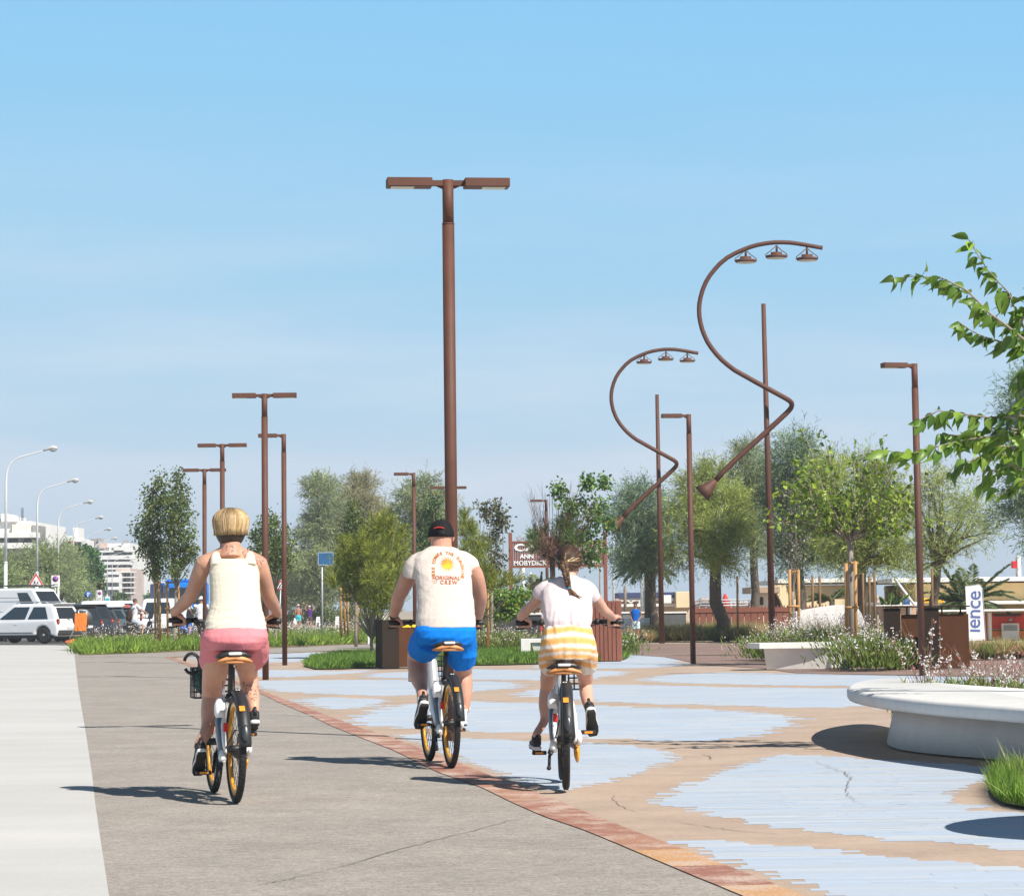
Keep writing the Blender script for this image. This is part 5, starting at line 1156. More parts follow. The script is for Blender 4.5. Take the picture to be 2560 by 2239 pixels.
def clumps_px(D, rows, dd=0.6):
    """(u, v, half-width px, half-height px, depth offset m) -> ellipsoids"""
    out_ = []
    for row in rows:
        u, v, a, b = row[:4]; off = row[4] if len(row) > 4 else rng.uniform(-1, 1) * dd
        k = (D + off) / FPX; out_.append((at(u, v, D + off), np.array([a * k, (a + b) / 2 * k, b * k])))
    return out_
def limbs(mb, b, cl, r0, crotch=0.45, n_each=3, curv=0.25):
    """trunk to the crotch and limbs into every clump"""
    b = np.asarray(b, float); tops = np.array([c for c, r in cl]); mid = tops.mean(0); ct = b + (mid - b) * [crotch * 0.7, crotch * 0.7, crotch]
    tr = [b - [0, 0, 0.05]] + [b + (ct - b) * f + [rng.normal(0, r0 * curv), rng.normal(0, r0 * curv), 0] for f in (0.25, 0.5, 0.75)] + [ct]
    mb.tube(tr, [r0 * 1.25, r0, r0 * 0.92, r0 * 0.85, r0 * 0.8], 10)
    for c, r in cl:
        for k in range(n_each):
            e = c + rng.normal(0, 0.45, 3) * r; m_ = (ct + e) / 2 + rng.normal(0, 0.05, 3) * np.linalg.norm(e - ct) + [0, 0, 0.05]
            mb.tube([ct, ct * 0.65 + m_ * 0.35, m_, e], [r0 * 0.5, r0 * 0.4, r0 * 0.25, r0 * 0.06], 6, False)
    return mb
def tree(name, label, D, u, cl, r0, foliage_fn, group, bark=None, crotch=0.45, n_each=3, vb=None, leafm=None, cat='tree'):
    b = base(u, D) if vb is None else gp(u, vb)
    t = thing(name, label, cat, b, 0, group)
    part('trunk', limbs(MB(), b, cl, r0, crotch, n_each), bark or M_bark, t, True)
    mb = MB()
    for c, r in cl: foliage_fn(mb, c, r)
    part('crown', mb, leafm or L_feather, t, True)
    return t
def feather(ca, cb, dens=150, ln=(0.32, 0.7), wd=0.035, up=0.5, wisp=0.10):
    """arching plumes, each a thread set with fine leaflets"""
    def plumes(mb, P, Dr, L_, w_, ca_, cb_, m=11):
        n = len(P); Dr = unit(Dr); sag = np.array([0, 0, -1.0]) * rng.uniform(0.15, 0.75, (n, 1)); lat = rng.normal(0, 0.16, (n, 3))
        k = rng.normal(1, 0.16, (n, 1)); t = rng.random((n, 1)); base_c = (np.array(ca_) * (1 - t) + np.array(cb_) * t) * k
        C, D_, L2, cc = [], [], [], []
        for j in range(m):
            f = (j + rng.random((n, 1))) / m; q = P + L_[:, None] * (Dr * f + (sag + lat) * f * f * 0.6); tg = Dr + (sag + lat) * 1.2 * f
            C.append(q); D_.append(unit(tg) * 0.9 + rng.normal(0, 0.42, (n, 3))); L2.append(L_ * rng.uniform(0.16, 0.30, n)); cc.append(base_c * rng.uniform(0.85, 1.3, (n, 1)))
        C, D_, L2, cc = np.concatenate(C), np.concatenate(D_), np.concatenate(L2), np.concatenate(cc)
        leaves(mb, C, D_, L2, w_ * rng.uniform(0.6, 1.3, len(C)), np.minimum(cc * 1.75, 0.86), 0.1)
    def fn(mb, c, r):
        area = 12.6 * (r[0] * r[2]); n = int(max(40, dens * area / 8)); k = rng.uniform(0.8, 1.2); a = np.array(ca) * k; b = np.array(cb) * rng.uniform(0.85, 1.15)
        lean = rng.normal(0, 0.35, 3)
        P, d = blob(n, c, r * 0.9, 0.15); plumes(mb, P, d * 0.35 + [0, 0, up] + lean + rng.normal(0, 0.45, (n, 3)), rng.uniform(ln[0], ln[1] * 1.25, n), wd, a, b)
        for _ in range(7):
            d1 = unit(rng.normal(size=3) + [0, 0, 0.25]); q = c + d1 * r * rng.uniform(0.75, 1.12); r2 = r * rng.uniform(0.18, 0.36); n2 = max(6, int(n * 0.09)); kk = rng.uniform(0.8, 1.3)
            P, d = blob(n2, q, r2, 0.1); plumes(mb, P, d * 0.3 + d1 * 0.35 + [0, 0, up * 0.8] + rng.normal(0, 0.35, (n2, 3)), rng.uniform(ln[0], ln[1] * 1.2, n2), wd, a * kk, b * kk)
        nw = max(3, int(n * wisp * 0.5)); P, d = blob(nw, c, r, 0.85); d[:, 2] = np.abs(d[:, 2]); plumes(mb, P, d * 0.5 + [0, 0, 0.9] + rng.normal(0, 0.25, (nw, 3)), rng.uniform(ln[1], ln[1] * 1.8, nw), wd * 0.8, a, b)
    return fn
def broad(ca, cb, dens=260, size=(0.05, 0.085), droop=0.35, yellow=0.02):
    def fn(mb, c, r):
        area = 12.6 * r[0] * r[2]; nt = int(max(14, dens * area / 14)); P, d = blob(nt, c, r, 0.2); kk = rng.uniform(0.85, 1.15)
        for p, q in zip(P, d):
            n = rng.integers(9, 20); o = p + rng.normal(0, 0.10, (n, 3)); k = rng.uniform(0.75, 1.3)
            cc = mixc(np.array(ca) * k * kk, np.array(cb) * k * kk, n)
            y = rng.random(n) < yellow; cc[y] = np.array([0.42, 0.30, 0.03])
            s = rng.uniform(size[0], size[1], n); leaves(mb, o, q * 0.4 + rng.normal(0, 0.6, (n, 3)) - [0, 0, droop], s * 1.5, s * 0.95, cc, -0.2)
    return fn
TGREY = ((0.10, 0.125, 0.065), (0.22, 0.25, 0.125)); TBLUE = ((0.075, 0.115, 0.075), (0.17, 0.225, 0.13)); TOLIVE = ((0.13, 0.155, 0.045), (0.26, 0.30, 0.09)); TBROWN = ((0.145, 0.14, 0.075), (0.25, 0.24, 0.135))
GT = 'tamarisk trees along the promenade'
def tam(D, u, rows, cols, label, r0=0.16, dens=430, wd=0.023, dd=0.7, group=GT, ln=(0.3, 0.65), crotch=0.66):
    return tree('tamarisk_tree', label, D, u, clumps_px(D, rows, dd), r0, feather(*cols, dens=dens, wd=wd, ln=ln), group, crotch=crotch)
# middle group behind the man
tam(202, 800, [(798, 1232, 36, 34), (830, 1225, 20, 22), (815, 1285, 48, 44), (790, 1335, 42, 40), (840, 1345, 50, 46), (795, 1400, 58, 44), (775, 1450, 42, 40), (830, 1420, 42, 45), (800, 1490, 50, 28)], TGREY, 'grey green tamarisk with two rounded tufts on top, behind the strolling couple', dd=2.0, wd=0.045, dens=230, ln=(0.4, 0.9))
tam(204, 905, [(905, 1222, 34, 30), (890, 1260, 46, 40), (930, 1295, 52, 44), (880, 1335, 50, 46), (950, 1355, 52, 50), (985, 1400, 50, 50), (895, 1420, 50, 46), (950, 1440, 44, 46), (905, 1490, 50, 30)], TBROWN, 'brownish tamarisk with a pointed top behind the young pine', dd=2.0, wd=0.045, dens=230, ln=(0.4, 0.9))
tam(118, 1060, [(1062, 1222, 26, 28), (1035, 1255, 44, 38), (1095, 1262, 40, 36), (1015, 1305, 52, 44), (1065, 1330, 46, 44), (1105, 1330, 36, 44), (1000, 1370, 40, 40), (1050, 1400, 46, 46)], TGREY, 'pale tamarisk behind the black cap and the tall lamp pole', dd=1.0, wd=0.03, dens=330)
tam(212, 762, [(758, 1410, 26, 30), (748, 1455, 30, 34), (775, 1480, 34, 30), (740, 1500, 30, 26), (790, 1505, 26, 22)], TBROWN, 'low dull tamarisk scrub behind the strolling couple', 0.1, wd=0.045, dens=200, ln=(0.4, 0.9), dd=1.0)
tam(216, 700, [(680, 1395, 34, 40), (715, 1420, 34, 40), (668, 1455, 44, 44), (705, 1480, 40, 36), (650, 1500, 40, 26)], TGREY, 'grey green tamarisk behind the triangular sign and the woman\'s right arm', 0.12, wd=0.045, dens=200, ln=(0.4, 0.9), dd=1.0)
# right group
tam(98, 1640, [(1600, 1235, 34, 34), (1570, 1280, 40, 36), (1635, 1275, 38, 42), (1600, 1320, 50, 40), (1655, 1330, 36, 44), (1560, 1340, 34, 34), (1585, 1380, 54, 36), (1640, 1390, 44, 38), (1560, 1405, 38, 24), (1610, 1420, 50, 26)], TBLUE, 'blue green tamarisk with a forked trunk behind the smaller curled lamp', 0.2)
tam(95, 1803, [(1740, 1215, 36, 46), (1790, 1200, 34, 42), (1715, 1270, 36, 40), (1765, 1275, 44, 44), (1820, 1255, 38, 44), (1850, 1300, 34, 44), (1730, 1330, 44, 44), (1790, 1340, 50, 46), (1835, 1360, 38, 40), (1765, 1395, 50, 34), (1700, 1390, 34, 36), (1815, 1408, 34, 24)], TOLIVE, 'yellow olive tamarisk with a thick dark trunk in front of the picket fence', 0.24)
tam(104, 1885, [(1880, 1150, 40, 40), (1850, 1190, 34, 40), (1905, 1205, 40, 44), (1870, 1260, 44, 44), (1910, 1290, 40, 44), (1880, 1330, 40, 40), (1900, 1375, 36, 30)], TGREY, 'tall greyish tamarisk behind the pole of the larger curled lamp', 0.18)
tam(92, 2003, [(1985, 1125, 44, 40), (1950, 1165, 44, 44), (2025, 1165, 44, 44), (1990, 1220, 50, 44), (1945, 1250, 40, 44), (2045, 1240, 44, 44), (1965, 1310, 44, 44), (2020, 1320, 50, 46), (1960, 1370, 44, 36), (2030, 1390, 50, 36), (1985, 1410, 44, 26)], TBLUE, 'broad dark tamarisk behind the staked grey leaved sapling', 0.2)
tam(88, 2150, [(2080, 1200, 44, 44), (2140, 1180, 44, 40), (2200, 1215, 44, 44), (2100, 1270, 48, 46), (2170, 1270, 48, 46), (2240, 1270, 44, 44), (2080, 1340, 50, 44), (2150, 1350, 54, 46), (2220, 1345, 50, 46), (2100, 1405, 50, 32), (2180, 1410, 54, 30), (2250, 1405, 40, 32)], TOLIVE, 'wide olive tamarisk canopy behind the young mulberry', 0.2)
tam(84, 2330, [(2320, 1200, 34, 34), (2360, 1220, 40, 36), (2310, 1260, 44, 44), (2380, 1270, 50, 36), (2440, 1275, 40, 26), (2330, 1320, 48, 44), (2400, 1325, 50, 40), (2460, 1325, 36, 26), (2320, 1380, 48, 40), (2385, 1385, 46, 34), (2300, 1430, 34, 30)], ((0.145, 0.17, 0.06), (0.27, 0.31, 0.12)), 'loose wispy tamarisk beyond the recycling bin', 0.15, dens=210, wd=0.022)
tam(70, 2620, [(2600, 1000, 60, 60), (2550, 1010, 40, 50), (2570, 1100, 50, 60), (2620, 1120, 60, 60), (2560, 1190, 50, 60), (2610, 1240, 70, 60), (2545, 1270, 44, 46), (2590, 1320, 60, 50)], TBLUE, 'dark tamarisk at the right edge behind the near mulberry branches', 0.2, wd=0.022)
# hedge row on the far left beyond the road
HL = ['grey green tamarisk at the left edge below the white flat roofed block', 'tamarisk behind the triangular warning sign across the road', 'tamarisk behind the tall no parking sign across the road', 'tamarisk behind the third and fourth white street lights', 'tamarisk sloping down behind the round blue sign', 'last low tamarisk of the hedge row beside the dark green tree']
for i, (u, v, a, b, D) in enumerate(((-10, 1440, 52, 50, 172), (46, 1438, 46, 50, 178), (96, 1428, 44, 54, 186), (142, 1418, 38, 62, 196), (178, 1442, 30, 56, 206), (210, 1482, 24, 30, 216))):
    tam(D, u, [(u - a * 0.4, v - b * 0.3, a * 0.55, b * 0.6), (u + a * 0.4, v - b * 0.35, a * 0.55, b * 0.6), (u, v, a * 0.8, b * 0.7), (u - a * 0.4, v + b * 0.45, a * 0.65, b * 0.6), (u + a * 0.4, v + b * 0.45, a * 0.65, b * 0.6), (u, v + b * 0.8, a * 0.9, b * 0.45)], TGREY if i % 2 else ((0.115, 0.15, 0.065), (0.21, 0.255, 0.115)), HL[i], 0.2, dens=110, wd=0.05, dd=1.5, group='tamarisk row beyond the parked cars', ln=(0.5, 1.0), crotch=0.3)
tree('round_tree', 'dark green round tree behind the fifth and sixth white street lights', 232, 225, clumps_px(232, [(200, 1385, 26, 26), (215, 1400, 32, 34), (232, 1425, 26, 34), (205, 1430, 34, 40), (240, 1455, 20, 30)], 1), 0.2, broad((0.03, 0.085, 0.022), (0.075, 0.17, 0.045), 120, (0.16, 0.26)), None, leafm=L_leaf)
tree('street_tree', 'small far green tree below the scaffolded apartment block', 300, 308, clumps_px(300, [(300, 1492, 10, 12), (312, 1496, 12, 14), (290, 1498, 10, 10)], 1), 0.15, broad((0.05, 0.10, 0.035), (0.12, 0.19, 0.07), 60, (0.2, 0.32)), None, leafm=L_leaf)
tree('street_tree', 'far green tree on the street beside the twin pear stakes', 330, 372, clumps_px(330, [(372, 1492, 14, 12), (385, 1500, 14, 14)], 1), 0.15, broad((0.05, 0.10, 0.035), (0.12, 0.19, 0.07), 60, (0.2, 0.32)), None, leafm=L_leaf)
# saplings
PEAR = ((0.045, 0.075, 0.022), (0.13, 0.17, 0.045)); GP = 'staked pear saplings'
def pear(D, u, rows, label, dens=230, cols=PEAR, r0=0.05, size=(0.05, 0.085), name='pear_sapling', vb=None):
    return tree(name, label, D, u, clumps_px(D, rows, 0.3), r0, broad(*cols, dens=dens, size=size), GP if name == 'pear_sapling' else None, M_bark2, 0.5, 2, vb, L_leaf)
pear(90, 397, [(400, 1195, 16, 26), (385, 1240, 26, 34), (405, 1250, 24, 34), (372, 1290, 28, 34), (400, 1300, 28, 36), (352, 1325, 26, 24), (385, 1345, 34, 34), (370, 1380, 30, 30), (400, 1390, 26, 36), (390, 1425, 22, 24)], 'left of the twin pear saplings, crown reaching out to the left')
pear(89, 434, [(440, 1190, 14, 28), (450, 1230, 22, 32), (432, 1260, 28, 36), (460, 1280, 24, 34), (440, 1310, 32, 36), (465, 1330, 22, 34), (430, 1360, 30, 34), (460, 1380, 26, 34), (440, 1420, 26, 28), (480, 1385, 12, 16)], 'right of the twin pear saplings, taller and leaning to the brown lamp')
pear(96, 690, [(672, 1300, 26, 24), (690, 1330, 32, 30), (650, 1335, 26, 26), (715, 1350, 24, 28), (675, 1370, 38, 32), (640, 1380, 24, 26), (712, 1395, 28, 28), (680, 1415, 34, 26)], 'pear sapling with pole lamps in front, behind the right shoulder of the woman')
pear(92, 890, [(888, 1275, 16, 26), (880, 1305, 24, 28), (900, 1320, 22, 28), (876, 1345, 28, 28), (900, 1360, 26, 28)], 'dark pear sapling standing above the young pine', 240)
pear(86, 1080, [(1085, 1255, 10, 18), (1080, 1280, 18, 24), (1092, 1310, 20, 26), (1070, 1330, 26, 28), (1062, 1365, 24, 26)], 'slim pear sapling just left of the black cap', 260, ((0.025, 0.06, 0.025), (0.085, 0.14, 0.05)))
pear(80, 1228, [(1215, 1272, 16, 20), (1240, 1275, 18, 24), (1255, 1300, 12, 24), (1232, 1320, 22, 30), (1225, 1360, 24, 30), (1240, 1395, 18, 28), (1225, 1425, 18, 24)], 'dusky small leaved tree right of the tall lamp pole', 170, ((0.045, 0.055, 0.035), (0.13, 0.135, 0.075)), 0.05, (0.055, 0.09), 'dusky_tree')
pear(66, 1983, [(1975, 1235, 22, 30), (1985, 1280, 28, 34), (1965, 1310, 24, 34), (1998, 1330, 24, 34), (1980, 1365, 28, 30), (1995, 1395, 22, 22)], 'grey leaved sapling between two short stakes right of the larger curled lamp', 190, ((0.055, 0.062, 0.042), (0.17, 0.175, 0.115)), 0.045, (0.04, 0.07), 'grey_sapling')
M_stake2 = mat('weathered_stake', (0.20, 0.12, 0.06), 0.85, 0.3, 6, 0.2, 60, stretch=(3, 3, 0.6))
def stakes(D, rows, label, tree_u=None, cross=(), r=0.036):
    """rows: (u, v_top, v_bottom, depth offset)"""
    b = base(sum(q[0] for q in rows) / len(rows), D); t = thing('tree_stakes', label, 'tree stakes', b, 0, 'larch stakes holding young trees')
    for u, v0, v1, off in rows:
        a = at(u, v0, D + off); g = base(u + (v1 - v0) * 0.012, D + off); part('stake', MB().tube([g - [0, 0, 0.05], a], [r * 1.05, r], 12), M_stake2 if 'weathered' in label or 'thin' in label else M_stake, t, True)
    for u0, u1, v, off in cross: part('cross_bar', MB().tube([at(u0, v, D + off), at(u1, v, D + off)], r * 0.8, 10), M_stake, t, True)
    return t
stakes(90, [(387, 1453, 1600, -0.4), (399, 1456, 1600, -0.5), (418, 1455, 1600, -0.5), (446, 1453, 1595, -0.3)], 'orange larch stakes round the twin pear saplings', cross=[(412, 450, 1521, -0.45), (384, 402, 1456, -0.45), (414, 449, 1456, -0.4)])
stakes(99, [(852, 1466, 1580, -0.3), (861, 1478, 1580, 0.3), (869, 1475, 1580, -0.3), (893, 1480, 1590, -0.6)], 'larch stakes under the young pine, right of the galvanised sign post')
stakes(78, [(1219, 1442, 1575, 0)], 'single larch stake beside the green hedge')
stakes(66, [(1974, 1424, 1600, -0.35), (1996, 1424, 1600, -0.25)], 'pair of larch stakes with a cross bar right of the larger curled lamp', cross=[(1968, 1998, 1515, -0.2), (1966, 1990, 1428, -0.1)])
stakes(54.5, [(2115, 1408, 1630, -0.3), (2138, 1403, 1640, -0.45)], 'tall pair of larch stakes holding the young mulberry', cross=[(2118, 2146, 1407, -0.2), (2112, 2146, 1518, -0.25)])
stakes(80, [(2031, 1440, 1590, 0), (2049, 1440, 1590, 0.2)], 'dark weathered stakes in front of the cream building')
stakes(78, [(2157, 1432, 1590, 0), (2173, 1440, 1590, 0.3), (2186, 1430, 1590, 0)], 'row of weathered stakes right of the young mulberry')
stakes(80, [(2330, 1422, 1560, 0)], 'single weathered stake behind the right hand lamp pole')
stakes(90, [(1843, 1440, 1580, 0)], 'leaning thin stake in front of the picket fence')
# young pines: upswept tufts of needles
def pinefn(ca, cb, tip):
    def fn(mb, c, r):
        nt = int(55 * 12.6 * r[0] * r[2]) + 6; P, d = blob(nt, c, r, 0.35)
        for p, q in zip(P, d):
            ax = unit(q * 0.8 + np.array([0, 0, 0.75]) + rng.normal(0, 0.2, 3)); n = 26; k = rng.uniform(0.75, 1.25)
            o = p + ax * rng.uniform(-0.16, 0.16, (n, 1)); tipness = rng.random() < 0.45
            leaves(mb, o, ax * 0.9 + rng.normal(0, 0.42, (n, 3)), rng.uniform(0.09, 0.17, n), 0.012, mixc(np.array(ca) * k, np.array(tip if tipness else cb) * k, n))
    return fn
PN = pinefn((0.085, 0.12, 0.022), (0.22, 0.25, 0.05), (0.40, 0.40, 0.075))
tree('young_pine', 'bushy bright yellow green young pine left of the man', 70, 930, clumps_px(70, [(935, 1330, 26, 34), (965, 1320, 26, 40), (995, 1345, 22, 34), (905, 1365, 30, 34), (945, 1385, 36, 36), (985, 1390, 30, 34), (870, 1375, 22, 34), (860, 1420, 32, 34), (900, 1430, 36, 36), (945, 1445, 36, 36), (985, 1450, 30, 36), (840, 1450, 26, 22), (890, 1480, 36, 30), (940, 1500, 40, 30), (980, 1505, 30, 30)], 0.9), 0.05, PN, 'young pines', M_bark2, 0.2, 3, leafm=L_feather)
tree('young_pine', 'narrow yellow green young pine right of the tall lamp pole', 72, 1180, clumps_px(72, [(1160, 1300, 16, 28), (1175, 1335, 26, 30), (1195, 1370, 26, 30), (1165, 1390, 26, 34), (1200, 1410, 26, 30), (1180, 1445, 32, 34), (1210, 1460, 34, 26), (1245, 1455, 34, 18), (1180, 1500, 30, 30), (1285, 1445, 26, 14)], 0.7), 0.045, PN, 'young pines', M_bark2, 0.25, 3, leafm=L_feather)
# withered tree with a nest of dead twigs behind the girl
b = base(1383, 74); t = thing('withered_tree', 'half withered tree with a ball of dead brown twigs behind the girl\'s head', 'tree', b, 0)
tr = MB(); cr_ = at(1380, 1388, 74); tr.tube([b, b + (cr_ - b) * 0.5 + [0.03, 0, 0], cr_], [0.085, 0.07, 0.075], 10)
part('trunk', tr, M_bark, t, True)
tw = MB()
for i in range(420):
    o = cr_ + rng.normal(0, 0.08, 3); e = at(1375 + rng.normal(0, 20), 1355 + rng.normal(0, 22), 74 + rng.normal(0, 0.3)); m_ = (o + e) / 2 + rng.normal(0, 0.10, 3)
    tw.tube([o, m_, e], [0.008, 0.007, 0.003], 4, False)
part('dead_twigs', tw, mat('dead_twig', (0.25, 0.14, 0.105), 0.9, 0.3, 9), t, True)
sh = MB()
for i in range(46):
    u1 = rng.uniform(1318, 1500); v1 = 1225 + abs(u1 - 1410) * 0.35 + rng.uniform(-50, 60); e = at(u1, v1, 74 + rng.normal(0, 0.5)); o = cr_ + rng.normal(0, 0.1, 3); m_ = o * 0.5 + e * 0.5 + np.array([(e[0] - o[0]) * 0.18, 0, -0.1])
    sh.tube([o, m_, e * 0.8 + m_ * 0.2, e], [0.011, 0.008, 0.005, 0.0025], 5, False)
    for k in range(3): q = m_ + (e - m_) * rng.uniform(0.2, 0.9); sh.tube([q, q + unit(e - m_) * 0.35 + rng.normal(0, 0.09, 3)], [0.004, 0.002], 4, False)
part('bare_shoots', sh, M_twig, t, True)
gr = MB(); fnp = pinefn((0.06, 0.10, 0.03), (0.13, 0.19, 0.05), (0.22, 0.28, 0.08))
for c, r in clumps_px(74, [(1345, 1335, 22, 26), (1335, 1365, 18, 20), (1410, 1330, 28, 34), (1440, 1350, 24, 28), (1425, 1305, 22, 24)], 0.3): fnp(gr, c, r)
part('needles', gr, L_feather, t, True)
gr = MB(); fb_ = broad((0.05, 0.10, 0.025), (0.14, 0.24, 0.06), 55, (0.06, 0.09), 0.3)
for c, r in clumps_px(74, [(1470, 1205, 10, 12), (1397, 1225, 9, 10), (1420, 1262, 22, 14), (1450, 1265, 18, 20), (1510, 1205, 7, 6), (1485, 1300, 22, 24), (1500, 1270, 16, 20), (1470, 1330, 20, 26), (1490, 1365, 20, 26), (1520, 1310, 12, 12), (1475, 1395, 18, 16)], 0.3): fb_(gr, c, r)
part('green_leaves', gr, L_leaf, t, True)
# young mulberry with an open fan of branches
MUL = ((0.07, 0.13, 0.015), (0.24, 0.32, 0.03))
D = 55.0; b = base(2129, D); t = thing('young_mulberry', 'young mulberry with an open fan of yellow green leaves between the tall larch stakes', 'tree', b, 0)
ct = at(2126, 1345, D); br = MB().tube([b, b * 0.5 + ct * 0.5, ct], [0.075, 0.055, 0.062], 12); lv = MB()
for i in range(58):
    a = rng.uniform(-1.25, 1.25); ln_ = (175 + 65 * rng.random()) * (1.0 if abs(a) > 0.5 else 1.12); u1 = 2126 + math.sin(a) * ln_ * 0.95; v1 = 1345 - math.cos(a) * ln_ * 0.95 * rng.uniform(0.45, 1.22); off = rng.normal(0, 0.9)
    if i == 0: u1, v1 = 2000, 1066
    e = at(u1, v1, D + off); m_ = ct * 0.55 + e * 0.45 + np.array([(e[0] - ct[0]) * 0.12, 0, 0.02]); P = [ct + rng.normal(0, 0.04, 3), m_, ct * 0.2 + e * 0.8 + [0, 0, 0.03], e]
    br.tube(P, [0.016, 0.012, 0.008, 0.003], 6, False)
    pts_ = resample(np.array(P)[:, [0, 2]], 26); yy = np.linspace(P[0][1], e[1], 26)
    for k in range(6, 26):
        n = rng.integers(1, 4); o = np.array([pts_[k][0], yy[k], pts_[k][1]]) + rng.normal(0, 0.05, (n, 3)); s = rng.uniform(0.06, 0.125, n) * (0.8 + 0.3 * k / 26)
        kk = rng.uniform(0.7, 1.25); leaves(lv, o, rng.normal(0, 0.6, (n, 3)) + [0, 0, -0.45] + unit(e - ct) * 0.4, s * 1.25, s * 0.85, mixc(np.array(MUL[0]) * kk, np.array(MUL[1]) * kk, n, 1.4), -0.25)
part('branches', br, M_bark2, t, True); part('leaves', lv, L_leaf, t, True)
# near mulberry reaching in from the right edge: big single leaves
D = 22.0; b = base(2790, D); t = thing('mulberry_tree', 'near mulberry branches with large drooping green leaves hanging in from the right edge', 'tree', b, 0)
BR = [[(2700, 1010), (2600, 880), (2552, 808), (2523, 733), (2470, 676), (2440, 630), (2424, 600)], [(2600, 880), (2519, 816), (2474, 783), (2416, 725), (2358, 696), (2290, 690), (2226, 696)], [(2620, 905), (2560, 866), (2511, 857), (2457, 841), (2424, 824), (2395, 803)],
      [(2720, 1120), (2620, 1085), (2556, 1080), (2490, 1088), (2408, 1100), (2337, 1117), (2284, 1134), (2200, 1125)], [(2700, 1060), (2556, 1040), (2470, 1043), (2408, 1035), (2346, 1026), (2296, 1051)], [(2700, 1140), (2600, 1140), (2511, 1134), (2449, 1140), (2400, 1165), (2380, 1187)],
      [(2720, 1180), (2600, 1185), (2520, 1160), (2470, 1190), (2445, 1218)], [(2720, 1200), (2620, 1215), (2556, 1200), (2523, 1220), (2492, 1238)], [(2640, 930), (2590, 900), (2555, 930), (2545, 975)], [(2680, 1000), (2600, 960), (2560, 990), (2552, 1010)], [(2552, 808), (2570, 760), (2590, 720)], [(2640, 1100), (2540, 1120), (2470, 1110), (2400, 1080)], [(2640, 1020), (2560, 1075), (2480, 1070), (2430, 1090), (2350, 1085)]]
br = MB().tube([b, b + [-0.1, 0.1, 1.6], at(2720, 1100, D)], [0.09, 0.075, 0.06], 12).tube([at(2720, 1100, D), at(2660, 960, D), at(2600, 880, D)], [0.045, 0.03, 0.02], 8)
LV, LF, LC = [], [], []
def bigleaf(p, d, up_, L_, W_, c):
    d = unit(d); s = unit(np.cross(d, up_)); n = np.cross(s, d); k0 = len(LV); prof = [(0.0, 0.06), (0.12, 0.62), (0.30, 0.98), (0.5, 0.92), (0.68, 0.66), (0.86, 0.28), (1.0, 0.0)]
    cu = rng.uniform(0.1, 0.7); fo = rng.uniform(0.05, 0.5); wv = rng.uniform(-0.14, 0.14)
    for f, w_ in prof:
        mid = p + d * L_ * f - n * L_ * cu * f * f + s * L_ * wv * math.sin(f * 4)
        for q in (-1, 0, 1): LV.append(mid + s * q * W_ / 2 * w_ - n * abs(q) * W_ * fo * w_ * -1); LC.append(c * (1.12 if q == 0 else 1.0))
    for i in range(len(prof) - 1):
        a = k0 + 3 * i; LF.append((a, a + 1, a + 4, a + 3)); LF.append((a + 1, a + 2, a + 5, a + 4))
pet = MB()
for bi, pl_ in enumerate(BR):
    q = resample(pl_, 40); dz = rng.normal(0, 0.5); P = [at(u, v, D + dz * (1 - i / 60.)) for i, (u, v) in enumerate(q)]
    br.tube(P, np.linspace(0.013, 0.003, 40), 6, False)
    ln_px = np.linalg.norm(np.diff(q, axis=0), axis=1).sum(); nl = int(ln_px / 6.5)
    for k in range(nl):
        f = (k + rng.random()) / nl; i = min(int(f * 39), 38)
        if f < 0.12 and bi < 8: continue
        p = np.asarray(P[i]); tdir = unit(np.asarray(P[i + 1]) - p); sgn = 1 if k % 2 else -1
        out_ = unit(tdir * 0.55 + np.array([rng.normal(-0.15, 0.35), rng.normal(0, 0.65), rng.normal(-0.15, 0.28)])); st = p + out_ * rng.uniform(0.015, 0.05)
        pet.tube([p, st], 0.0022, 4, False)
        dr = unit(out_ * 0.7 + np.array([-0.2, 0, -0.6]) + rng.normal(0, 0.4, 3)); L_ = rng.uniform(0.08, 0.165) * (1.12 - 0.35 * f * rng.random())
        kk = rng.uniform(0.75, 1.2); y = rng.random() ** 2; c = np.array([0.075, 0.15, 0.022]) * kk * (1 - y) + np.array([0.20, 0.30, 0.04]) * kk * y
        if rng.random() < 0.12: L_ *= 0.55
        bigleaf(st, dr, unit(rng.normal(0, 0.65, 3) + [0.25, -0.45, 0.7]), L_, L_ * rng.uniform(0.45, 0.72), c * 1.35)
part('branches', br.join(pet), M_bark2, t, True)
part('leaves', MB().add(np.array(LV), np.array(LF), 0, True, np.array(LC)), L_leaf, t, True)
# palms
def frond(mb, p0, dir_, L_, droop, ca, cb, n=85, wl=0.34):
    d = unit(np.asarray(dir_, float)); P = [p0 + d * L_ * f + np.array([0, 0, -droop * L_ * f * f]) for f in np.linspace(0, 1, 9)]
    mb.tube(P, np.linspace(0.03, 0.006, 9), 5, False, col=(0.20, 0.20, 0.08))
    s = unit(np.cross(d, [0, 0, 1.0])); idx = np.linspace(0.12, 1, n)
    for sg in (-1, 1):
        o = np.array([p0 + d * L_ * f + np.array([0, 0, -droop * L_ * f * f]) for f in idx]); tl = np.array([d + np.array([0, 0, -2 * droop * f]) for f in idx])
        ln = wl * np.sin(np.clip(idx * 0.9 + 0.12, 0, 1) * math.pi) ** 0.6 + 0.05
        leaves(mb, o, s * sg + unit(tl) * 0.75 + rng.normal(0, 0.12, (n, 3)) + [0, 0, -0.1], ln, 0.042, mixc(ca, cb, n))
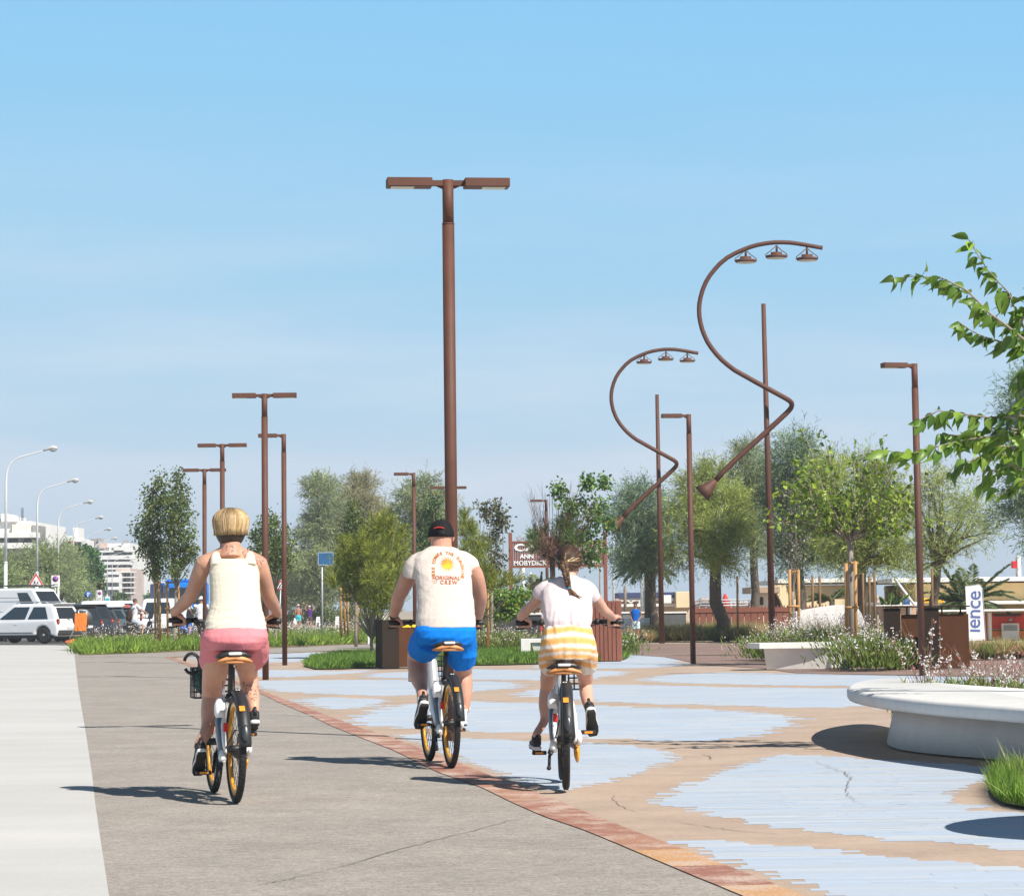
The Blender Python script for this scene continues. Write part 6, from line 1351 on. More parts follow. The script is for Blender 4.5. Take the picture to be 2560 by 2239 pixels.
def palm(D, u, vtop, label, rows, ca=(0.045, 0.08, 0.03), cb=(0.13, 0.175, 0.07), r=0.22, wl=0.34):
    b = base(u, D); c = at(u, vtop, D); t = thing('palm_tree', label, 'palm tree', b, 0, 'palms by the beach')
    part('trunk', MB().tube([b, b * 0.5 + c * 0.5, c], [r * 1.1, r * 0.9, r], 12), M_bark, t, True)
    mb = MB()
    for (u1, v1, off, dr) in rows:
        e = at(u1, v1, D + off); L_ = np.linalg.norm(e - c); d = (e - c) / L_ + np.array([0, 0, dr]); frond(mb, c, d, L_, dr / np.linalg.norm(d), ca, cb, wl=wl)
    part('fronds', mb, L_leaf, t, True); return t
palm(90, 2412, 1512, 'squat palm with long arching fronds behind the white banner', [(2539, 1396, -0.5, 0.15), (2400, 1415, 0.3, 0.05), (2435, 1405, 0.6, 0.05), (2350, 1402, 0, 0.1), (2560, 1475, -0.6, 0.45), (2535, 1438, 0.5, 0.2), (2580, 1500, 0.3, 0.6), (2500, 1530, -1, 0.6), (2340, 1450, 0.6, 0.2), (2330, 1490, -0.5, 0.5), (2345, 1530, -1, 0.6), (2385, 1430, -1.2, 0.1), (2455, 1440, -1.2, 0.15), (2270, 1476, 0.4, 0.5), (2370, 1540, -1.3, 0.5), (2300, 1500, 0.9, .4), (2440, 1535, -1.5, 0.6), (2480, 1460, 1, .2), (2545, 1545, 0, .7)])
palm(101, 1625, 1425, 'palm with drooping fronds left of the smaller curled lamp', [(1522, 1432, 0, 0.5), (1530, 1450, -0.5, 0.6), (1545, 1405, 0.5, 0.3), (1560, 1455, 0.3, 0.7), (1585, 1458, -0.6, 0.8), (1690, 1440, 0.4, 0.5), (1670, 1455, -0.4, 0.7), (1560, 1420, 1, .4), (1600, 1400, 0, .2), (1540, 1440, 1.2, .6)], (0.04, 0.075, 0.045), (0.11, 0.15, 0.085))
palm(92, 2223, 1528, 'small spiky palm beside the blue windowed kiosk', [(2216, 1472, 0, 0.02), (2245, 1485, 0, 0.1), (2200, 1490, 0.3, 0.05), (2262, 1482, -0.3, 0.2), (2230, 1480, 0.3, 0.05), (2205, 1505, -0.3, 0.1), (2290, 1475, 0.4, 0.25), (2250, 1500, -0.5, 0.1)], (0.05, 0.11, 0.02), (0.17, 0.27, 0.06), 0.12, 0.12)
palm(98, 1345, 1500, 'pale fan palm under the lattice signboard', [(1310, 1455, 0, 0.15), (1330, 1430, 0.3, 0.1), (1355, 1425, 0, 0.05), (1375, 1440, 0.5, 0.1), (1320, 1475, -0.5, 0.3), (1385, 1465, -0.3, 0.2), (1340, 1450, -1, 0.1), (1365, 1455, -0.7, 0.1)], (0.12, 0.15, 0.07), (0.30, 0.32, 0.17))
palm(99, 2080, 1500, 'palm frond clump in front of the cream building', [(2000, 1508, 0, 0.35), (2020, 1490, 0.4, 0.2), (2040, 1482, -0.4, 0.1), (2130, 1475, 0, 0.2), (2110, 1470, 0.5, 0.1), (2050, 1505, 0.3, .3)], (0.05, 0.08, 0.025), (0.14, 0.18, 0.06), 0.1, 0.3)
# clipped hedge
b = base(1262, 86); t = thing('hedge', 'dense bright green clipped hedge right of the man', 'hedge', b, 0)
mb = MB(); fb_ = broad((0.05, 0.11, 0.015), (0.18, 0.29, 0.04), 420, (0.06, 0.10), 0.1)
for c, r in clumps_px(86, [(1225, 1500, 34, 30, 0), (1262, 1495, 34, 28, 0), (1298, 1497, 28, 28, 0), (1240, 1525, 38, 26, 0), (1285, 1522, 36, 24, 0), (1210, 1540, 26, 30, 0), (1205, 1575, 24, 24, 0)], 0): fb_(mb, c, r)
part('foliage', mb, L_leaf, t, True)
b = base(790, 203); t = thing('hedge', 'low rounded green hedge behind the strolling couple', 'hedge', b, 0)
mb = MB(); fb_ = broad((0.06, 0.10, 0.02), (0.18, 0.24, 0.05), 110, (0.08, 0.13), 0.1)
for c, r in clumps_px(203, [(735, 1548, 30, 18, 0), (775, 1540, 34, 24, 0), (815, 1535, 30, 28, 0), (850, 1545, 36, 22, 0), (890, 1540, 36, 24, 0), (930, 1545, 30, 22, 0)], 0): fb_(mb, c, r)
part('foliage', mb, L_leaf, t, True)
# ---------------------------------------------------------------- low planting
def poly_pts(P, n):
    P = np.array(P); lo_, hi_ = P.min(0), P.max(0); out_ = np.zeros((0, 2))
    while len(out_) < n:
        q = lo_ + rng.random((n * 2, 2)) * (hi_ - lo_); ins = np.zeros(len(q), bool)
        for i in range(len(P)):
            a, b2 = P[i], P[(i + 1) % len(P)]; c = (a[1] <= q[:, 1]) != (b2[1] <= q[:, 1]); xx = a[0] + (q[:, 1] - a[1]) / (b2[1] - a[1] + 1e-12) * (b2[0] - a[0]); ins ^= c & (q[:, 0] < xx)
        out_ = np.concatenate([out_, q[ins]])
    return out_[:n]
def blades(mb, xy, h, wd, ca, cb, lean=0.35, z=0.0, p=1.0):
    n = len(xy); h = np.broadcast_to(h, n); Dr = np.c_[rng.normal(0, lean, (n, 2)), np.ones(n)]
    leaves(mb, np.c_[xy, np.full(n, z)], Dr, h, wd, mixc(ca, cb, n, p), 0.25); return mb
ISL = [(759, 1664), (790, 1672), (860, 1671), (952, 1666), (1100, 1663), (1260, 1661), (1400, 1657), (1500, 1652), (1560, 1648), (1573, 1642), (1540, 1636), (1400, 1632), (1200, 1630), (1000, 1632), (850, 1638), (780, 1650)]
P = np.array([gp(u, v)[:2] for u, v in ISL])
struct('lawn_soil', MB().add(np.c_[P, np.full(len(P), 0.005)], [list(range(len(P)))], 0, False), mat('lawn_soil', (0.07, 0.09, 0.03), 0.95, 0.3, 6))
xy = poly_pts(P, 60000)
tag(blades(MB(), xy, rng.uniform(0.09, 0.22, 60000), 0.022, (0.055, 0.12, 0.02), (0.17, 0.27, 0.05)).build('lawn_grass', L_grass), kind='stuff')
MND = [(2474, 1972), (2484, 1992), (2510, 2008), (2560, 2018), (2640, 2028), (2760, 2030), (2760, 1960), (2600, 1935), (2500, 1945)]
P2 = np.array([gp(u, v)[:2] for u, v in MND]); xy = poly_pts(P2, 9000)
struct('mound_soil', MB().add(np.c_[P2, np.full(len(P2), 0.006)], [list(range(len(P2)))], 0, False), MATS['lawn_soil'])
mb = blades(MB(), xy, rng.uniform(0.08, 0.20, 9000), 0.007, (0.06, 0.13, 0.02), (0.20, 0.32, 0.05), 0.4); blades(mb, poly_pts(P2, 160), rng.uniform(0.2, 0.34, 160), 0.006, (0.2, 0.24, 0.08), (0.35, 0.36, 0.18), 0.25)
tag(mb.build('mound_grass', L_grass), kind='stuff')
# long flowering strip behind the path
STRIP = [(198, 1637), (320, 1633), (450, 1628), (700, 1618), (955, 1607), (1010, 1604), (1010, 1585), (700, 1590), (430, 1604), (204, 1612)]
P = np.array([gp(u, v)[:2] for u, v in STRIP])
struct('planting_soil', MB().add(np.c_[P, np.full(len(P), 0.004)], [list(range(len(P)))], 0, False), mat('mulch', (0.33, 0.225, 0.145), 0.95, 0.3, 12, 0.6, 40))
ctr = poly_pts(P * 1.0, 1500); ctr = ctr[np.argsort(rng.random(1500))]; mb = MB()
for q in ctr:
    n = 46; s = rng.uniform(0.14, 0.30); k = rng.uniform(0.75, 1.25); f = (rng.random() < 0.5)
    blades(mb, q + rng.normal(0, s * 0.7, (n, 2)), rng.uniform(0.2, 0.48, n), 0.04, np.array((0.085, 0.155, 0.022)) * k, np.array((0.25, 0.36, 0.06)) * k, 0.55, 0.0)
tag(mb.build('meadow_plants', L_grass), kind='stuff')
mb = MB(); xy = poly_pts(P, 1500); sel = xy[(xy[:, 1] > 88) | (rng.random(1500) < 0.12)]; n = len(sel); hh_ = rng.uniform(0.3, 0.7, n)
leaves(mb, np.c_[sel, np.full(n, 0.1)], np.c_[rng.normal(0, 0.12, (n, 2)), np.ones(n)], hh_, 0.012, (0.20, 0.16, 0.10))
for k in range(2): leaves(mb, np.c_[sel, 0.1 + hh_] + rng.normal(0, 0.04, (n, 3)), rng.normal(size=(n, 3)), rng.uniform(0.025, 0.06, n), 0.04, mixc((0.55, 0.40, 0.38), (0.8, 0.76, 0.74), n))
tag(mb.build('meadow_flowers', L_petal), kind='stuff')
# flowering gaura bushes
def gaura(b, w, h, label, green=0.6, flowers=1.0, wid=0.018, group='white flowering bushes'):
    t = thing('flowering_bush', label, 'flowering bush', b, 0, group); n = int(1700 * w * h / (wid / 0.018)); mb = MB(); b = np.asarray(b)
    xy = b[:2] + rng.normal(0, 1, (n, 2)) * [w * 0.42, 0.32]
    leaves(mb, np.c_[xy, rng.uniform(0, 0.6 * h, n)], np.c_[(xy - b[:2]) * 0.6 + rng.normal(0, 0.4, (n, 2)), np.ones(n)], rng.uniform(0.08, 0.26, n), wid * 1.6, mixc((0.055, 0.09, 0.018), (0.20, 0.28, 0.06), n))
    part('foliage', mb, L_grass, t, True)
    ns = int(150 * w * flowers); st, fl = MB(), MB(); o = np.c_[b[:2] + rng.normal(0, 1, (ns, 2)) * [w * 0.34, 0.25], np.full(ns, 0.15 * h)]
    Dr = np.c_[(o[:, :2] - b[:2]) / max(w, 0.3) * 0.9 + rng.normal(0, 0.22, (ns, 2)), np.ones(ns)]; ln = rng.uniform(0.5, 0.95, ns) * h
    leaves(st, o, Dr, ln, wid * 0.55, mixc((0.22, 0.13, 0.09), (0.30, 0.22, 0.12), ns), 0.08)
    U_ = unit(Dr)
    for k in range(3):
        f = rng.uniform(0.5, 1.0, (ns, 1)); c = o + U_ * ln[:, None] * f + rng.normal(0, 0.015, (ns, 3)); leaves(fl, c, rng.normal(size=(ns, 3)), rng.uniform(0.5, 1.0, ns) * wid * 2.6, wid * 1.7, mixc((0.72, 0.52, 0.52), (0.85, 0.80, 0.80), ns))
    part('stems', st, L_grass, t, True); part('blossoms', fl, L_petal, t, True); return t
GL = ['pale flowering bush right of the two short stakes', 'white flowering bush in front of the curved white wall', 'white flowering bush between the curved wall and the tall stakes', 'dense white flowering bush under the young mulberry', 'flowering bush at the foot of the tall stakes', 'greener flowering bush left of the recycling bin', 'leafy flowering bush touching the bin\'s dark side panel', 'purple brown flowering bush at the foot of the larger curled lamp']
for i, (u, v, w_, h_) in enumerate(((1990, 1652, 1.0, 0.85), (2030, 1648, 1.2, 1.0), (2070, 1650, 1.2, 1.05), (2105, 1654, 1.1, 1.0), (2140, 1664, 0.9, 0.75), (2165, 1674, 0.9, 0.8), (2195, 1676, 0.7, 0.75), (1940, 1648, 0.9, 0.65))): gaura(gp(u, v), w_, h_, GL[i], flowers=2.3 if i < 4 else 0.9)
gaura(gp(1905, 1640), 0.35, 0.3, 'small purple tinted shrub under the left end of the square bench', 0.5, 0.6)
GL2 = ['flowering bush beside the man\'s right thigh', 'flowering bush between the man and the pale block', 'low flowering bush touching the pale concrete block', 'small flowering bush at the right foot of the wooden planter']
for i, (u, v, w_, h_) in enumerate(((1205, 1622, 1.0, 0.7), (1245, 1624, 1.1, 0.75), (1285, 1625, 0.9, 0.65), (1566, 1640, 0.5, 0.75))): gaura(gp(u, v), w_, h_, GL2[i])
# near gaura behind the big bench
GL3 = ['loose white flowering stems rising in front of the bin behind the big bench', 'white flowering stems behind the big bench, second from its rounded end', 'white flowering stems behind the big bench, third from its rounded end', 'white flowering stems behind the big bench at the right edge']
for i, (u, D_) in enumerate(((2335, 25.6), (2410, 25.8), (2480, 25.4), (2550, 25.6))):
    b = base(u, D_); t = thing('gaura_plant', GL3[i], 'flowering plant', b, 0, 'tall flowering stems behind the big bench'); st, fl, fo = MB(), MB(), MB()
    for k in range(24 if i == 0 else 34):
        o = b + [rng.normal(0, 0.09), rng.normal(0, 0.12), 0.1]; hgt = rng.uniform(0.4, 1.0) * (0.98 if i == 0 else 0.76); dx = rng.normal(-0.10 if i == 0 else 0.03, 0.30); e = o + np.array([dx * hgt, rng.normal(0, 0.12), hgt]); m_ = (o + e) / 2 + np.array([-dx * 0.12, 0, 0.03])
        st.tube([o, m_, e], [0.004, 0.003, 0.0016], 5, False)
        for q in range(rng.integers(3, 9)):
            f = rng.uniform(0.45, 1.0); c = m_ * (1 - (f - 0.5) * 2) + e * ((f - 0.5) * 2) if f > 0.5 else (o + m_) / 2
            if f > 0.9 or rng.random() < 0.35: leaves(fl, c[None] + rng.normal(0, 0.004, (3, 3)), rng.normal(0, .3, (3, 3)) + unit(e - m_), 0.022, 0.009, mixc((0.42, 0.14, 0.12), (0.55, 0.30, 0.25), 3))
            else: leaves(fl, c[None] + rng.normal(0, 0.006, (5, 3)), rng.normal(size=(5, 3)), rng.uniform(0.016, 0.03, 5), 0.016, mixc((0.75, 0.62, 0.63), (0.85, 0.83, 0.83), 5))
    n = 500; leaves(fo, b + np.c_[rng.normal(0, 0.16, n), rng.normal(0, 0.15, n), rng.uniform(0.05, 0.42, n)], rng.normal(0, 0.5, (n, 3)) + [0, 0, 1], rng.uniform(0.06, 0.16, n), 0.016, mixc((0.06, 0.11, 0.02), (0.22, 0.32, 0.07), n))
    part('stems', st, M_twig, t, True); part('blossoms', fl, L_petal, t, True); part('foliage', fo, L_grass, t, True)
# ornamental grass tufts
protos = []
for k in range(5):
    mb = MB(); n = 320; a = rng.uniform(0, 2 * math.pi, n); q = rng.random(n) ** 0.7
    leaves(mb, np.c_[np.cos(a) * 0.07, np.sin(a) * 0.07, np.zeros(n)], np.c_[np.cos(a) * q * 0.75, np.sin(a) * q * 0.75, np.ones(n)], rng.uniform(0.25, 0.62, n), 0.018, mixc(((0.12, 0.15, 0.04), (0.19, 0.19, 0.06), (0.25, 0.21, 0.09), (0.09, 0.13, 0.03), (0.3, 0.24, 0.12))[k], ((0.34, 0.37, 0.12), (0.48, 0.41, 0.19), (0.56, 0.43, 0.24), (0.26, 0.30, 0.09), (0.58, 0.46, 0.28))[k], n), 0.35)
    protos.append(mb)
GGL = 'tan and green grass tuft in the row in front of the picket fence'; GGR = 'tan and green grass tuft in the bed beside the recycling bin'
tufts = []
for k, mb in enumerate(protos):
    o = tag(mb.build('grass_tuft', L_grass), GGL, 'grass tuft', 'ornamental grass tufts by the fence'); tufts.append(o)
used = [False] * 5
def put_tuft(x, y, s, right):
    k = int(rng.integers(0, 5))
    if not used[k] and not right: o = tufts[k]; used[k] = True
    else: o = tufts[k].copy(); COL.objects.link(o)
    if right: o['label'] = GGR; o['group'] = 'ornamental grass tufts beside the bin'
    o.location = (x, y, 0); o.rotation_euler = (0, 0, rng.uniform(0, 6.28)); o.scale = (s, s, s)
for u in np.arange(1574, 1935, 6.2):
    for off in (0.0, 3.0, 6.0):
        p = base(u + rng.uniform(-4, 4), 95.0 + off + rng.uniform(-0.8, 0.8)); put_tuft(p[0], p[1], rng.uniform(0.75, 1.25), False)
for u in np.arange(2425, 2720, 14):
    for off in (0.0, 1.6):
        p = base(u + rng.uniform(-6, 6), 58.0 + off + rng.uniform(-0.5, 0.5)); put_tuft(p[0], p[1], rng.uniform(0.6, 0.85), True)
# ================================================================== people in the distance
def cm(n, c, r=0.85): return mat('cloth_' + n, c, r, 0.06, 6, 0.3, 30, spec=0.15)
def walker(b, H, face, label, cloths, arms=None, legs=None, hat=None, hair=(0.03, 0.02, 0.015), tone=(0.42, 0.235, 0.16), topless=False, seated=False, name='skin_far'):
    """small figure; local x to the right, y forwards; lengths as fractions of the height"""
    t = thing('person', label, 'person', b, face); k = H; sk = MB()
    Z = lambda *p: np.array(p, float) * k
    hip = 0.50 if not seated else 0.0
    def T(P, r, mb=sk, n=10): mb.tube([Z(*p) for p in P], np.array(r) * k, n)
    legs = legs or ([(-0.05, 0, 0.49), (-0.055, 0.02, 0.27), (-0.055, -0.02, 0.04)], [(0.05, 0, 0.49), (0.055, 0.0, 0.27), (0.055, 0.05, 0.04)])
    arms = arms or ([(-0.115, 0, 0.80), (-0.135, -0.02, 0.64), (-0.13, 0.02, 0.49)], [(0.115, 0, 0.80), (0.135, -0.02, 0.64), (0.13, 0.02, 0.49)])
    dz = legs[0][0][2] - 0.49; dy = legs[0][0][1]
    for L_ in legs:
        T(L_, (0.048, 0.034, 0.022)); f = L_[2]; T([(f[0], f[1] - 0.02, f[2] - 0.02), (f[0], f[1] + 0.07, f[2] - 0.028)], (0.022, 0.018))
    for A_ in arms:
        T(A_, (0.030, 0.025, 0.018)); e = np.array(A_[2]); d = e - np.array(A_[1]); d /= np.linalg.norm(d)
        T([e, e + d * 0.035, e + d * 0.06], (0.017, 0.02, 0.014))
        for q in range(4): T([e + d * 0.05 + [(q - 1.5) * 0.009, 0, 0], e + d * 0.085 + [(q - 1.5) * 0.011, 0.008, 0]], (0.006, 0.005), n=6)
    def rg(rows, mb):
        R_ = []
        for z, w_, d_ in rows:
            th = np.arange(16) * 2 * math.pi / 16; R_.append(np.stack([np.cos(th) * w_, np.sin(th) * d_ + dy + 0.10 * max(0, z - 0.5) * (1 if seated else 0), np.full(16, z + dz)], 1) * k)
        mb.loft(R_)
    rg([(0.46, 0.085, 0.06), (0.52, 0.098, 0.066), (0.60, 0.082, 0.055), (0.70, 0.10, 0.062), (0.79, 0.115, 0.06), (0.83, 0.07, 0.045), (0.86, 0.034, 0.034), (0.90, 0.032, 0.034)], sk)
    yy = dy + (0.045 if seated else 0.0)
    sk.ell(Z(0, yy, 0.935 + dz), np.array([0.044, 0.056, 0.066]) * k, 14, 10)
    sk.ell(Z(0, yy + 0.055, 0.925 + dz), np.array([0.010, 0.016, 0.012]) * k, 8, 6)
    for s in (-1, 1): sk.ell(Z(s * 0.046, yy, 0.93 + dz), np.array([0.007, 0.014, 0.018]) * k, 8, 6)
    bo = part('body', evaluate(sk, 0.013 * k / 1.7, 2), mat('skin_%d' % int(tone[0] * 100), tone, 0.5, 0.08, 9, spec=0.35), t)
    ey = MB()
    for s in (-1, 1): ey.ell(Z(s * 0.018, yy + 0.05, 0.945 + dz), np.array([0.006, 0.006, 0.004]) * k, 8, 6)
    part('eyes', ey, mat('eye_dark', (0.03, 0.02, 0.02), 0.3, 0.05), bo)
    if hat: part('hat', MB().ell(Z(0, yy, 0.965 + dz), np.array([0.052, 0.062, 0.05]) * k, 14, 8).lathe([(0.085 * k, -0.004 * k), (0.088 * k, 0.0), (0.05 * k, 0.012 * k)], Z(0, yy, 0.955 + dz), 16), hat, t)
    else: part('hair', MB().ell(Z(0, yy - 0.008, 0.955 + dz), np.array([0.049, 0.058, 0.056]) * k, 14, 10), mat('hair_far_%d' % int(hair[0] * 100), hair, 0.6, 0.2, 20), t)
    if not topless:
        s_ = MB(); rg([(0.47, 0.098, 0.075), (0.54, 0.106, 0.076), (0.62, 0.096, 0.07), (0.72, 0.112, 0.075), (0.79, 0.124, 0.07), (0.83, 0.085, 0.055), (0.85, 0.048, 0.044)], s_)
        if len(cloths) > 2 and cloths[2]:
            for A_ in arms: a0, a1 = np.array(A_[0]), np.array(A_[1]); s_.tube([Z(*(a0 + [0, 0, 0.01])), Z(*(a0 * 0.35 + a1 * 0.65))], np.array([0.04, 0.04]) * k, 10)
        part('shirt', folds(evaluate(s_, 0.014 * k / 1.7, 2), 0.006, [(14, 14, 22, 1.0)], 3), cloths[0], t)
    s_ = MB(); rg([(0.45, 0.10, 0.08), (0.50, 0.112, 0.082), (0.56, 0.10, 0.072)], s_)
    for L_ in legs:
        a0, a1 = np.array(L_[0]), np.array(L_[1]); s_.tube([Z(*a0), Z(*(a0 * 0.3 + a1 * 0.7))], np.array([0.064, 0.060]) * k, 12)
    part('shorts', evaluate(s_, 0.014 * k / 1.7, 2), cloths[1], t)
    sh_ = MB()
    for L_ in legs: f = L_[2]; sh_.tube([Z(f[0], f[1] - 0.028, f[2] - 0.018), Z(f[0], f[1] + 0.02, f[2] - 0.018), Z(f[0], f[1] + 0.085, f[2] - 0.026)], np.array([0.024, 0.027, 0.018]) * k, 10)
    part('shoes', sh_, mat('shoe_far', (0.5, 0.5, 0.5), 0.7, 0.2, 10), t); return t
def atg(u, D): return base(u, D)
walker(atg(746, 190), 1.72, 0.1, 'bare backed man in turquoise swim shorts and pale hat walking away', (None, cm('turquoise', (0.03, 0.46, 0.55))), hat=mat('straw_hat', (0.62, 0.50, 0.44), 0.8, 0.2, 20), topless=True, tone=(0.33, 0.16, 0.10))
q = atg(737, 189.6); tag(MB().tube([q + [0, 0, 0.78], q + [0, 0, 0.70], q + [0, 0, 0.5], q + [0, 0, 0.32], q + [0, 0, 0.26]], [0.02, 0.06, 0.13, 0.14, 0.06], 12).build('carrier_bag', mat('white_plastic_bag', (0.75, 0.75, 0.75), 0.5, 0.1, 10)), 'white carrier bag hanging from the bare backed man\'s left hand', 'bag')
walker(atg(774, 190), 1.62, -0.1, 'woman in a purple top holding both arms up to her pale cap', (cm('purple', (0.075, 0.02, 0.16)), cm('brownish', (0.10, 0.06, 0.055))), arms=([(-0.115, 0, 0.80), (-0.21, 0.02, 0.86), (-0.14, 0.04, 0.99)], [(0.115, 0, 0.80), (0.21, 0.02, 0.86), (0.14, 0.04, 0.99)]), hat=mat('pale_cap', (0.5, 0.55, 0.58), 0.8, 0.1, 20), tone=(0.45, 0.22, 0.15))
floral = mat('floral_shorts', (0.10, 0.30, 0.40), 0.85, 0.0, 22, col2=(0.80, 0.82, 0.84), spec=0.1)
walker(atg(1590, 94), 1.36, math.pi - 0.15, 'boy in a bright blue vest and floral shorts looking down', (cm('royal', (0.005, 0.11, 0.48)), floral), arms=([(-0.115, 0, 0.80), (-0.145, -0.01, 0.66), (-0.08, 0.09, 0.56)], [(0.115, 0, 0.80), (0.145, -0.01, 0.66), (0.08, 0.09, 0.56)]), tone=(0.30, 0.15, 0.095))
walker(atg(1350, 97), 1.25, -0.9, 'small boy in a grey shirt and red shorts walking behind the girl', (cm('greyshirt', (0.38, 0.38, 0.42)), cm('redshorts', (0.55, 0.03, 0.03)), True), legs=([(-0.05, 0, 0.49), (-0.055, 0.09, 0.28), (-0.055, 0.04, 0.05)], [(0.05, 0, 0.49), (0.055, -0.04, 0.27), (0.055, -0.16, 0.08)]))
# cyclist in white beyond the woman's left arm
SEAT = ([(-0.05, 0, 0.52), (-0.06, 0.20, 0.45), (-0.06, 0.12, 0.22)], [(0.05, 0, 0.52), (0.06, 0.17, 0.36), (0.06, 0.08, 0.12)])
REACH = ([(-0.115, 0.02, 0.84), (-0.15, 0.14, 0.74), (-0.13, 0.27, 0.68)], [(0.115, 0.02, 0.84), (0.15, 0.14, 0.74), (0.13, 0.27, 0.68)])
p = atg(503, 99)
walker(p + [0, 0, 0.0], 1.74, 0.1, 'cyclist in a white T-shirt and white cap riding away beside the woman\'s left arm', (cm('white_tee', (0.66, 0.66, 0.72)), cm('dark_shorts', (0.04, 0.04, 0.045)), True), REACH, SEAT, hat=mat('white_cap', (0.7, 0.7, 0.7), 0.8, 0.1, 20), seated=True)
t = thing('bicycle', 'plain grey city bicycle under the cyclist in the white T-shirt', 'bicycle', p + [0, -0.15, 0], 0.1)
th = np.linspace(0, 2 * math.pi, 33)[:-1]
for yc in (-0.42, 0.66):
    w_ = part('tyre', MB().tube(np.stack([np.zeros(32), yc + 0.33 * np.cos(th), 0.34 + 0.33 * np.sin(th)], 1), 0.02, 8, closed=True), M_tyre, t)
    sp = MB()
    for a in th[::2]: sp.tube([(0, yc, 0.34), (0, yc + 0.31 * math.cos(a), 0.34 + 0.31 * math.sin(a))], 0.003, 4, False)
    part('spokes', sp, M_chrome, w_)
part('frame', MB().tube([(0, -0.42, 0.34), (0, 0.0, 0.30), (0, 0.5, 0.8), (0, 0.56, 0.95)], 0.02, 8).tube([(0, 0.0, 0.30), (0, -0.15, 0.9)], 0.02, 8).tube([(0, 0.66, 0.34), (0, 0.54, 0.85)], 0.018, 8).tube([(0, -0.42, 0.34), (0, -0.12, 0.75)], 0.014, 8), M_slate, t)
part('saddle', MB().ell((0, -0.16, 0.93), (0.09, 0.14, 0.04), 12, 8), M_saddle, t)
part('handlebar', MB().tube([(-0.29, 0.44, 1.1), (-0.1, 0.55, 1.08), (0.1, 0.55, 1.08), (0.29, 0.44, 1.1)], 0.014, 8).tube([(0, 0.55, 0.9), (0, 0.55, 1.08)], 0.016, 8), M_black, t)
part('rear_rack', MB().box((0, -0.5, 0.74), (0.12, 0.34, 0.02)).box((0, -0.68, 0.70), (0.06, 0.02, 0.05)), M_dark_steel, t)
# scooters
def scooter(loc, rz, label, col):
    t = thing('scooter', label, 'scooter', loc, rz)
    for yc in (-0.62, 0.62):
        part('wheel', MB().lathe([(0.12, -0.05), (0.23, -0.055), (0.26, -0.03), (0.26, 0.03), (0.23, 0.055), (0.12, 0.05)], (0, yc, 0.26), 20, roty(math.pi / 2)), M_tyre, t)
    part('body_shell', MB().tube([(0, -0.85, 0.66), (0, -0.55, 0.64), (0, -0.15, 0.55), (0, 0.0, 0.36), (0, 0.30, 0.34), (0, 0.45, 0.62), (0, 0.50, 0.88)], [0.06, 0.17, 0.19, 0.16, 0.15, 0.17, 0.10], 14, flat=(1.0, 0.8)), col, t)
    part('seat', MB().tube([(0, -0.75, 0.80), (0, -0.4, 0.80), (0, -0.02, 0.76)], [0.08, 0.14, 0.10], 12, flat=(1.0, 0.5)), M_saddle, t)
    part('handlebar', MB().tube([(-0.33, 0.36, 1.04), (0, 0.47, 1.0), (0.33, 0.36, 1.04)], 0.02, 8).tube([(0, 0.60, 0.35), (0, 0.47, 1.0)], 0.03, 8).tube([(-0.2, 0.42, 1.04), (-0.3, 0.46, 1.26)], 0.008, 6).tube([(0.2, 0.42, 1.04), (0.3, 0.46, 1.26)], 0.008, 6).ell((-0.3, 0.47, 1.29), (0.05, 0.015, 0.04), 10, 6).ell((0.3, 0.47, 1.29), (0.05, 0.015, 0.04), 10, 6), M_black, t)
    part('number_plate', MB().box((0, -0.90, 0.52), (0.18, 0.015, 0.18), rotx(0.2)), M_label, t)
    part('tail_light', MB().box((0, -0.90, 0.70), (0.14, 0.03, 0.06), None, 0.01), M_red, t)
    part('windscreen', MB().box((0, 0.55, 1.18), (0.36, 0.015, 0.4), rotx(-0.3), 0.01), mat('smoked_screen', (0.03, 0.035, 0.04), 0.1, 0.1), t)
    return t
RIDE = ([(-0.06, 0, 0.50), (-0.10, 0.22, 0.42), (-0.10, 0.20, 0.17)], [(0.06, 0, 0.50), (0.12, 0.20, 0.38), (0.12, 0.12, 0.06)])
p = atg(350, 112); rz = -0.85
scooter(p, rz, 'black scooter with a backpacked rider in front of the grey parked cars', mat('black_paint', (0.015, 0.015, 0.017), 0.25, 0.1, 8, coat=0.5))
walker(p + rotz(rz) @ np.array([0, -0.32, 0.02]), 1.78, rz, 'scooter rider in a white T-shirt and pale shorts with a brown backpack', (cm('white_tee', (0.66, 0.66, 0.72)), cm('pale_denim', (0.42, 0.48, 0.60)), True), REACH, RIDE, hair=(0.06, 0.03, 0.02), seated=True)
bp = thing('backpack', 'dark brown backpack on the back of the scooter rider', 'backpack', p + rotz(rz) @ np.array([0, -0.32, 0.02]), rz)
part('pouch', MB().ell((0, -0.20, 1.12), (0.17, 0.12, 0.26), 16, 10).ell((0, -0.29, 1.02), (0.12, 0.06, 0.13), 12, 8), cm('brown_nylon', (0.05, 0.032, 0.028)), bp)
part('straps', MB().tube([(-0.12, -0.14, 1.34), (-0.13, 0.0, 1.46), (-0.12, 0.12, 1.36)], 0.02, 6).tube([(0.12, -0.14, 1.34), (0.13, 0.0, 1.46), (0.12, 0.12, 1.36)], 0.02, 6), MATS['cloth_brown_nylon'], bp)
p = atg(462, 108); rz = -0.25
scooter(p, rz, 'blue scooter partly hidden behind the woman\'s left hand', mat('blue_paint', (0.01, 0.09, 0.42), 0.25, 0.1, 8, coat=0.5))
walker(p + rotz(rz) @ np.array([0, -0.32, 0.02]), 1.74, rz, 'rider in white shirt and blue shorts on the blue scooter', (cm('white_tee', (0.66, 0.66, 0.72)), cm('royal', (0.005, 0.11, 0.48)), True), REACH, RIDE, hat=mat('white_cap', (0.7, 0.7, 0.7), 0.8, 0.1, 20), seated=True)
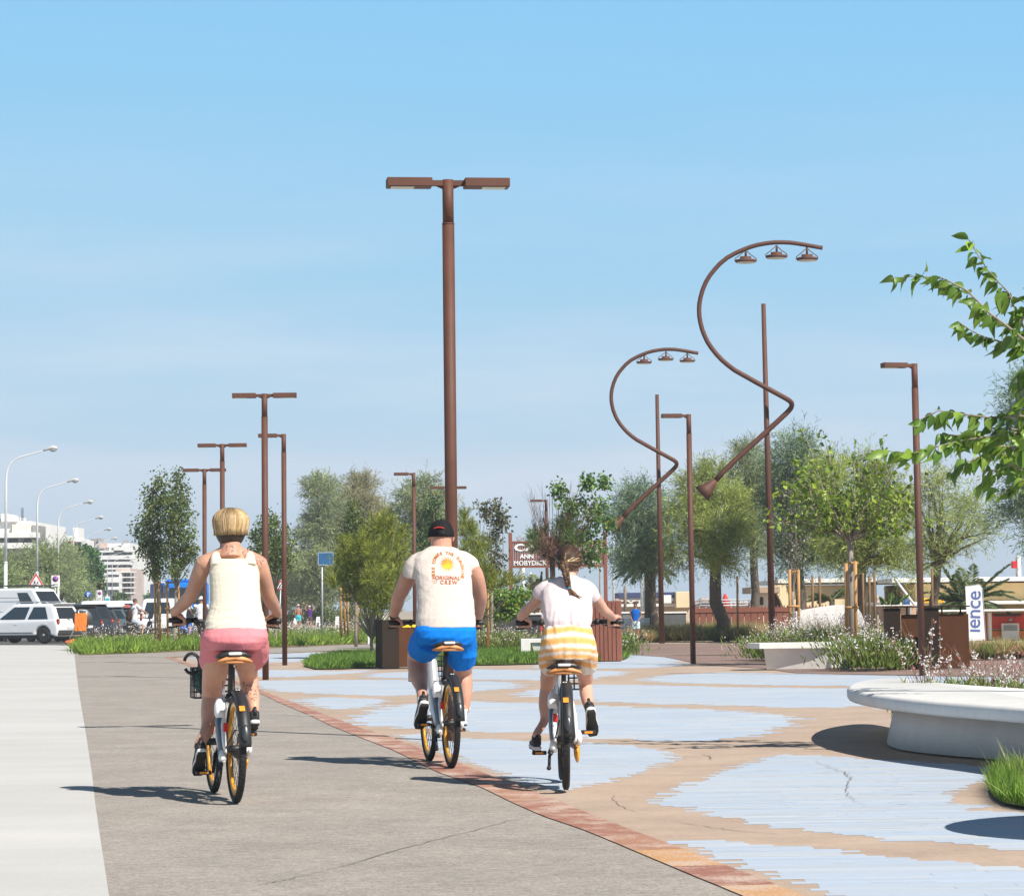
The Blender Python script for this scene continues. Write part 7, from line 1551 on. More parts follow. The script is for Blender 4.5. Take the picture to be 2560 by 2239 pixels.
# ================================================================== vehicles
M_carglass = mat('car_glass', (0.018, 0.024, 0.03), 0.06, 0.1, 3, spec=0.8)
M_trim = mat('car_trim', (0.03, 0.03, 0.032), 0.6, 0.1, 8)
M_alloy = mat('alloy_rim', (0.35, 0.34, 0.34), 0.4, 0.1, 8, metal=0.5)
M_tail = mat('tail_lamp', (0.22, 0.012, 0.012), 0.2, 0.1, 8); M_amber = mat('amber_lamp', (0.45, 0.16, 0.03), 0.25, 0.1, 8)
M_plate = mat('number_plate', (0.55, 0.58, 0.62), 0.5, 0.05)
def paint(n, c): return mat('paint_' + n, c, 0.3, 0.03, 3, coat=0.7)
def car(label, cpaint, loc, rz, sc=1.0, kind='hatch', group='cars parked along the road', rails=False, stern=None):
    """front towards +x; local metres"""
    t = thing('parked_car', label, 'car', loc, rz, group); t.scale = (sc, sc, sc)
    L_, W, H = dict(hatch=(3.65, 1.62, 1.5), suv=(4.3, 1.8, 1.68), estate=(4.2, 1.74, 1.48), van=(5.4, 2.0, 2.45), smallvan=(4.6, 1.85, 1.95))[kind]
    x0, x1 = -L_ / 2, L_ / 2; hw = W / 2; wr = 0.30 if kind in ('hatch', 'estate') else 0.34; belt = 0.56 * H if H < 2 else 0.46 * H
    ax0, ax1 = x0 + 0.17 * L_, x1 - 0.19 * L_
    hood = x1 - ((0.17 if kind == 'hatch' else 0.24) * L_ if H < 1.9 else 0.13 * L_); hz_ = belt - 0.04
    def arch(ax): return [(ax + (wr + 0.06) * math.cos(a), 0.30 + (wr + 0.06) * math.sin(a)) for a in np.linspace(0.0, math.pi, 9)]
    low = [(x0 + 0.04, 0.24)] + arch(ax0)[::-1] + arch(ax1)[::-1] + [(x1 - 0.06, 0.22), (x1, 0.42), (x1 - 0.03, 0.62), (x1 - 0.14, hz_ - 0.12), (hood, hz_), (x0 + 0.06, belt + 0.02), (x0 - 0.02, 0.62), (x0 - 0.02, 0.40)]
    body = MB(); P = np.array(low)
    cen = np.array([0, 0.55])
    R_ = []
    for y, s_ in ((-hw + 0.0, 0.965), (-hw + 0.02, 0.99), (-hw + 0.10, 1.0), (hw - 0.10, 1.0), (hw - 0.02, 0.99), (hw, 0.965)):
        q = cen + (P - cen) * [s_ if abs(y) > hw - 0.05 else 1.0, s_]; R_.append(np.c_[q[:, 0], np.full(len(q), y), q[:, 1]])
    body.loft(R_, smooth=False)
    wsx = hood - (0.03 if H < 1.9 else -0.05); rake = (0.95 if kind == 'hatch' else 0.66) if H < 1.9 else 0.95
    r0, r1 = x0 + (0.08 if kind == 'van' else 0.30 if kind == 'smallvan' else 0.46), wsx - rake
    cab_b = [(x0 + 0.03, belt), (wsx, belt)]; cab_t = [(r0, H), (r1, H)]
    ins = 0.16 if H < 2 else 0.10
    V = np.array([[x0 + 0.03, -hw + 0.03, belt], [wsx, -hw + 0.03, belt], [wsx, hw - 0.03, belt], [x0 + 0.03, hw - 0.03, belt], [r0 - 0.12, -hw + ins * 0.9, H - 0.07], [r1 + 0.06, -hw + ins * 0.9, H - 0.06], [r1 + 0.06, hw - ins * 0.9, H - 0.06], [r0 - 0.12, hw - ins * 0.9, H - 0.07], [r0, -hw + ins + 0.1, H], [r1 - 0.12, -hw + ins + 0.1, H], [r1 - 0.12, hw - ins - 0.1, H], [r0, hw - ins - 0.1, H]])
    body.loft([V[:4], V[4:8], V[8:]], smooth=False)
    bo = part('body', evaluate(body, 0.038, 5), cpaint, t)
    def panel(cs, name, m=M_carglass, par=t, grow=0.006):
        cs = np.array(cs, float); n = np.cross(cs[1] - cs[0], cs[2] - cs[0]); n /= np.linalg.norm(n)
        if n @ (cs.mean(0) - [0, 0, 0.8]) < 0: n = -n
        part(name, MB().loft([cs - n * 0.03, cs + n * grow], smooth=False), m, par)
    A = lambda i, j, f: V[i] * (1 - f) + V[j] * f
    for sgn, (a, b_, c_, d_) in ((-1, (0, 1, 5, 4)), (1, (3, 2, 6, 7))):
        bl = lambda fx, fz: (V[a] * (1 - fx) + V[b_] * fx) * (1 - fz) + (V[d_] * (1 - fx) + V[c_] * fx) * fz
        spans = ((0.13, 0.44), (0.48, 0.88)) if H < 1.9 else ((0.74, 0.93),)
        for f0, f1 in spans: panel([bl(f0, 0.10), bl(f1, 0.10), bl(f1 - 0.02, 0.88), bl(f0 + 0.03, 0.88)], 'side_window')
        y = sgn * (hw + 0.001)
        for dx in ((0.48, 0.13) if H < 1.9 else (0.6, 0.72)):
            xx = x0 + L_ * dx; part('door_handle', MB().box((xx + 0.06, y, belt - 0.12), (0.14, 0.02, 0.03), None, 0.005), cpaint if H < 1.9 else M_trim, t)
        part('sill_trim', MB().box((0.0, y, 0.40), (L_ * 0.42, 0.012, 0.03), None, 0.004), M_trim, t)
        part('wing_mirror', MB().ell((wsx - 0.35, sgn * (hw + 0.10), belt + 0.10), (0.06, 0.10, 0.08), 12, 8), cpaint, t)
        for ax in (ax0, ax1):
            w_ = part('tyre', MB().lathe([(0.20, -0.09), (wr - 0.02, -0.095), (wr, -0.07), (wr, 0.07), (wr - 0.02, 0.095), (0.20, 0.09)], (ax, sgn * (hw - 0.11), wr), 28, rotx(math.pi / 2)), M_tyre, t)
            rm = MB().lathe([(0.21, 0.0), (0.205, 0.02), (0.19, 0.0)], (ax, sgn * (hw - 0.03), wr), 24, rotx(math.pi / 2)).lathe([(0.06, -0.015), (0.055, 0.02)], (ax, sgn * (hw - 0.03), wr), 16, rotx(math.pi / 2))
            for q in range(7): a_ = q * 2 * math.pi / 7; rm.box((ax + 0.12 * math.cos(a_), sgn * (hw - 0.03), wr + 0.12 * math.sin(a_)), (0.15, 0.015, 0.045), roty(-a_), 0.004)
            part('rim', rm, M_alloy, w_)
        part('tail_light', MB().box((x0 + 0.05, sgn * (hw - 0.10), belt - 0.06), (0.10, 0.13, 0.26 if H < 1.9 else 0.4), roty(-0.12), 0.03), M_tail, t)
        part('indicator', MB().box((x0 + 0.035, sgn * (hw - 0.11), belt - 0.05), (0.12, 0.10, 0.09), roty(-0.12), 0.02), M_amber, t)
        part('headlight', MB().ell((x1 - 0.16, sgn * (hw - 0.22), 0.66), (0.14, 0.16, 0.09), 12, 8), mat('headlight', (0.6, 0.62, 0.64), 0.1, 0.05), t)
        if rails: part('roof_rail', MB().tube([(r0 + 0.1, sgn * (hw - 0.24), H), (r0 + 0.25, sgn * (hw - 0.24), H + 0.06), (r1 - 0.25, sgn * (hw - 0.24), H + 0.06), (r1 - 0.1, sgn * (hw - 0.24), H)], 0.018, 8), M_grey, t)
    bl = lambda fy, fz: (V[0] * (1 - fy) + V[3] * fy) * (1 - fz) + (V[4] * (1 - fy) + V[7] * fy) * fz
    panel([bl(0.10, 0.12), bl(0.90, 0.12), bl(0.86, 0.84), bl(0.14, 0.84)], 'rear_window')
    bl = lambda fy, fz: (V[1] * (1 - fy) + V[2] * fy) * (1 - fz) + (V[5] * (1 - fy) + V[6] * fy) * fz
    panel([bl(0.06, 0.06), bl(0.94, 0.06), bl(0.92, 0.92), bl(0.08, 0.92)], 'windscreen')
    part('rear_bumper', MB().box((x0 + 0.05, 0, 0.40), (0.20, W - 0.10, 0.22), None, 0.05), M_trim if H > 1.9 or kind == 'hatch' else cpaint, t)
    part('number_plate', MB().box((x0 - 0.035, 0, belt - 0.24), (0.02, 0.50, 0.115), None, 0.004), M_plate, t)
    if H < 1.9:
        part('roof_spoiler', MB().box((r0 - 0.12, 0, H - 0.03), (0.26, W - 2 * ins - 0.1, 0.035), roty(0.12), 0.012), cpaint, t)
        part('rear_wiper', MB().tube([(x0 + 0.02, 0.0, belt + 0.02), (x0 + 0.06, 0.24, belt + 0.14)], 0.012, 6), M_trim, t)
    part('underbody', MB().box((0, 0, 0.26), (L_ * 0.86, W * 0.8, 0.14)), M_trim, t)
    if stern: stern(t, x0, hw, H)
    return t
def park(u, v, heading, off):
    """place so that the point `off` (local) touches the ground seen at (u, v)"""
    g = gp(u, v); return g - rotz(heading) @ np.array([off[0], off[1], 0.0])
hd1 = math.pi - 0.50
car('white hatchback parked nearest on the left edge, side and rear showing', paint('white', (0.74, 0.75, 0.77)), park(101, 1607.5, hd1, (-1.2 * 1.13, 0.80 * 1.13)), hd1, 1.13, 'hatch', rails=True).scale.x = 1.24
hd2 = math.pi - 0.78
for (u, D, kd, nm, cc, lb, sc) in ((247, 121, 'suv', 'nearblack', (0.018, 0.02, 0.026), 'black car parked directly behind the round sign back, nearest of the dark cars', 0.94), (268, 128, 'suv', 'black', (0.02, 0.024, 0.03), 'black tall car with a red roof lamp, second of the dark row', 1.0), (283, 135, 'estate', 'darkgrey', (0.05, 0.055, 0.06), 'dark grey car squeezed between the black car and the teal car', 1.04), (305, 139, 'estate', 'teal', (0.07, 0.105, 0.12), 'teal grey car with a sloping rear window in the parked row', 1.06), (331, 142, 'estate', 'graphite', (0.085, 0.085, 0.10), 'graphite car at the right end of the parked row beside the scooter rider', 1.04)):
    p = base(u, D) - rotz(hd2) @ np.array([-2.0, -0.6, 0]); car(lb, paint(nm, cc), p, hd2, sc, kd)
def rack(t, x0, hw, H):
    part('roof_rack', MB().box((-0.4, 0, H + 0.10), (0.06, 1.5, 0.05)).box((0.6, 0, H + 0.10), (0.06, 1.5, 0.05)).box((0.1, -0.7, H + 0.12), (2.4, 0.05, 0.05)).box((0.1, 0.7, H + 0.12), (2.4, 0.05, 0.05)), M_trim, t)
    part('side_moulding', MB().box((-0.6, -hw - 0.006, 1.35), (3.2, 0.012, 0.02)).box((-0.6, -hw - 0.006, 2.0), (3.2, 0.012, 0.02)).box((0.95, -hw - 0.006, 1.2), (0.015, 0.012, 1.4)), M_trim, t)
p = base(192, 124); car('tall white van behind the white hatchback, windscreen to the right', paint('white', (0.74, 0.75, 0.77)), p - rotz(-0.42) @ np.array([2.7, 0.9, 0]) + [0, 1.5, 0], -0.42, 1.0, 'van', 'vans by the road', stern=rack)
p = base(390, 152); car('white van with coloured pictures on its side beyond the scooter rider', paint('white', (0.74, 0.75, 0.77)), p - [2.2, -0.5, 0], 0.25, 1.0, 'smallvan', 'vans by the road', stern=lambda t, x0, hw, H: part('side_picture', MB().box((-0.9, -hw - 0.004, 1.25), (0.32, 0.012, 0.32), None, 0).ell((0.4, -hw - 0.002, 1.35), (0.38, 0.01, 0.36), 14, 8), mat('side_picture', (0.05, 0.05, 0.05), 0.5, 0.0, 5, col2=(0.75, 0.12, 0.04)), t))
p = base(405, 135); car('white car seen from behind between the larch stakes', paint('white', (0.74, 0.75, 0.77)), p + [0.2, 1.5, 0], math.pi / 2 - 0.15, 1.0, 'smallvan', 'vans by the road')
# blue truck facing the camera
b = base(470, 140); t = thing('blue_truck', 'bright blue truck cab facing the camera beyond the twin pear stakes', 'truck', b, 0.25)
mb_ = paint('bright_blue', (0.005, 0.16, 0.60))
part('cab', MB().box((0, 0.9, 1.65), (2.2, 1.8, 2.3), None, 0.12).box((0, 1.2, 2.88), (2.0, 1.2, 0.18), None, 0.08), mb_, t)
part('windscreen', MB().box((0, 0.0, 2.10), (1.95, 0.05, 0.85), None, 0.02), M_carglass, t)
part('grille', MB().box((0, -0.01, 1.15), (1.3, 0.04, 0.35), None, 0.01), M_trim, t)
part('bumper', MB().box((0, -0.06, 0.62), (2.2, 0.25, 0.36), None, 0.05), mb_, t)
for s in (-1, 1):
    part('headlight', MB().box((s * 0.85, -0.03, 0.95), (0.34, 0.06, 0.22), None, 0.03), MATS['headlight'], t)
    part('wing_mirror', MB().box((s * 1.25, 0.1, 2.05), (0.18, 0.12, 0.5), None, 0.03), M_trim, t)
    part('tyre', MB().lathe([(0.25, -0.14), (0.45, -0.14), (0.48, -0.1), (0.48, 0.1), (0.45, 0.14), (0.25, 0.14)], (s * 0.95, 1.0, 0.48), 24, roty(math.pi / 2)), M_tyre, t)
part('load_box', MB().box((0, 4.4, 1.75), (2.3, 5.0, 2.1), None, 0.05), mat('blue_box', (0.01, 0.10, 0.40), 0.4, 0.05), t)
# ================================================================== signs, walls and buildings
M_signred = mat('sign_red', (0.60, 0.015, 0.02), 0.4, 0.05); M_signwhite = mat('sign_white', (0.78, 0.78, 0.78), 0.4, 0.04); M_signblue = mat('sign_blue', (0.01, 0.12, 0.48), 0.4, 0.05); M_ink = mat('sign_black', (0.02, 0.02, 0.02), 0.5, 0.05)
M_cream = mat('cream_render', (0.68, 0.56, 0.36), 0.85, 0.06, 1.0); M_whitewall = mat('white_render', (0.74, 0.72, 0.69), 0.8, 0.05, 1.0); M_window = mat('dark_window', (0.04, 0.05, 0.06), 0.15, 0.2, 2); M_shade = mat('awning_grey', (0.25, 0.25, 0.26), 0.8, 0.15, 2)
def tri(c, s, y0, y1, mb, m=0):
    h = s * 0.866; P = []
    for (x, z) in ((-s / 2, -h / 3), (s / 2, -h / 3), (0, 2 * h / 3)):
        for a in np.linspace(-0.5, 0.5, 4): aa = math.atan2(z, x) + a * 1.6; P.append((x * 0.93 + math.cos(aa) * s * 0.05, z * 0.93 + math.sin(aa) * s * 0.05))
    mb.prism(P, y0, y1, lambda x, z, y: (c[0] + x, c[1] + y, c[2] + z), m)
def warn_sign(u, v0, v1, D, wpx, label):
    b = base(u, D); k = D / FPX; s = wpx * k; z0 = zof(u, v1, D) + s * 0.866 / 3; c = np.array([b[0], b[1], z0]); X = at(u, v1, D)[0]; c[0] = X
    t = thing('warning_sign', label, 'road sign', b, 0, 'triangular children warning signs')
    part('post', MB().tube([b, c + [0, 0.04, 0.2 * s]], 0.03, 10), M_grey, t, True)
    rd, wh, ik = MB(), MB(), MB(); tri(c + [0, 0, 0], s, 0, 0.02, rd); tri(c, s * 0.70, -0.006, 0.005, wh)
    pl = part('plate', rd, M_signred, t, True); part('face', wh, M_signwhite, pl, True); part('plate_edge', (lambda m_: (tri(c, s * 1.07, 0.021, 0.03, m_), m_)[1])(MB()), M_signwhite, pl, True)
    for dx, q in ((-0.10, 1.0), (0.12, 0.75)):                            # two running children
        f = lambda x, z: c + [dx * s + x * s * 0.16 * q, -0.012, -0.13 * s + z * s * 0.16 * q]
        ik.ell(f(0.15, 1.45), (0.035 * s * q, 0.008, 0.035 * s * q), 8, 6).tube([f(0.05, 1.1), f(-0.1, 0.55)], 0.034 * s * q, 6).tube([f(-0.1, 0.55), f(0.35, 0.3), f(0.3, -0.2)], 0.022 * s * q, 6).tube([f(-0.1, 0.55), f(-0.3, 0.1), f(-0.75, 0.05)], 0.022 * s * q, 6).tube([f(0.05, 1.05), f(0.45, 0.75)], 0.018 * s * q, 6).tube([f(0.05, 1.05), f(-0.45, 0.9)], 0.018 * s * q, 6)
    part('pictogram', ik, M_ink, pl, True); return t
warn_sign(78, 1431, 1464, 150, 36, 'triangular children warning sign above the white van on the left')
warn_sign(696, 1441, 1472, 112, 26, 'triangular children warning sign right of the woman\'s shoulder, touching a brown lamp pole')
def panel_sign(name, u0, u1, v0, v1, D, label, post_u, mats, fn, group=None, cat='road sign'):
    b = base(post_u, D); a, c = at(u0, v1, D), at(u1, v0, D); t = thing(name, label, cat, b, 0, group)
    part('post', MB().tube([b, [b[0], b[1] + 0.05, c[2]]], 0.035, 10), M_grey, t, True)
    pl = part('panel', MB().box(((a[0] + c[0]) / 2, b[1] - 0.02, (a[2] + c[2]) / 2), (c[0] - a[0], 0.03, c[2] - a[2]), None, 0.01), mats, t, True)
    fn(t, pl, (a[0] + c[0]) / 2, b[1] - 0.04, (a[2] + c[2]) / 2, c[0] - a[0], c[2] - a[2]); return t
def disc(c, r, m_b, th=0.012): return m_b.lathe([(r, -th / 2), (r, th / 2)], c, 24, rotx(math.pi / 2))
def noparking(t, pl, x, y, z, w_, h):
    r = w_ * 0.36; c = np.array([x, y, z + h * 0.20])
    part('red_ring', disc(c, r, MB()), M_signred, pl, True); part('blue_disc', disc(c - [0, 0.008, 0], r * 0.8, MB()), M_signblue, pl, True)
    part('slash', MB().box(c - [0, 0.016, 0], (r * 1.6, 0.008, r * 0.22), roty(math.pi / 4)), M_signred, pl, True)
    part('text_lines', MB().box((x, y - 0.002, z - h * 0.26), (w_ * 0.55, 0.004, h * 0.03)).box((x, y - 0.002, z - h * 0.38), (w_ * 0.65, 0.004, h * 0.03)), M_ink, pl, True)
panel_sign('parking_sign', 116.5, 138, 1437, 1466, 152, 'taller white no parking sign panel beside the third white street light', 137, M_signwhite, noparking, 'no parking signs')
panel_sign('parking_sign', 232.5, 245, 1474, 1500, 190, 'smaller white no parking sign panel beside the round blue arrow sign', 240, M_signwhite, noparking, 'no parking signs')
panel_sign('notice_board', 252, 264, 1490, 1514, 170, 'small notice with a turquoise field above the dark cars', 258, M_signwhite, lambda t, pl, x, y, z, w_, h: part('turquoise_field', MB().box((x, y - 0.002, z + h * 0.1), (w_ * 0.8, 0.006, h * 0.45)), mat('turquoise', (0.03, 0.40, 0.45), 0.5, 0.05), pl, True))
b = base(220, 172); t = thing('arrow_sign', 'round blue sign with a white upward arrow above the dark cars', 'road sign', b, 0); c = at(220, 1486, 172)
part('post', MB().tube([b, c], 0.04, 8), M_grey, t, True); pl = part('disc', disc(c - [0, 0.06, 0], 8.3 * 172 / FPX, MB(), 0.02), M_signblue, t, True)
k = 172 / FPX; part('arrow', MB().box(c - [0, 0.075, 1.5 * k], (2.2 * k, 0.008, 8 * k)).prism([(-3.6 * k, 0), (3.6 * k, 0), (0, 5.2 * k)], -0.004, 0.004, lambda x, z, y: (c[0] + x, c[1] - 0.075 + y, c[2] + 1.0 * k + z)), M_signwhite, pl, True)
panel_sign('route_sign', 789, 830, 1378, 1412, 101, 'blue signboard on a galvanised post left of the young pine', 806, mat('route_blue', (0.02, 0.11, 0.26), 0.5, 0.15, 4), lambda t, pl, x, y, z, w_, h: part('white_frame', MB().box((x, y - 0.002, z + h * 0.46), (w_ * 0.94, 0.004, 0.012)).box((x, y - 0.002, z - h * 0.46), (w_ * 0.94, 0.004, 0.012)).box((x - w_ * 0.46, y - 0.002, z), (0.012, 0.004, h * 0.92)).box((x + w_ * 0.46, y - 0.002, z), (0.012, 0.004, h * 0.92)), M_signwhite, pl, True), None, 'sign')
# folding stand with an orange sack, sign back and sandbag
b = base(200, 107); k = 107 / FPX; t = thing('sign_stand', 'round road sign turned away on a white folding stand draped with an orange sack', 'sign stand', b, 0.0)
c = at(206, 1546, 107); part('sign_back', disc(c, 25 * k, MB(), 0.02), mat('sign_back_grey', (0.06, 0.062, 0.065), 0.5, 0.1), t, True)
part('legs', MB().tube([at(198, 1524, 106.9), at(186, 1570, 106.7), gp(168, 1612)], 0.022, 8).tube([at(217, 1526, 106.9), at(215, 1570, 106.7), gp(212, 1606)], 0.022, 8).tube([at(199, 1524, 106.85), at(217, 1526, 106.85)], 0.02, 8), M_white_metal, t, True)
sk_ = MB(); P = [(188, 1532), (217, 1533), (216.5, 1556), (216, 1577), (187, 1578), (186.5, 1552)]; W_ = [at(u, v, 106.6) for u, v in P]
sk_.prism([(p_[0], p_[2]) for p_ in W_], W_[0][1] - 0.05, W_[0][1] + 0.05, lambda x, z, y: (x, y, z)); part('sack', folds(evaluate(sk_, 0.02, 4), 0.03, [(12, 3, 3, 1.0)], 2), mat('orange_sack', (0.78, 0.19, 0.02), 0.6, 0.12, 8), t, True)
g = gp(177, 1611); tag(MB().ell(g + [0, 0, 0.09], (0.26, 0.2, 0.11), 16, 10).ell(g + [0.1, -0.05, 0.16], (0.14, 0.12, 0.08), 12, 8).build('sandbag', mat('orange_net', (0.78, 0.15, 0.02), 0.7, 0.25, 30, 0.6, 60)), 'crumpled orange sandbag on the ground at the foot of the sign stand', 'sandbag')
# lattice signboard
D = 92.0; b = base(1394, D); t = thing('lattice_signboard', 'brown lattice signboard with white letters between two wooden posts behind the girl', 'signboard', b, 0, None)
for u, v0 in ((1275.5, 1331), (1512, 1328)): part('post', MB().box((at(u, v0, D)[0], D, at(u, v0, D)[2] / 2), (0.125, 0.12, at(u, v0, D)[2]), None, 0.01), M_wood, t, True)
a, c = at(1281, 1415, D), at(1507, 1354, D); la = MB(); nx, nz_ = 40, 11
for i in range(nx + 1): x = a[0] + (c[0] - a[0]) * i / nx; la.box((x, D, (a[2] + c[2]) / 2), (0.042, 0.02, c[2] - a[2]))
for i in range(nz_ + 1): z = a[2] + (c[2] - a[2]) * i / nz_; la.box(((a[0] + c[0]) / 2, D - 0.021, z), (c[0] - a[0], 0.02, 0.042))
lt_ = part('lattice', la, M_wood, t, True)
part('frame', MB().box(((a[0] + c[0]) / 2, D - 0.01, c[2] + 0.03), (c[0] - a[0], 0.08, 0.06)).box(((a[0] + c[0]) / 2, D - 0.01, a[2] - 0.03), (c[0] - a[0], 0.08, 0.06)), M_wood, t, True)
k = D / FPX
def put(s_, u0, u1, v0, v1, fat=0.02):
    m_ = text_mb(s_, 1.0, 0.03, 0.0, 'CENTER'); V_, _ = m_.arrays(); lo_, hi_ = V_.min(0), V_.max(0); A_, B_ = at(u0, v1, D - 0.05), at(u1, v0, D - 0.05)
    m_ = text_mb(s_, 1.0, 0.03, fat, 'CENTER'); sx, sz = (B_[0] - A_[0]) / (hi_[0] - lo_[0]), (B_[2] - A_[2]) / (hi_[2] - lo_[2])
    for i in range(len(m_.V)): m_.V[i] = (m_.V[i] - (lo_ + hi_) / 2) * [sx, 1, sz] + (A_ + B_) / 2
    return m_
for w_, q_ in (('CA', (1287, 1340, 1359, 1377, 0.03)), ('ANN', (1300, 1333, 1385, 1395, 0.03)), ('MOBYDICK', (1285, 1367, 1400.5, 1413, 0.012)), ('ENT', (1482, 1505, 1399, 1406, 0.025)), ('Y', (1484, 1492, 1376, 1389, 0.03))): part('lettering', put(w_, *q_), mat('letter_white', (0.82, 0.82, 0.80), 0.5, 0.03), t, True)
part('spotlight', MB().box(at(1299, 1345, D), (0.2, 0.14, 0.16), roty(-0.5), 0.02).tube([at(1296, 1353, D), at(1297, 1348, D)], 0.02, 6), M_grey, t, True)
# white banner
D = 86.0; b = base(2436, D); t = thing('banner_flag', 'white upright banner with blue letters reading upwards beside the recycling bin', 'banner', b, 0)
q = [(2413, 1465), (2450, 1462), (2454, 1467), (2463, 1600), (2420, 1602)]; W_ = [at(u, v, D) for u, v in q]
bn = MB().prism([(p_[0], p_[2]) for p_ in W_], D - 0.006, D + 0.006, lambda x, z, y: (x, y, z)); part('cloth', bn, mat('banner_white', (0.72, 0.73, 0.78), 0.8, 0.05, 2), t, True)
part('pole', MB().tube([b + [0.36, 0, 0], at(2465, 1600, D), at(2456, 1470, D), at(2449, 1461, D), at(2413, 1464, D)], 0.014, 8), M_grey, t, True)
m_ = text_mb('ience', 0.66, 0.006, 0.004, 'CENTER', space=0.95).xf(roty(-math.pi / 2)); m_.xf(roty(0.045), at(2435, 1528, D) - [0, 0.014, 0]); part('lettering', m_, mat('banner_blue', (0.07, 0.12, 0.33), 0.7, 0.1, 5), t, True)
# picket fence
D = 100.0; a, c = base(1730, D), base(2062, D); b = (a + c) / 2; t = thing('picket_fence', 'reddish brown plank fence with a scalloped top edge under the tamarisks', 'fence', b, 0)
wd = c[0] - a[0]; n = 21; bd, tp = MB(), MB()
for i in range(n): bd.box((a[0] + wd * (i + 0.5) / n, D, 0.47), (wd / n - 0.02, 0.025, 0.94), None, 0.004)
for i in range(42):
    x = a[0] + wd * (i + 0.5) / 42; w_ = wd / 42 / 2
    tp.prism([(-w_, 0), (w_, 0), (w_ * 0.98, 0.16), (w_ * 0.4, 0.18), (0.25 * w_, 0.245), (-0.25 * w_, 0.245), (-w_ * 0.4, 0.18), (-w_ * 0.98, 0.16)], D - 0.012, D + 0.012, lambda X_, Z_, Y_: (x + X_, Y_, 0.98 + Z_))
part('boards', bd, M_wood, t, True); part('scalloped_top', tp, M_wood, t, True); part('rail', MB().box((b[0], D + 0.04, 0.93), (wd, 0.05, 0.16)), mat('rail_gap_shade', (0.035, 0.016, 0.012), 0.8, 0.1), t, True)  # rail coloured near-black to stand for the shaded gap under the top
# curved white wall behind the bushes
D = 73.0; b = base(2080, D); t = thing('curved_wall', 'white concrete wall with a rising curved top behind the flowering bushes', 'wall', b, 0)
out_ = [(1988, 1640), (1990, 1530), (2020, 1523), (2060, 1516), (2095, 1512), (2125, 1511), (2140, 1516), (2152, 1535), (2160, 1560), (2166, 1600), (2168, 1640)]; W_ = [at(u, v, D) for u, v in out_]; W_[0][2] = W_[-1][2] = 0
mb = MB().prism([(p_[0], p_[2]) for p_ in W_], D, D + 0.5, lambda x, z, y: (x - 0.12 * (y - D), y, z)); part('wall_body', mb, M_concrete, t, True)
part('return_face', MB().prism([(p_[0], p_[2]) for p_ in [at(u, v, D - 0.2) for u, v in ((2126, 1512), (2140, 1514), (2153, 1533), (2162, 1560), (2168, 1640), (2132, 1640))]], D - 0.28, D - 0.005, lambda x, z, y: (x, y, max(z, 0.0))), mat('white_paint_wall', (0.8, 0.79, 0.76), 0.7, 0.04), t, True)
# low walls and slatted benches
def wall(u0, u1, v0, D, depth, label, m, cap=None, extra=None):
    a, c = base(u0, D), base(u1, D); z = zof((u0 + u1) / 2, v0, D); b = (a + c) / 2; t = thing('low_wall', label, 'wall', b, 0)
    part('wall_body', MB().box((b[0], D + depth / 2, z / 2), (c[0] - a[0], depth, z), None, 0.02), m, t, True)
    if cap: part('cap_stone', MB().box((b[0], D + depth / 2, z + 0.035), (c[0] - a[0] + 0.06, depth + 0.08, 0.07), None, 0.01), cap, t, True)
    if extra: extra(t, a, c, z)
    return t
M_dwall = mat('dark_scribbled_wall', (0.035, 0.035, 0.037), 0.8, 0.1, 5)
def scrawl(t, a, c, z):
    mb = MB(); r_ = random.Random(4); n = 26
    for i in range(3):
        P = [(a[0] + (c[0] - a[0]) * (0.45 + 0.16 * i + 0.14 * f), a[1] - 0.012, 0.42 * z + 0.22 * z * math.sin(f * 21 + i) * (0.4 + 0.6 * abs(math.sin(f * 5 + i)))) for f in np.linspace(0, 1, n)]; mb.tube(P, 0.012, 5)
    part('scrawl', mb, M_signwhite, t, True)
wall(1236, 1352, 1537, 90, 0.5, 'dark low wall with a pale cap and white scrawl behind the girl\'s left arm', M_dwall, M_concrete, scrawl)
wall(1655, 1712, 1533, 100, 0.4, 'dark grey low wall between the forked trunk and the picket fence', mat('dark_grey_wall', (0.10, 0.105, 0.11), 0.85, 0.2, 3), M_concrete)
wall(1553, 1640, 1533, 104, 0.4, 'grey low wall behind the boy in the blue vest', mat('blue_grey_wall', (0.17, 0.18, 0.21), 0.85, 0.15, 3), M_concrete)
def slat_bench(u0, u1, v0, v1, D, label):
    a, c = at(u0, v1, D), at(u1, v0, D); b = base((u0 + u1) / 2, D); t = thing('slat_bench', label, 'bench', b, 0, 'white slatted benches'); n = 5; w_ = c[0] - a[0]
    for i in range(n):
        f = (i + 0.5) / n; part('slat', MB().box(((a[0] + c[0]) / 2 + 0.04 * w_ * (f - 0.5), D + 0.25 * f, a[2] + (c[2] - a[2]) * f), (w_, 0.03, (c[2] - a[2]) / n * 0.82), rotx(-0.25), 0.006), M_signwhite, t, True)
    for s in (0.12, 0.88): part('leg', MB().box((a[0] + w_ * s, D + 0.22, a[2] / 2 + 0.1), (0.05, 0.4, a[2] + 0.2), None, 0.006), M_signwhite, t, True)
    return t
slat_bench(1553, 1624, 1544, 1573, 97, 'white slatted bench behind the boy in the blue vest'); slat_bench(915, 962, 1539, 1560, 99, 'white slatted bench left of the brown litter bin'); slat_bench(838, 847, 1540, 1562, 150, 'narrow white slatted bench end beside the pine stakes'); slat_bench(790, 799, 1541, 1556, 150, 'small white bench end beside the galvanised post')
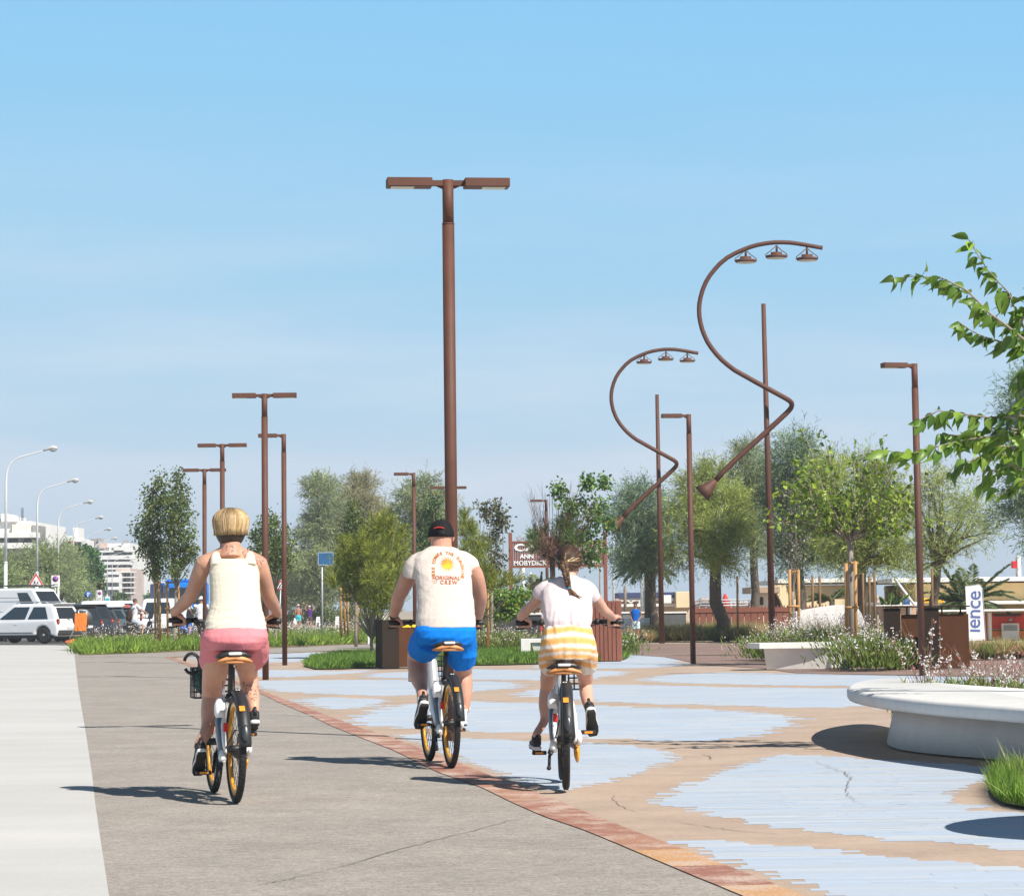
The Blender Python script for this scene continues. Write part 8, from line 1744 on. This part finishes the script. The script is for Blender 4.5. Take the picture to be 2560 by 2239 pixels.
# buildings on the beach side
def bxw(mb, u0, u1, v0, v1, D, depth, m=0, b=0.02):
    a, c = at(u0, v1, D), at(u1, v0, D); return mb.box(((a[0] + c[0]) / 2, D + depth / 2, (a[2] + c[2]) / 2), (c[0] - a[0], depth, c[2] - a[2]), None, b)
def gbx(mb, u0, u1, v0, D, depth):
    a, c = base(u0, D), base(u1, D); z = zof((u0 + u1) / 2, v0, D); return mb.box(((a[0] + c[0]) / 2, D + depth / 2, z / 2), (c[0] - a[0], depth, z), None, 0.02)
D = 126; t = thing('beach_pavilion', 'long low beach pavilion with a dark blue roof and pale arches', 'building', base(1630, D), 0)
part('wall', gbx(MB(), 1540, 1720, 1500, D, 6), mat('beige_wall', (0.50, 0.40, 0.30), 0.85, 0.1, 1), t, True)
part('roof', bxw(MB(), 1545, 1718, 1479, 1494, D - 0.6, 7), mat('navy_roof', (0.045, 0.06, 0.15), 0.6, 0.1, 2), t, True)
part('fascia', bxw(MB(), 1546, 1717, 1494, 1499, D - 0.5, 0.3), mat('tan_fascia', (0.42, 0.30, 0.19), 0.8, 0.1), t, True)
for u in (1592, 1612, 1690, 1703, 1562):
    c = at(u, 1508, D - 0.45); part('arch', MB().prism([(math.cos(a_) * 0.30 * (1 if q else 0.78), math.sin(a_) * 0.17 * (1 if q else 0.7)) for q, rr in ((1, np.linspace(0, math.pi, 12)), (0, np.linspace(math.pi, 0, 12))) for a_ in rr], -0.05, 0.05, lambda x, z, y: (c[0] + x, c[1] + y, c[2] + z)), M_whitewall, t, True)
part('white_screen', bxw(bxw(MB(), 1550, 1690, 1508, 1517, D - 1.2, 0.2), 1659, 1678, 1487, 1508, D - 1.4, 0.3), M_whitewall, t, True)
part('parapet', bxw(MB(), 1690, 1732, 1478, 1519, D - 1.6, 2.0), M_cream, t, True)
D = 118; t = thing('terrace_railing', 'grey tubular railing above the picket fence', 'railing', base(1790, D), 0)
rl = MB()
for v in (1499, 1506, 1513): rl.tube([at(1738, v + 5, D), at(1752, v, D), at(1925, v, D)], 0.03, 6)
for u in range(1752, 1930, 24): rl.tube([at(u, 1499, D), base(u, D)], 0.03, 6)
part('rails', rl, M_grey, t, True)
tag(MB().tube([base(1816, 121), at(1814, 1500, 121), at(1812, 1484, 121)], [0.16, 0.15, 0.05], 12).build('closed_parasol', mat('red_canvas', (0.62, 0.04, 0.03), 0.8, 0.1)), 'closed red parasol right of the dark trunk behind the fence', 'parasol')
D = 112; t = thing('beach_house', 'cream beach building with a brown edged flat roof behind the tamarisks', 'building', base(2060, D), 0)
part('wall', gbx(MB(), 1960, 2185, 1462, D, 8), M_cream, t, True)
part('roof', bxw(MB(), 1945, 2195, 1444, 1458, D - 0.5, 9), M_whitewall, t, True)
part('roof_edge', bxw(MB(), 1945, 2195, 1458, 1462, D - 0.45, 0.5), mat('brown_edge', (0.25, 0.14, 0.07), 0.7, 0.1), t, True)
part('buttress', MB().prism([(p_[0], p_[2]) for p_ in [at(u, v, D - 0.6) for u, v in ((1930, 1462), (1962, 1462), (1972, 1500), (1985, 1545), (1968, 1545), (1950, 1500))]], D - 0.9, D - 0.05, lambda x, z, y: (x, y, z)), M_cream, t, True)
part('porch_roof', bxw(MB(), 1876, 1950, 1466, 1483, D - 1.5, 4), mat('porch_tan', (0.40, 0.29, 0.21), 0.8, 0.1), t, True)
part('porch_wall', gbx(MB(), 1890, 1930, 1483, D - 0.5, 3), M_whitewall, t, True); part('porch_window', bxw(MB(), 1898, 1908, 1492, 1512, D - 0.56, 0.1), M_window, t, True)
part('doorway', bxw(MB(), 1938, 1956, 1480, 1530, D - 0.03, 0.1), M_window, t, True)
D = 108; t = thing('beach_house', 'yellow and white beach hall behind the squat palm', 'building', base(2420, D), 0)
part('wall', gbx(MB(), 2280, 2760, 1456, D, 9), mat('yellow_render', (0.70, 0.52, 0.26), 0.85, 0.06, 1), t, True)
part('roof', bxw(MB(), 2230, 2780, 1438, 1456, D - 0.8, 10), M_whitewall, t, True)
part('lower_roof', bxw(MB(), 2200, 2780, 1498, 1514, D - 4, 4), M_whitewall, t, True)
part('yellow_band', bxw(MB(), 2300, 2360, 1494, 1508, D - 4.1, 0.2), mat('sun_yellow', (0.75, 0.42, 0.02), 0.7, 0.08), t, True)
part('window', bxw(MB(), 2232, 2250, 1496, 1513, D - 4.1, 0.2), mat('blue_glass', (0.03, 0.10, 0.28), 0.15, 0.2, 4), t, True); part('window', bxw(MB(), 2260, 2275, 1496, 1513, D - 4.1, 0.2), MATS['blue_glass'], t, True)
part('mast', MB().tube([at(2236, 1445, D - 6), at(2300, 1530, D - 6)], 0.05, 8), M_white_metal, t, True)
part('pillar', bxw(MB(), 2544, 2552, 1390, 1440, D, 0.4), M_whitewall, t, True); part('red_lamp_box', bxw(MB(), 2531, 2542, 1402, 1420, D, 0.3), M_signred, t, True)
D = 86; t = thing('kiosk', 'red and orange beach kiosk with a white flat roof at the right edge', 'kiosk', base(2470, D + 4), 0)
rd = mat('kiosk_red', (0.60, 0.045, 0.015), 0.6, 0.06, 1); og = mat('kiosk_orange', (0.80, 0.22, 0.02), 0.6, 0.06, 1)
D += 4
part('wall', bxw(MB(), 2376, 2760, 1530, 1573, D, 3), rd, t, True); part('lower_wall', bxw(MB(), 2376, 2760, 1573, 1600, D - 0.01, 3), og, t, True)
part('roof', bxw(MB(), 2330, 2780, 1519, 1530, D - 1.2, 5), M_whitewall, t, True)
part('roof_shadow_strip', bxw(bxw(MB(), 2384, 2412, 1534, 1539, D - 0.1, 0.1), 2486, 2554, 1534, 1540, D - 0.1, 0.1), M_trim, t, True)  # dark strips standing in for the roof's shadow on the wall
for u in (2375, 2476): part('pillar', bxw(MB(), u - 4, u + 3, 1530, 1600, D - 0.4, 0.3), M_whitewall, t, True)
sh = bxw(MB(), 2505, 2548, 1557, 1600, D - 0.2, 0.1); lv_ = part('shutter', sh, M_whitewall, t, True); sl_ = MB()
for v in range(1562, 1577, 3): bxw(sl_, 2509, 2544, v, v + 1.6, D - 0.24, 0.04, 0, 0)
part('louvre', sl_, M_shade, lv_, True); part('roundel', disc(at(2526, 1549, D - 0.02), 0.06, MB()), M_grey, t, True)
D = 84; t = thing('timber_enclosure', 'pale timber enclosure with posts left of the recycling bin', 'fence', base(2245, D), 0)
part('panel', gbx(MB(), 2190, 2282, 1514, D, 0.1), mat('salmon_timber', (0.55, 0.36, 0.25), 0.8, 0.12, 3), t, True)
for u in (2204, 2240, 2268): part('post', gbx(MB(), u - 2.5, u + 2.5, 1510, D - 0.15, 0.12), M_grey, t, True)
part('cap_rail', bxw(MB(), 2186, 2284, 1511, 1515, D - 0.2, 0.3), M_whitewall, t, True)
# breakwater, far poles
bw = MB(); r_ = random.Random(8)
for i in range(700): bw.ell((r_.uniform(8, 75), 318 + r_.uniform(-3, 3), r_.uniform(0.1, 1.9)), (r_.uniform(0.3, 0.7), 0.6, r_.uniform(0.25, 0.5)), 6, 5)
tag(bw.build('breakwater', mat('breakwater_rock', (0.42, 0.32, 0.29), 0.9, 0.2, 1)), 'low breakwater of pale reddish rocks on the horizon', 'breakwater')
def pole(u, v0, D, label, r=0.05, m=None): b = base(u, D); tag(MB().tube([b, at(u - 0.5, v0, D)], [r, r * 0.8], 8).build('flag_pole', m or M_white_metal), label, 'pole')
pole(1534, 1320, 118, 'thin white pole right of the lattice signboard'); pole(1308, 1415, 108, 'thick white pole under the lattice signboard', 0.09); pole(1327, 1430, 112, 'thin white pole beside the fan palm', 0.04); pole(1500, 1415, 112, 'thin tan pole under the right end of the signboard', 0.04, M_bark2); pole(1563, 1465, 108, 'short weathered post behind the boy', 0.07, M_bark2); pole(1607, 1440, 107, 'pale post left of the forked trunk', 0.1)
# ------------------------------------------------ town on the left
M_far = mat('far_white_wall', (0.74, 0.73, 0.71), 0.85, 0.06, 0.3); M_farwin = mat('far_window', (0.10, 0.115, 0.13), 0.4, 0.4, 0.6); M_farshade = mat('far_awning', (0.30, 0.29, 0.28), 0.8, 0.3, 0.5); M_terra = mat('terracotta_awning', (0.62, 0.20, 0.12), 0.8, 0.1)
def block(u0, u1, v0, D, depth, label, floors, name='apartment_building', wall=None, inset=0, roofbits=(), nwin=5, step=0.0, bal=True):
    """terraced block: floors = list of (v_parapet_top, v_parapet_bottom, du0, du1)"""
    t = thing(name, label, 'building', base((u0 + u1) / 2, D), 0, 'white apartment blocks')
    part('wall', gbx(MB(), u0, u1, v0, D + 1.5, depth), wall or M_far, t, True)
    for i, (va, vb, d0, d1) in enumerate(floors):
        if bal: part('balcony', bxw(MB(), u0 + d0, u1 + d1, va, vb, D - 0.6 - step * i, 2.2 + step * i), M_far, t, True)
        nxt = floors[i + 1][0] if i + 1 < len(floors) else vb + (vb - va) * 1.6
        for j in range(nwin):
            a = u0 + (u1 - u0) * (j + 0.18) / nwin; c = u0 + (u1 - u0) * (j + 0.78) / nwin
            w_ = part('window', bxw(MB(), a, c, vb + 0.5, nxt - 0.3, D + 1.42, 0.15, 0, 0), M_farwin if (i + j) % 3 else M_farshade, t, True)
    for (a, c, va, vb, m_, nm) in roofbits: part(nm, bxw(MB(), a, c, va, vb, D + 1.0, 5.0), m_, t, True)
    return t
block(-60, 90, 1303, 260, 20, 'white flat roofed block with a roof terrace at the left edge', [(1330, 1345, 0, 0), (1356, 1372, 0, -10)], roofbits=[(2, 20, 1284, 1304, M_far, 'water_tank'), (20, 42, 1291, 1304, M_far, 'roof_dish'), (-40, 0, 1296, 1304, M_farshade, 'roof_housing'), (30, 78, 1310, 1344, mat('terrace_cream', (0.72, 0.64, 0.55), 0.8, 0.05), 'terrace_wall'), (80, 92, 1312, 1350, M_farshade, 'shaft')], nwin=4)
b = base(56, 262); t = thing('roof_mast', 'dark lattice radio mast on the roof of the left block', 'mast', (at(56, 1302, 262)[0], 262, at(56, 1304, 262)[2]), 0)
ms = MB(); p0, p1 = at(56, 1304, 262), at(56, 1270, 262)
for dx in (-0.07, 0.07): ms.tube([p0 + [dx, 0, 0], p1 + [dx, 0, 0]], 0.03, 5)
for f in np.linspace(0, 1, 9): q = p0 * (1 - f) + p1 * f; ms.box(q, (0.26 if int(f * 8) % 3 == 0 else 0.16, 0.16, 0.06))
part('lattice', ms, mat('mast_grey', (0.08, 0.08, 0.09), 0.6, 0.2), t, True)
block(90, 180, 1340, 300, 15, 'long low white block with a pale terracotta terrace edge', [(1339, 1353, 0, 0)], nwin=6, roofbits=[(144, 170, 1348, 1358, M_terra, 'awning')])
block(180, 205, 1345, 305, 12, 'white block with a stair tower rising above its roof', [(1343, 1354, 8, 0)], nwin=2, roofbits=[(182, 193, 1318, 1372, M_far, 'stair_tower')])
block(204, 334, 1358, 420, 30, 'large white terraced apartment block with stacked balconies', [(1375, 1381, 6, -24), (1368, 1380, 80, 2), (1387, 1399, 20, 2), (1403, 1412, 30, -4), (1418, 1424, 40, -10), (1432, 1440, 46, -12), (1450, 1458, 50, -14), (1468, 1476, 52, -16), (1486, 1494, 54, -18)], nwin=9, roofbits=[(210, 240, 1355, 1370, mat('attic_dark', (0.22, 0.2, 0.2), 0.8, 0.2), 'attic'), (248, 268, 1356, 1370, mat('attic_pink', (0.55, 0.42, 0.36), 0.8, 0.1), 'attic'), (226, 228, 1346, 1356, M_farshade, 'chimney'), (238, 240, 1345, 1356, M_farshade, 'chimney'), (245, 247, 1344, 1356, M_farshade, 'chimney'), (308, 310, 1349, 1356, M_farshade, 'chimney'), (288, 303, 1399, 1406, M_terra, 'awning')])
block(258, 300, 1432, 392, 18, 'rounded white villa block in front of the large terraces', [(1428, 1436, 10, -6), (1442, 1456, 0, 0), (1466, 1474, 2, -2)], nwin=3)
block(300, 336, 1420, 400, 15, 'narrow apartment block with scaffold like railings and reddish panels', [(1428, 1431, 0, 0), (1441, 1444, 0, 0), (1454, 1457, 0, 0), (1467, 1470, 0, 0), (1480, 1483, 0, 0)], nwin=4, wall=mat('pinkish_wall', (0.55, 0.44, 0.40), 0.85, 0.15, 0.4))
for i, (u0, u1, v0, D, lb) in enumerate(((328, 360, 1452, 520, 'white stepped block right of the terraces'), (345, 392, 1437, 640, 'white block with a blue glazed upper floor in the far skyline'), (352, 400, 1464, 560, 'pale far block with short balconies behind the twin trees'), (380, 425, 1455, 700, 'far pale block between the twin pear trunks'), (396, 470, 1470, 620, 'low far block behind the right stake'), (325, 350, 1480, 500, 'low cream block at the end of the street'))):
    h_ = (1533 - v0); block(u0, u1, v0, D, 15, lb, [(v0 + h_ * f, v0 + h_ * (f + 0.07), -1, 1) for f in (0.14, 0.3, 0.46, 0.62)], nwin=5, wall=M_far if i % 2 else mat('far_cream', (0.70, 0.62, 0.52), 0.85, 0.06, 0.3), roofbits=[(u0 + 4, u1 - 2, v0 + 4, v0 + 9, mat('far_blue_glass', (0.16, 0.28, 0.42), 0.4, 0.1), 'glazed_storey')] if i == 1 else ())
# ================================================================== summer haze
hm = bpy.data.materials.new('haze_air'); hm.use_nodes = True; hn = hm.node_tree; hn.nodes.clear()
pv = hn.nodes.new('ShaderNodeVolumePrincipled'); pv.inputs['Density'].default_value = 0.0006; pv.inputs['Color'].default_value = (0.93, 0.96, 1.0, 1); pv.inputs['Anisotropy'].default_value = 0.2
ho_ = hn.nodes.new('ShaderNodeOutputMaterial'); hn.links.new(pv.outputs[0], ho_.inputs['Volume'])
hb = MB().box((0, 455, 10.5), (2400, 1010, 23.0)); tag(hb.build('haze', hm), kind='stuff')
S.cycles.volume_bounces = 0; S.cycles.volume_step_rate = 10
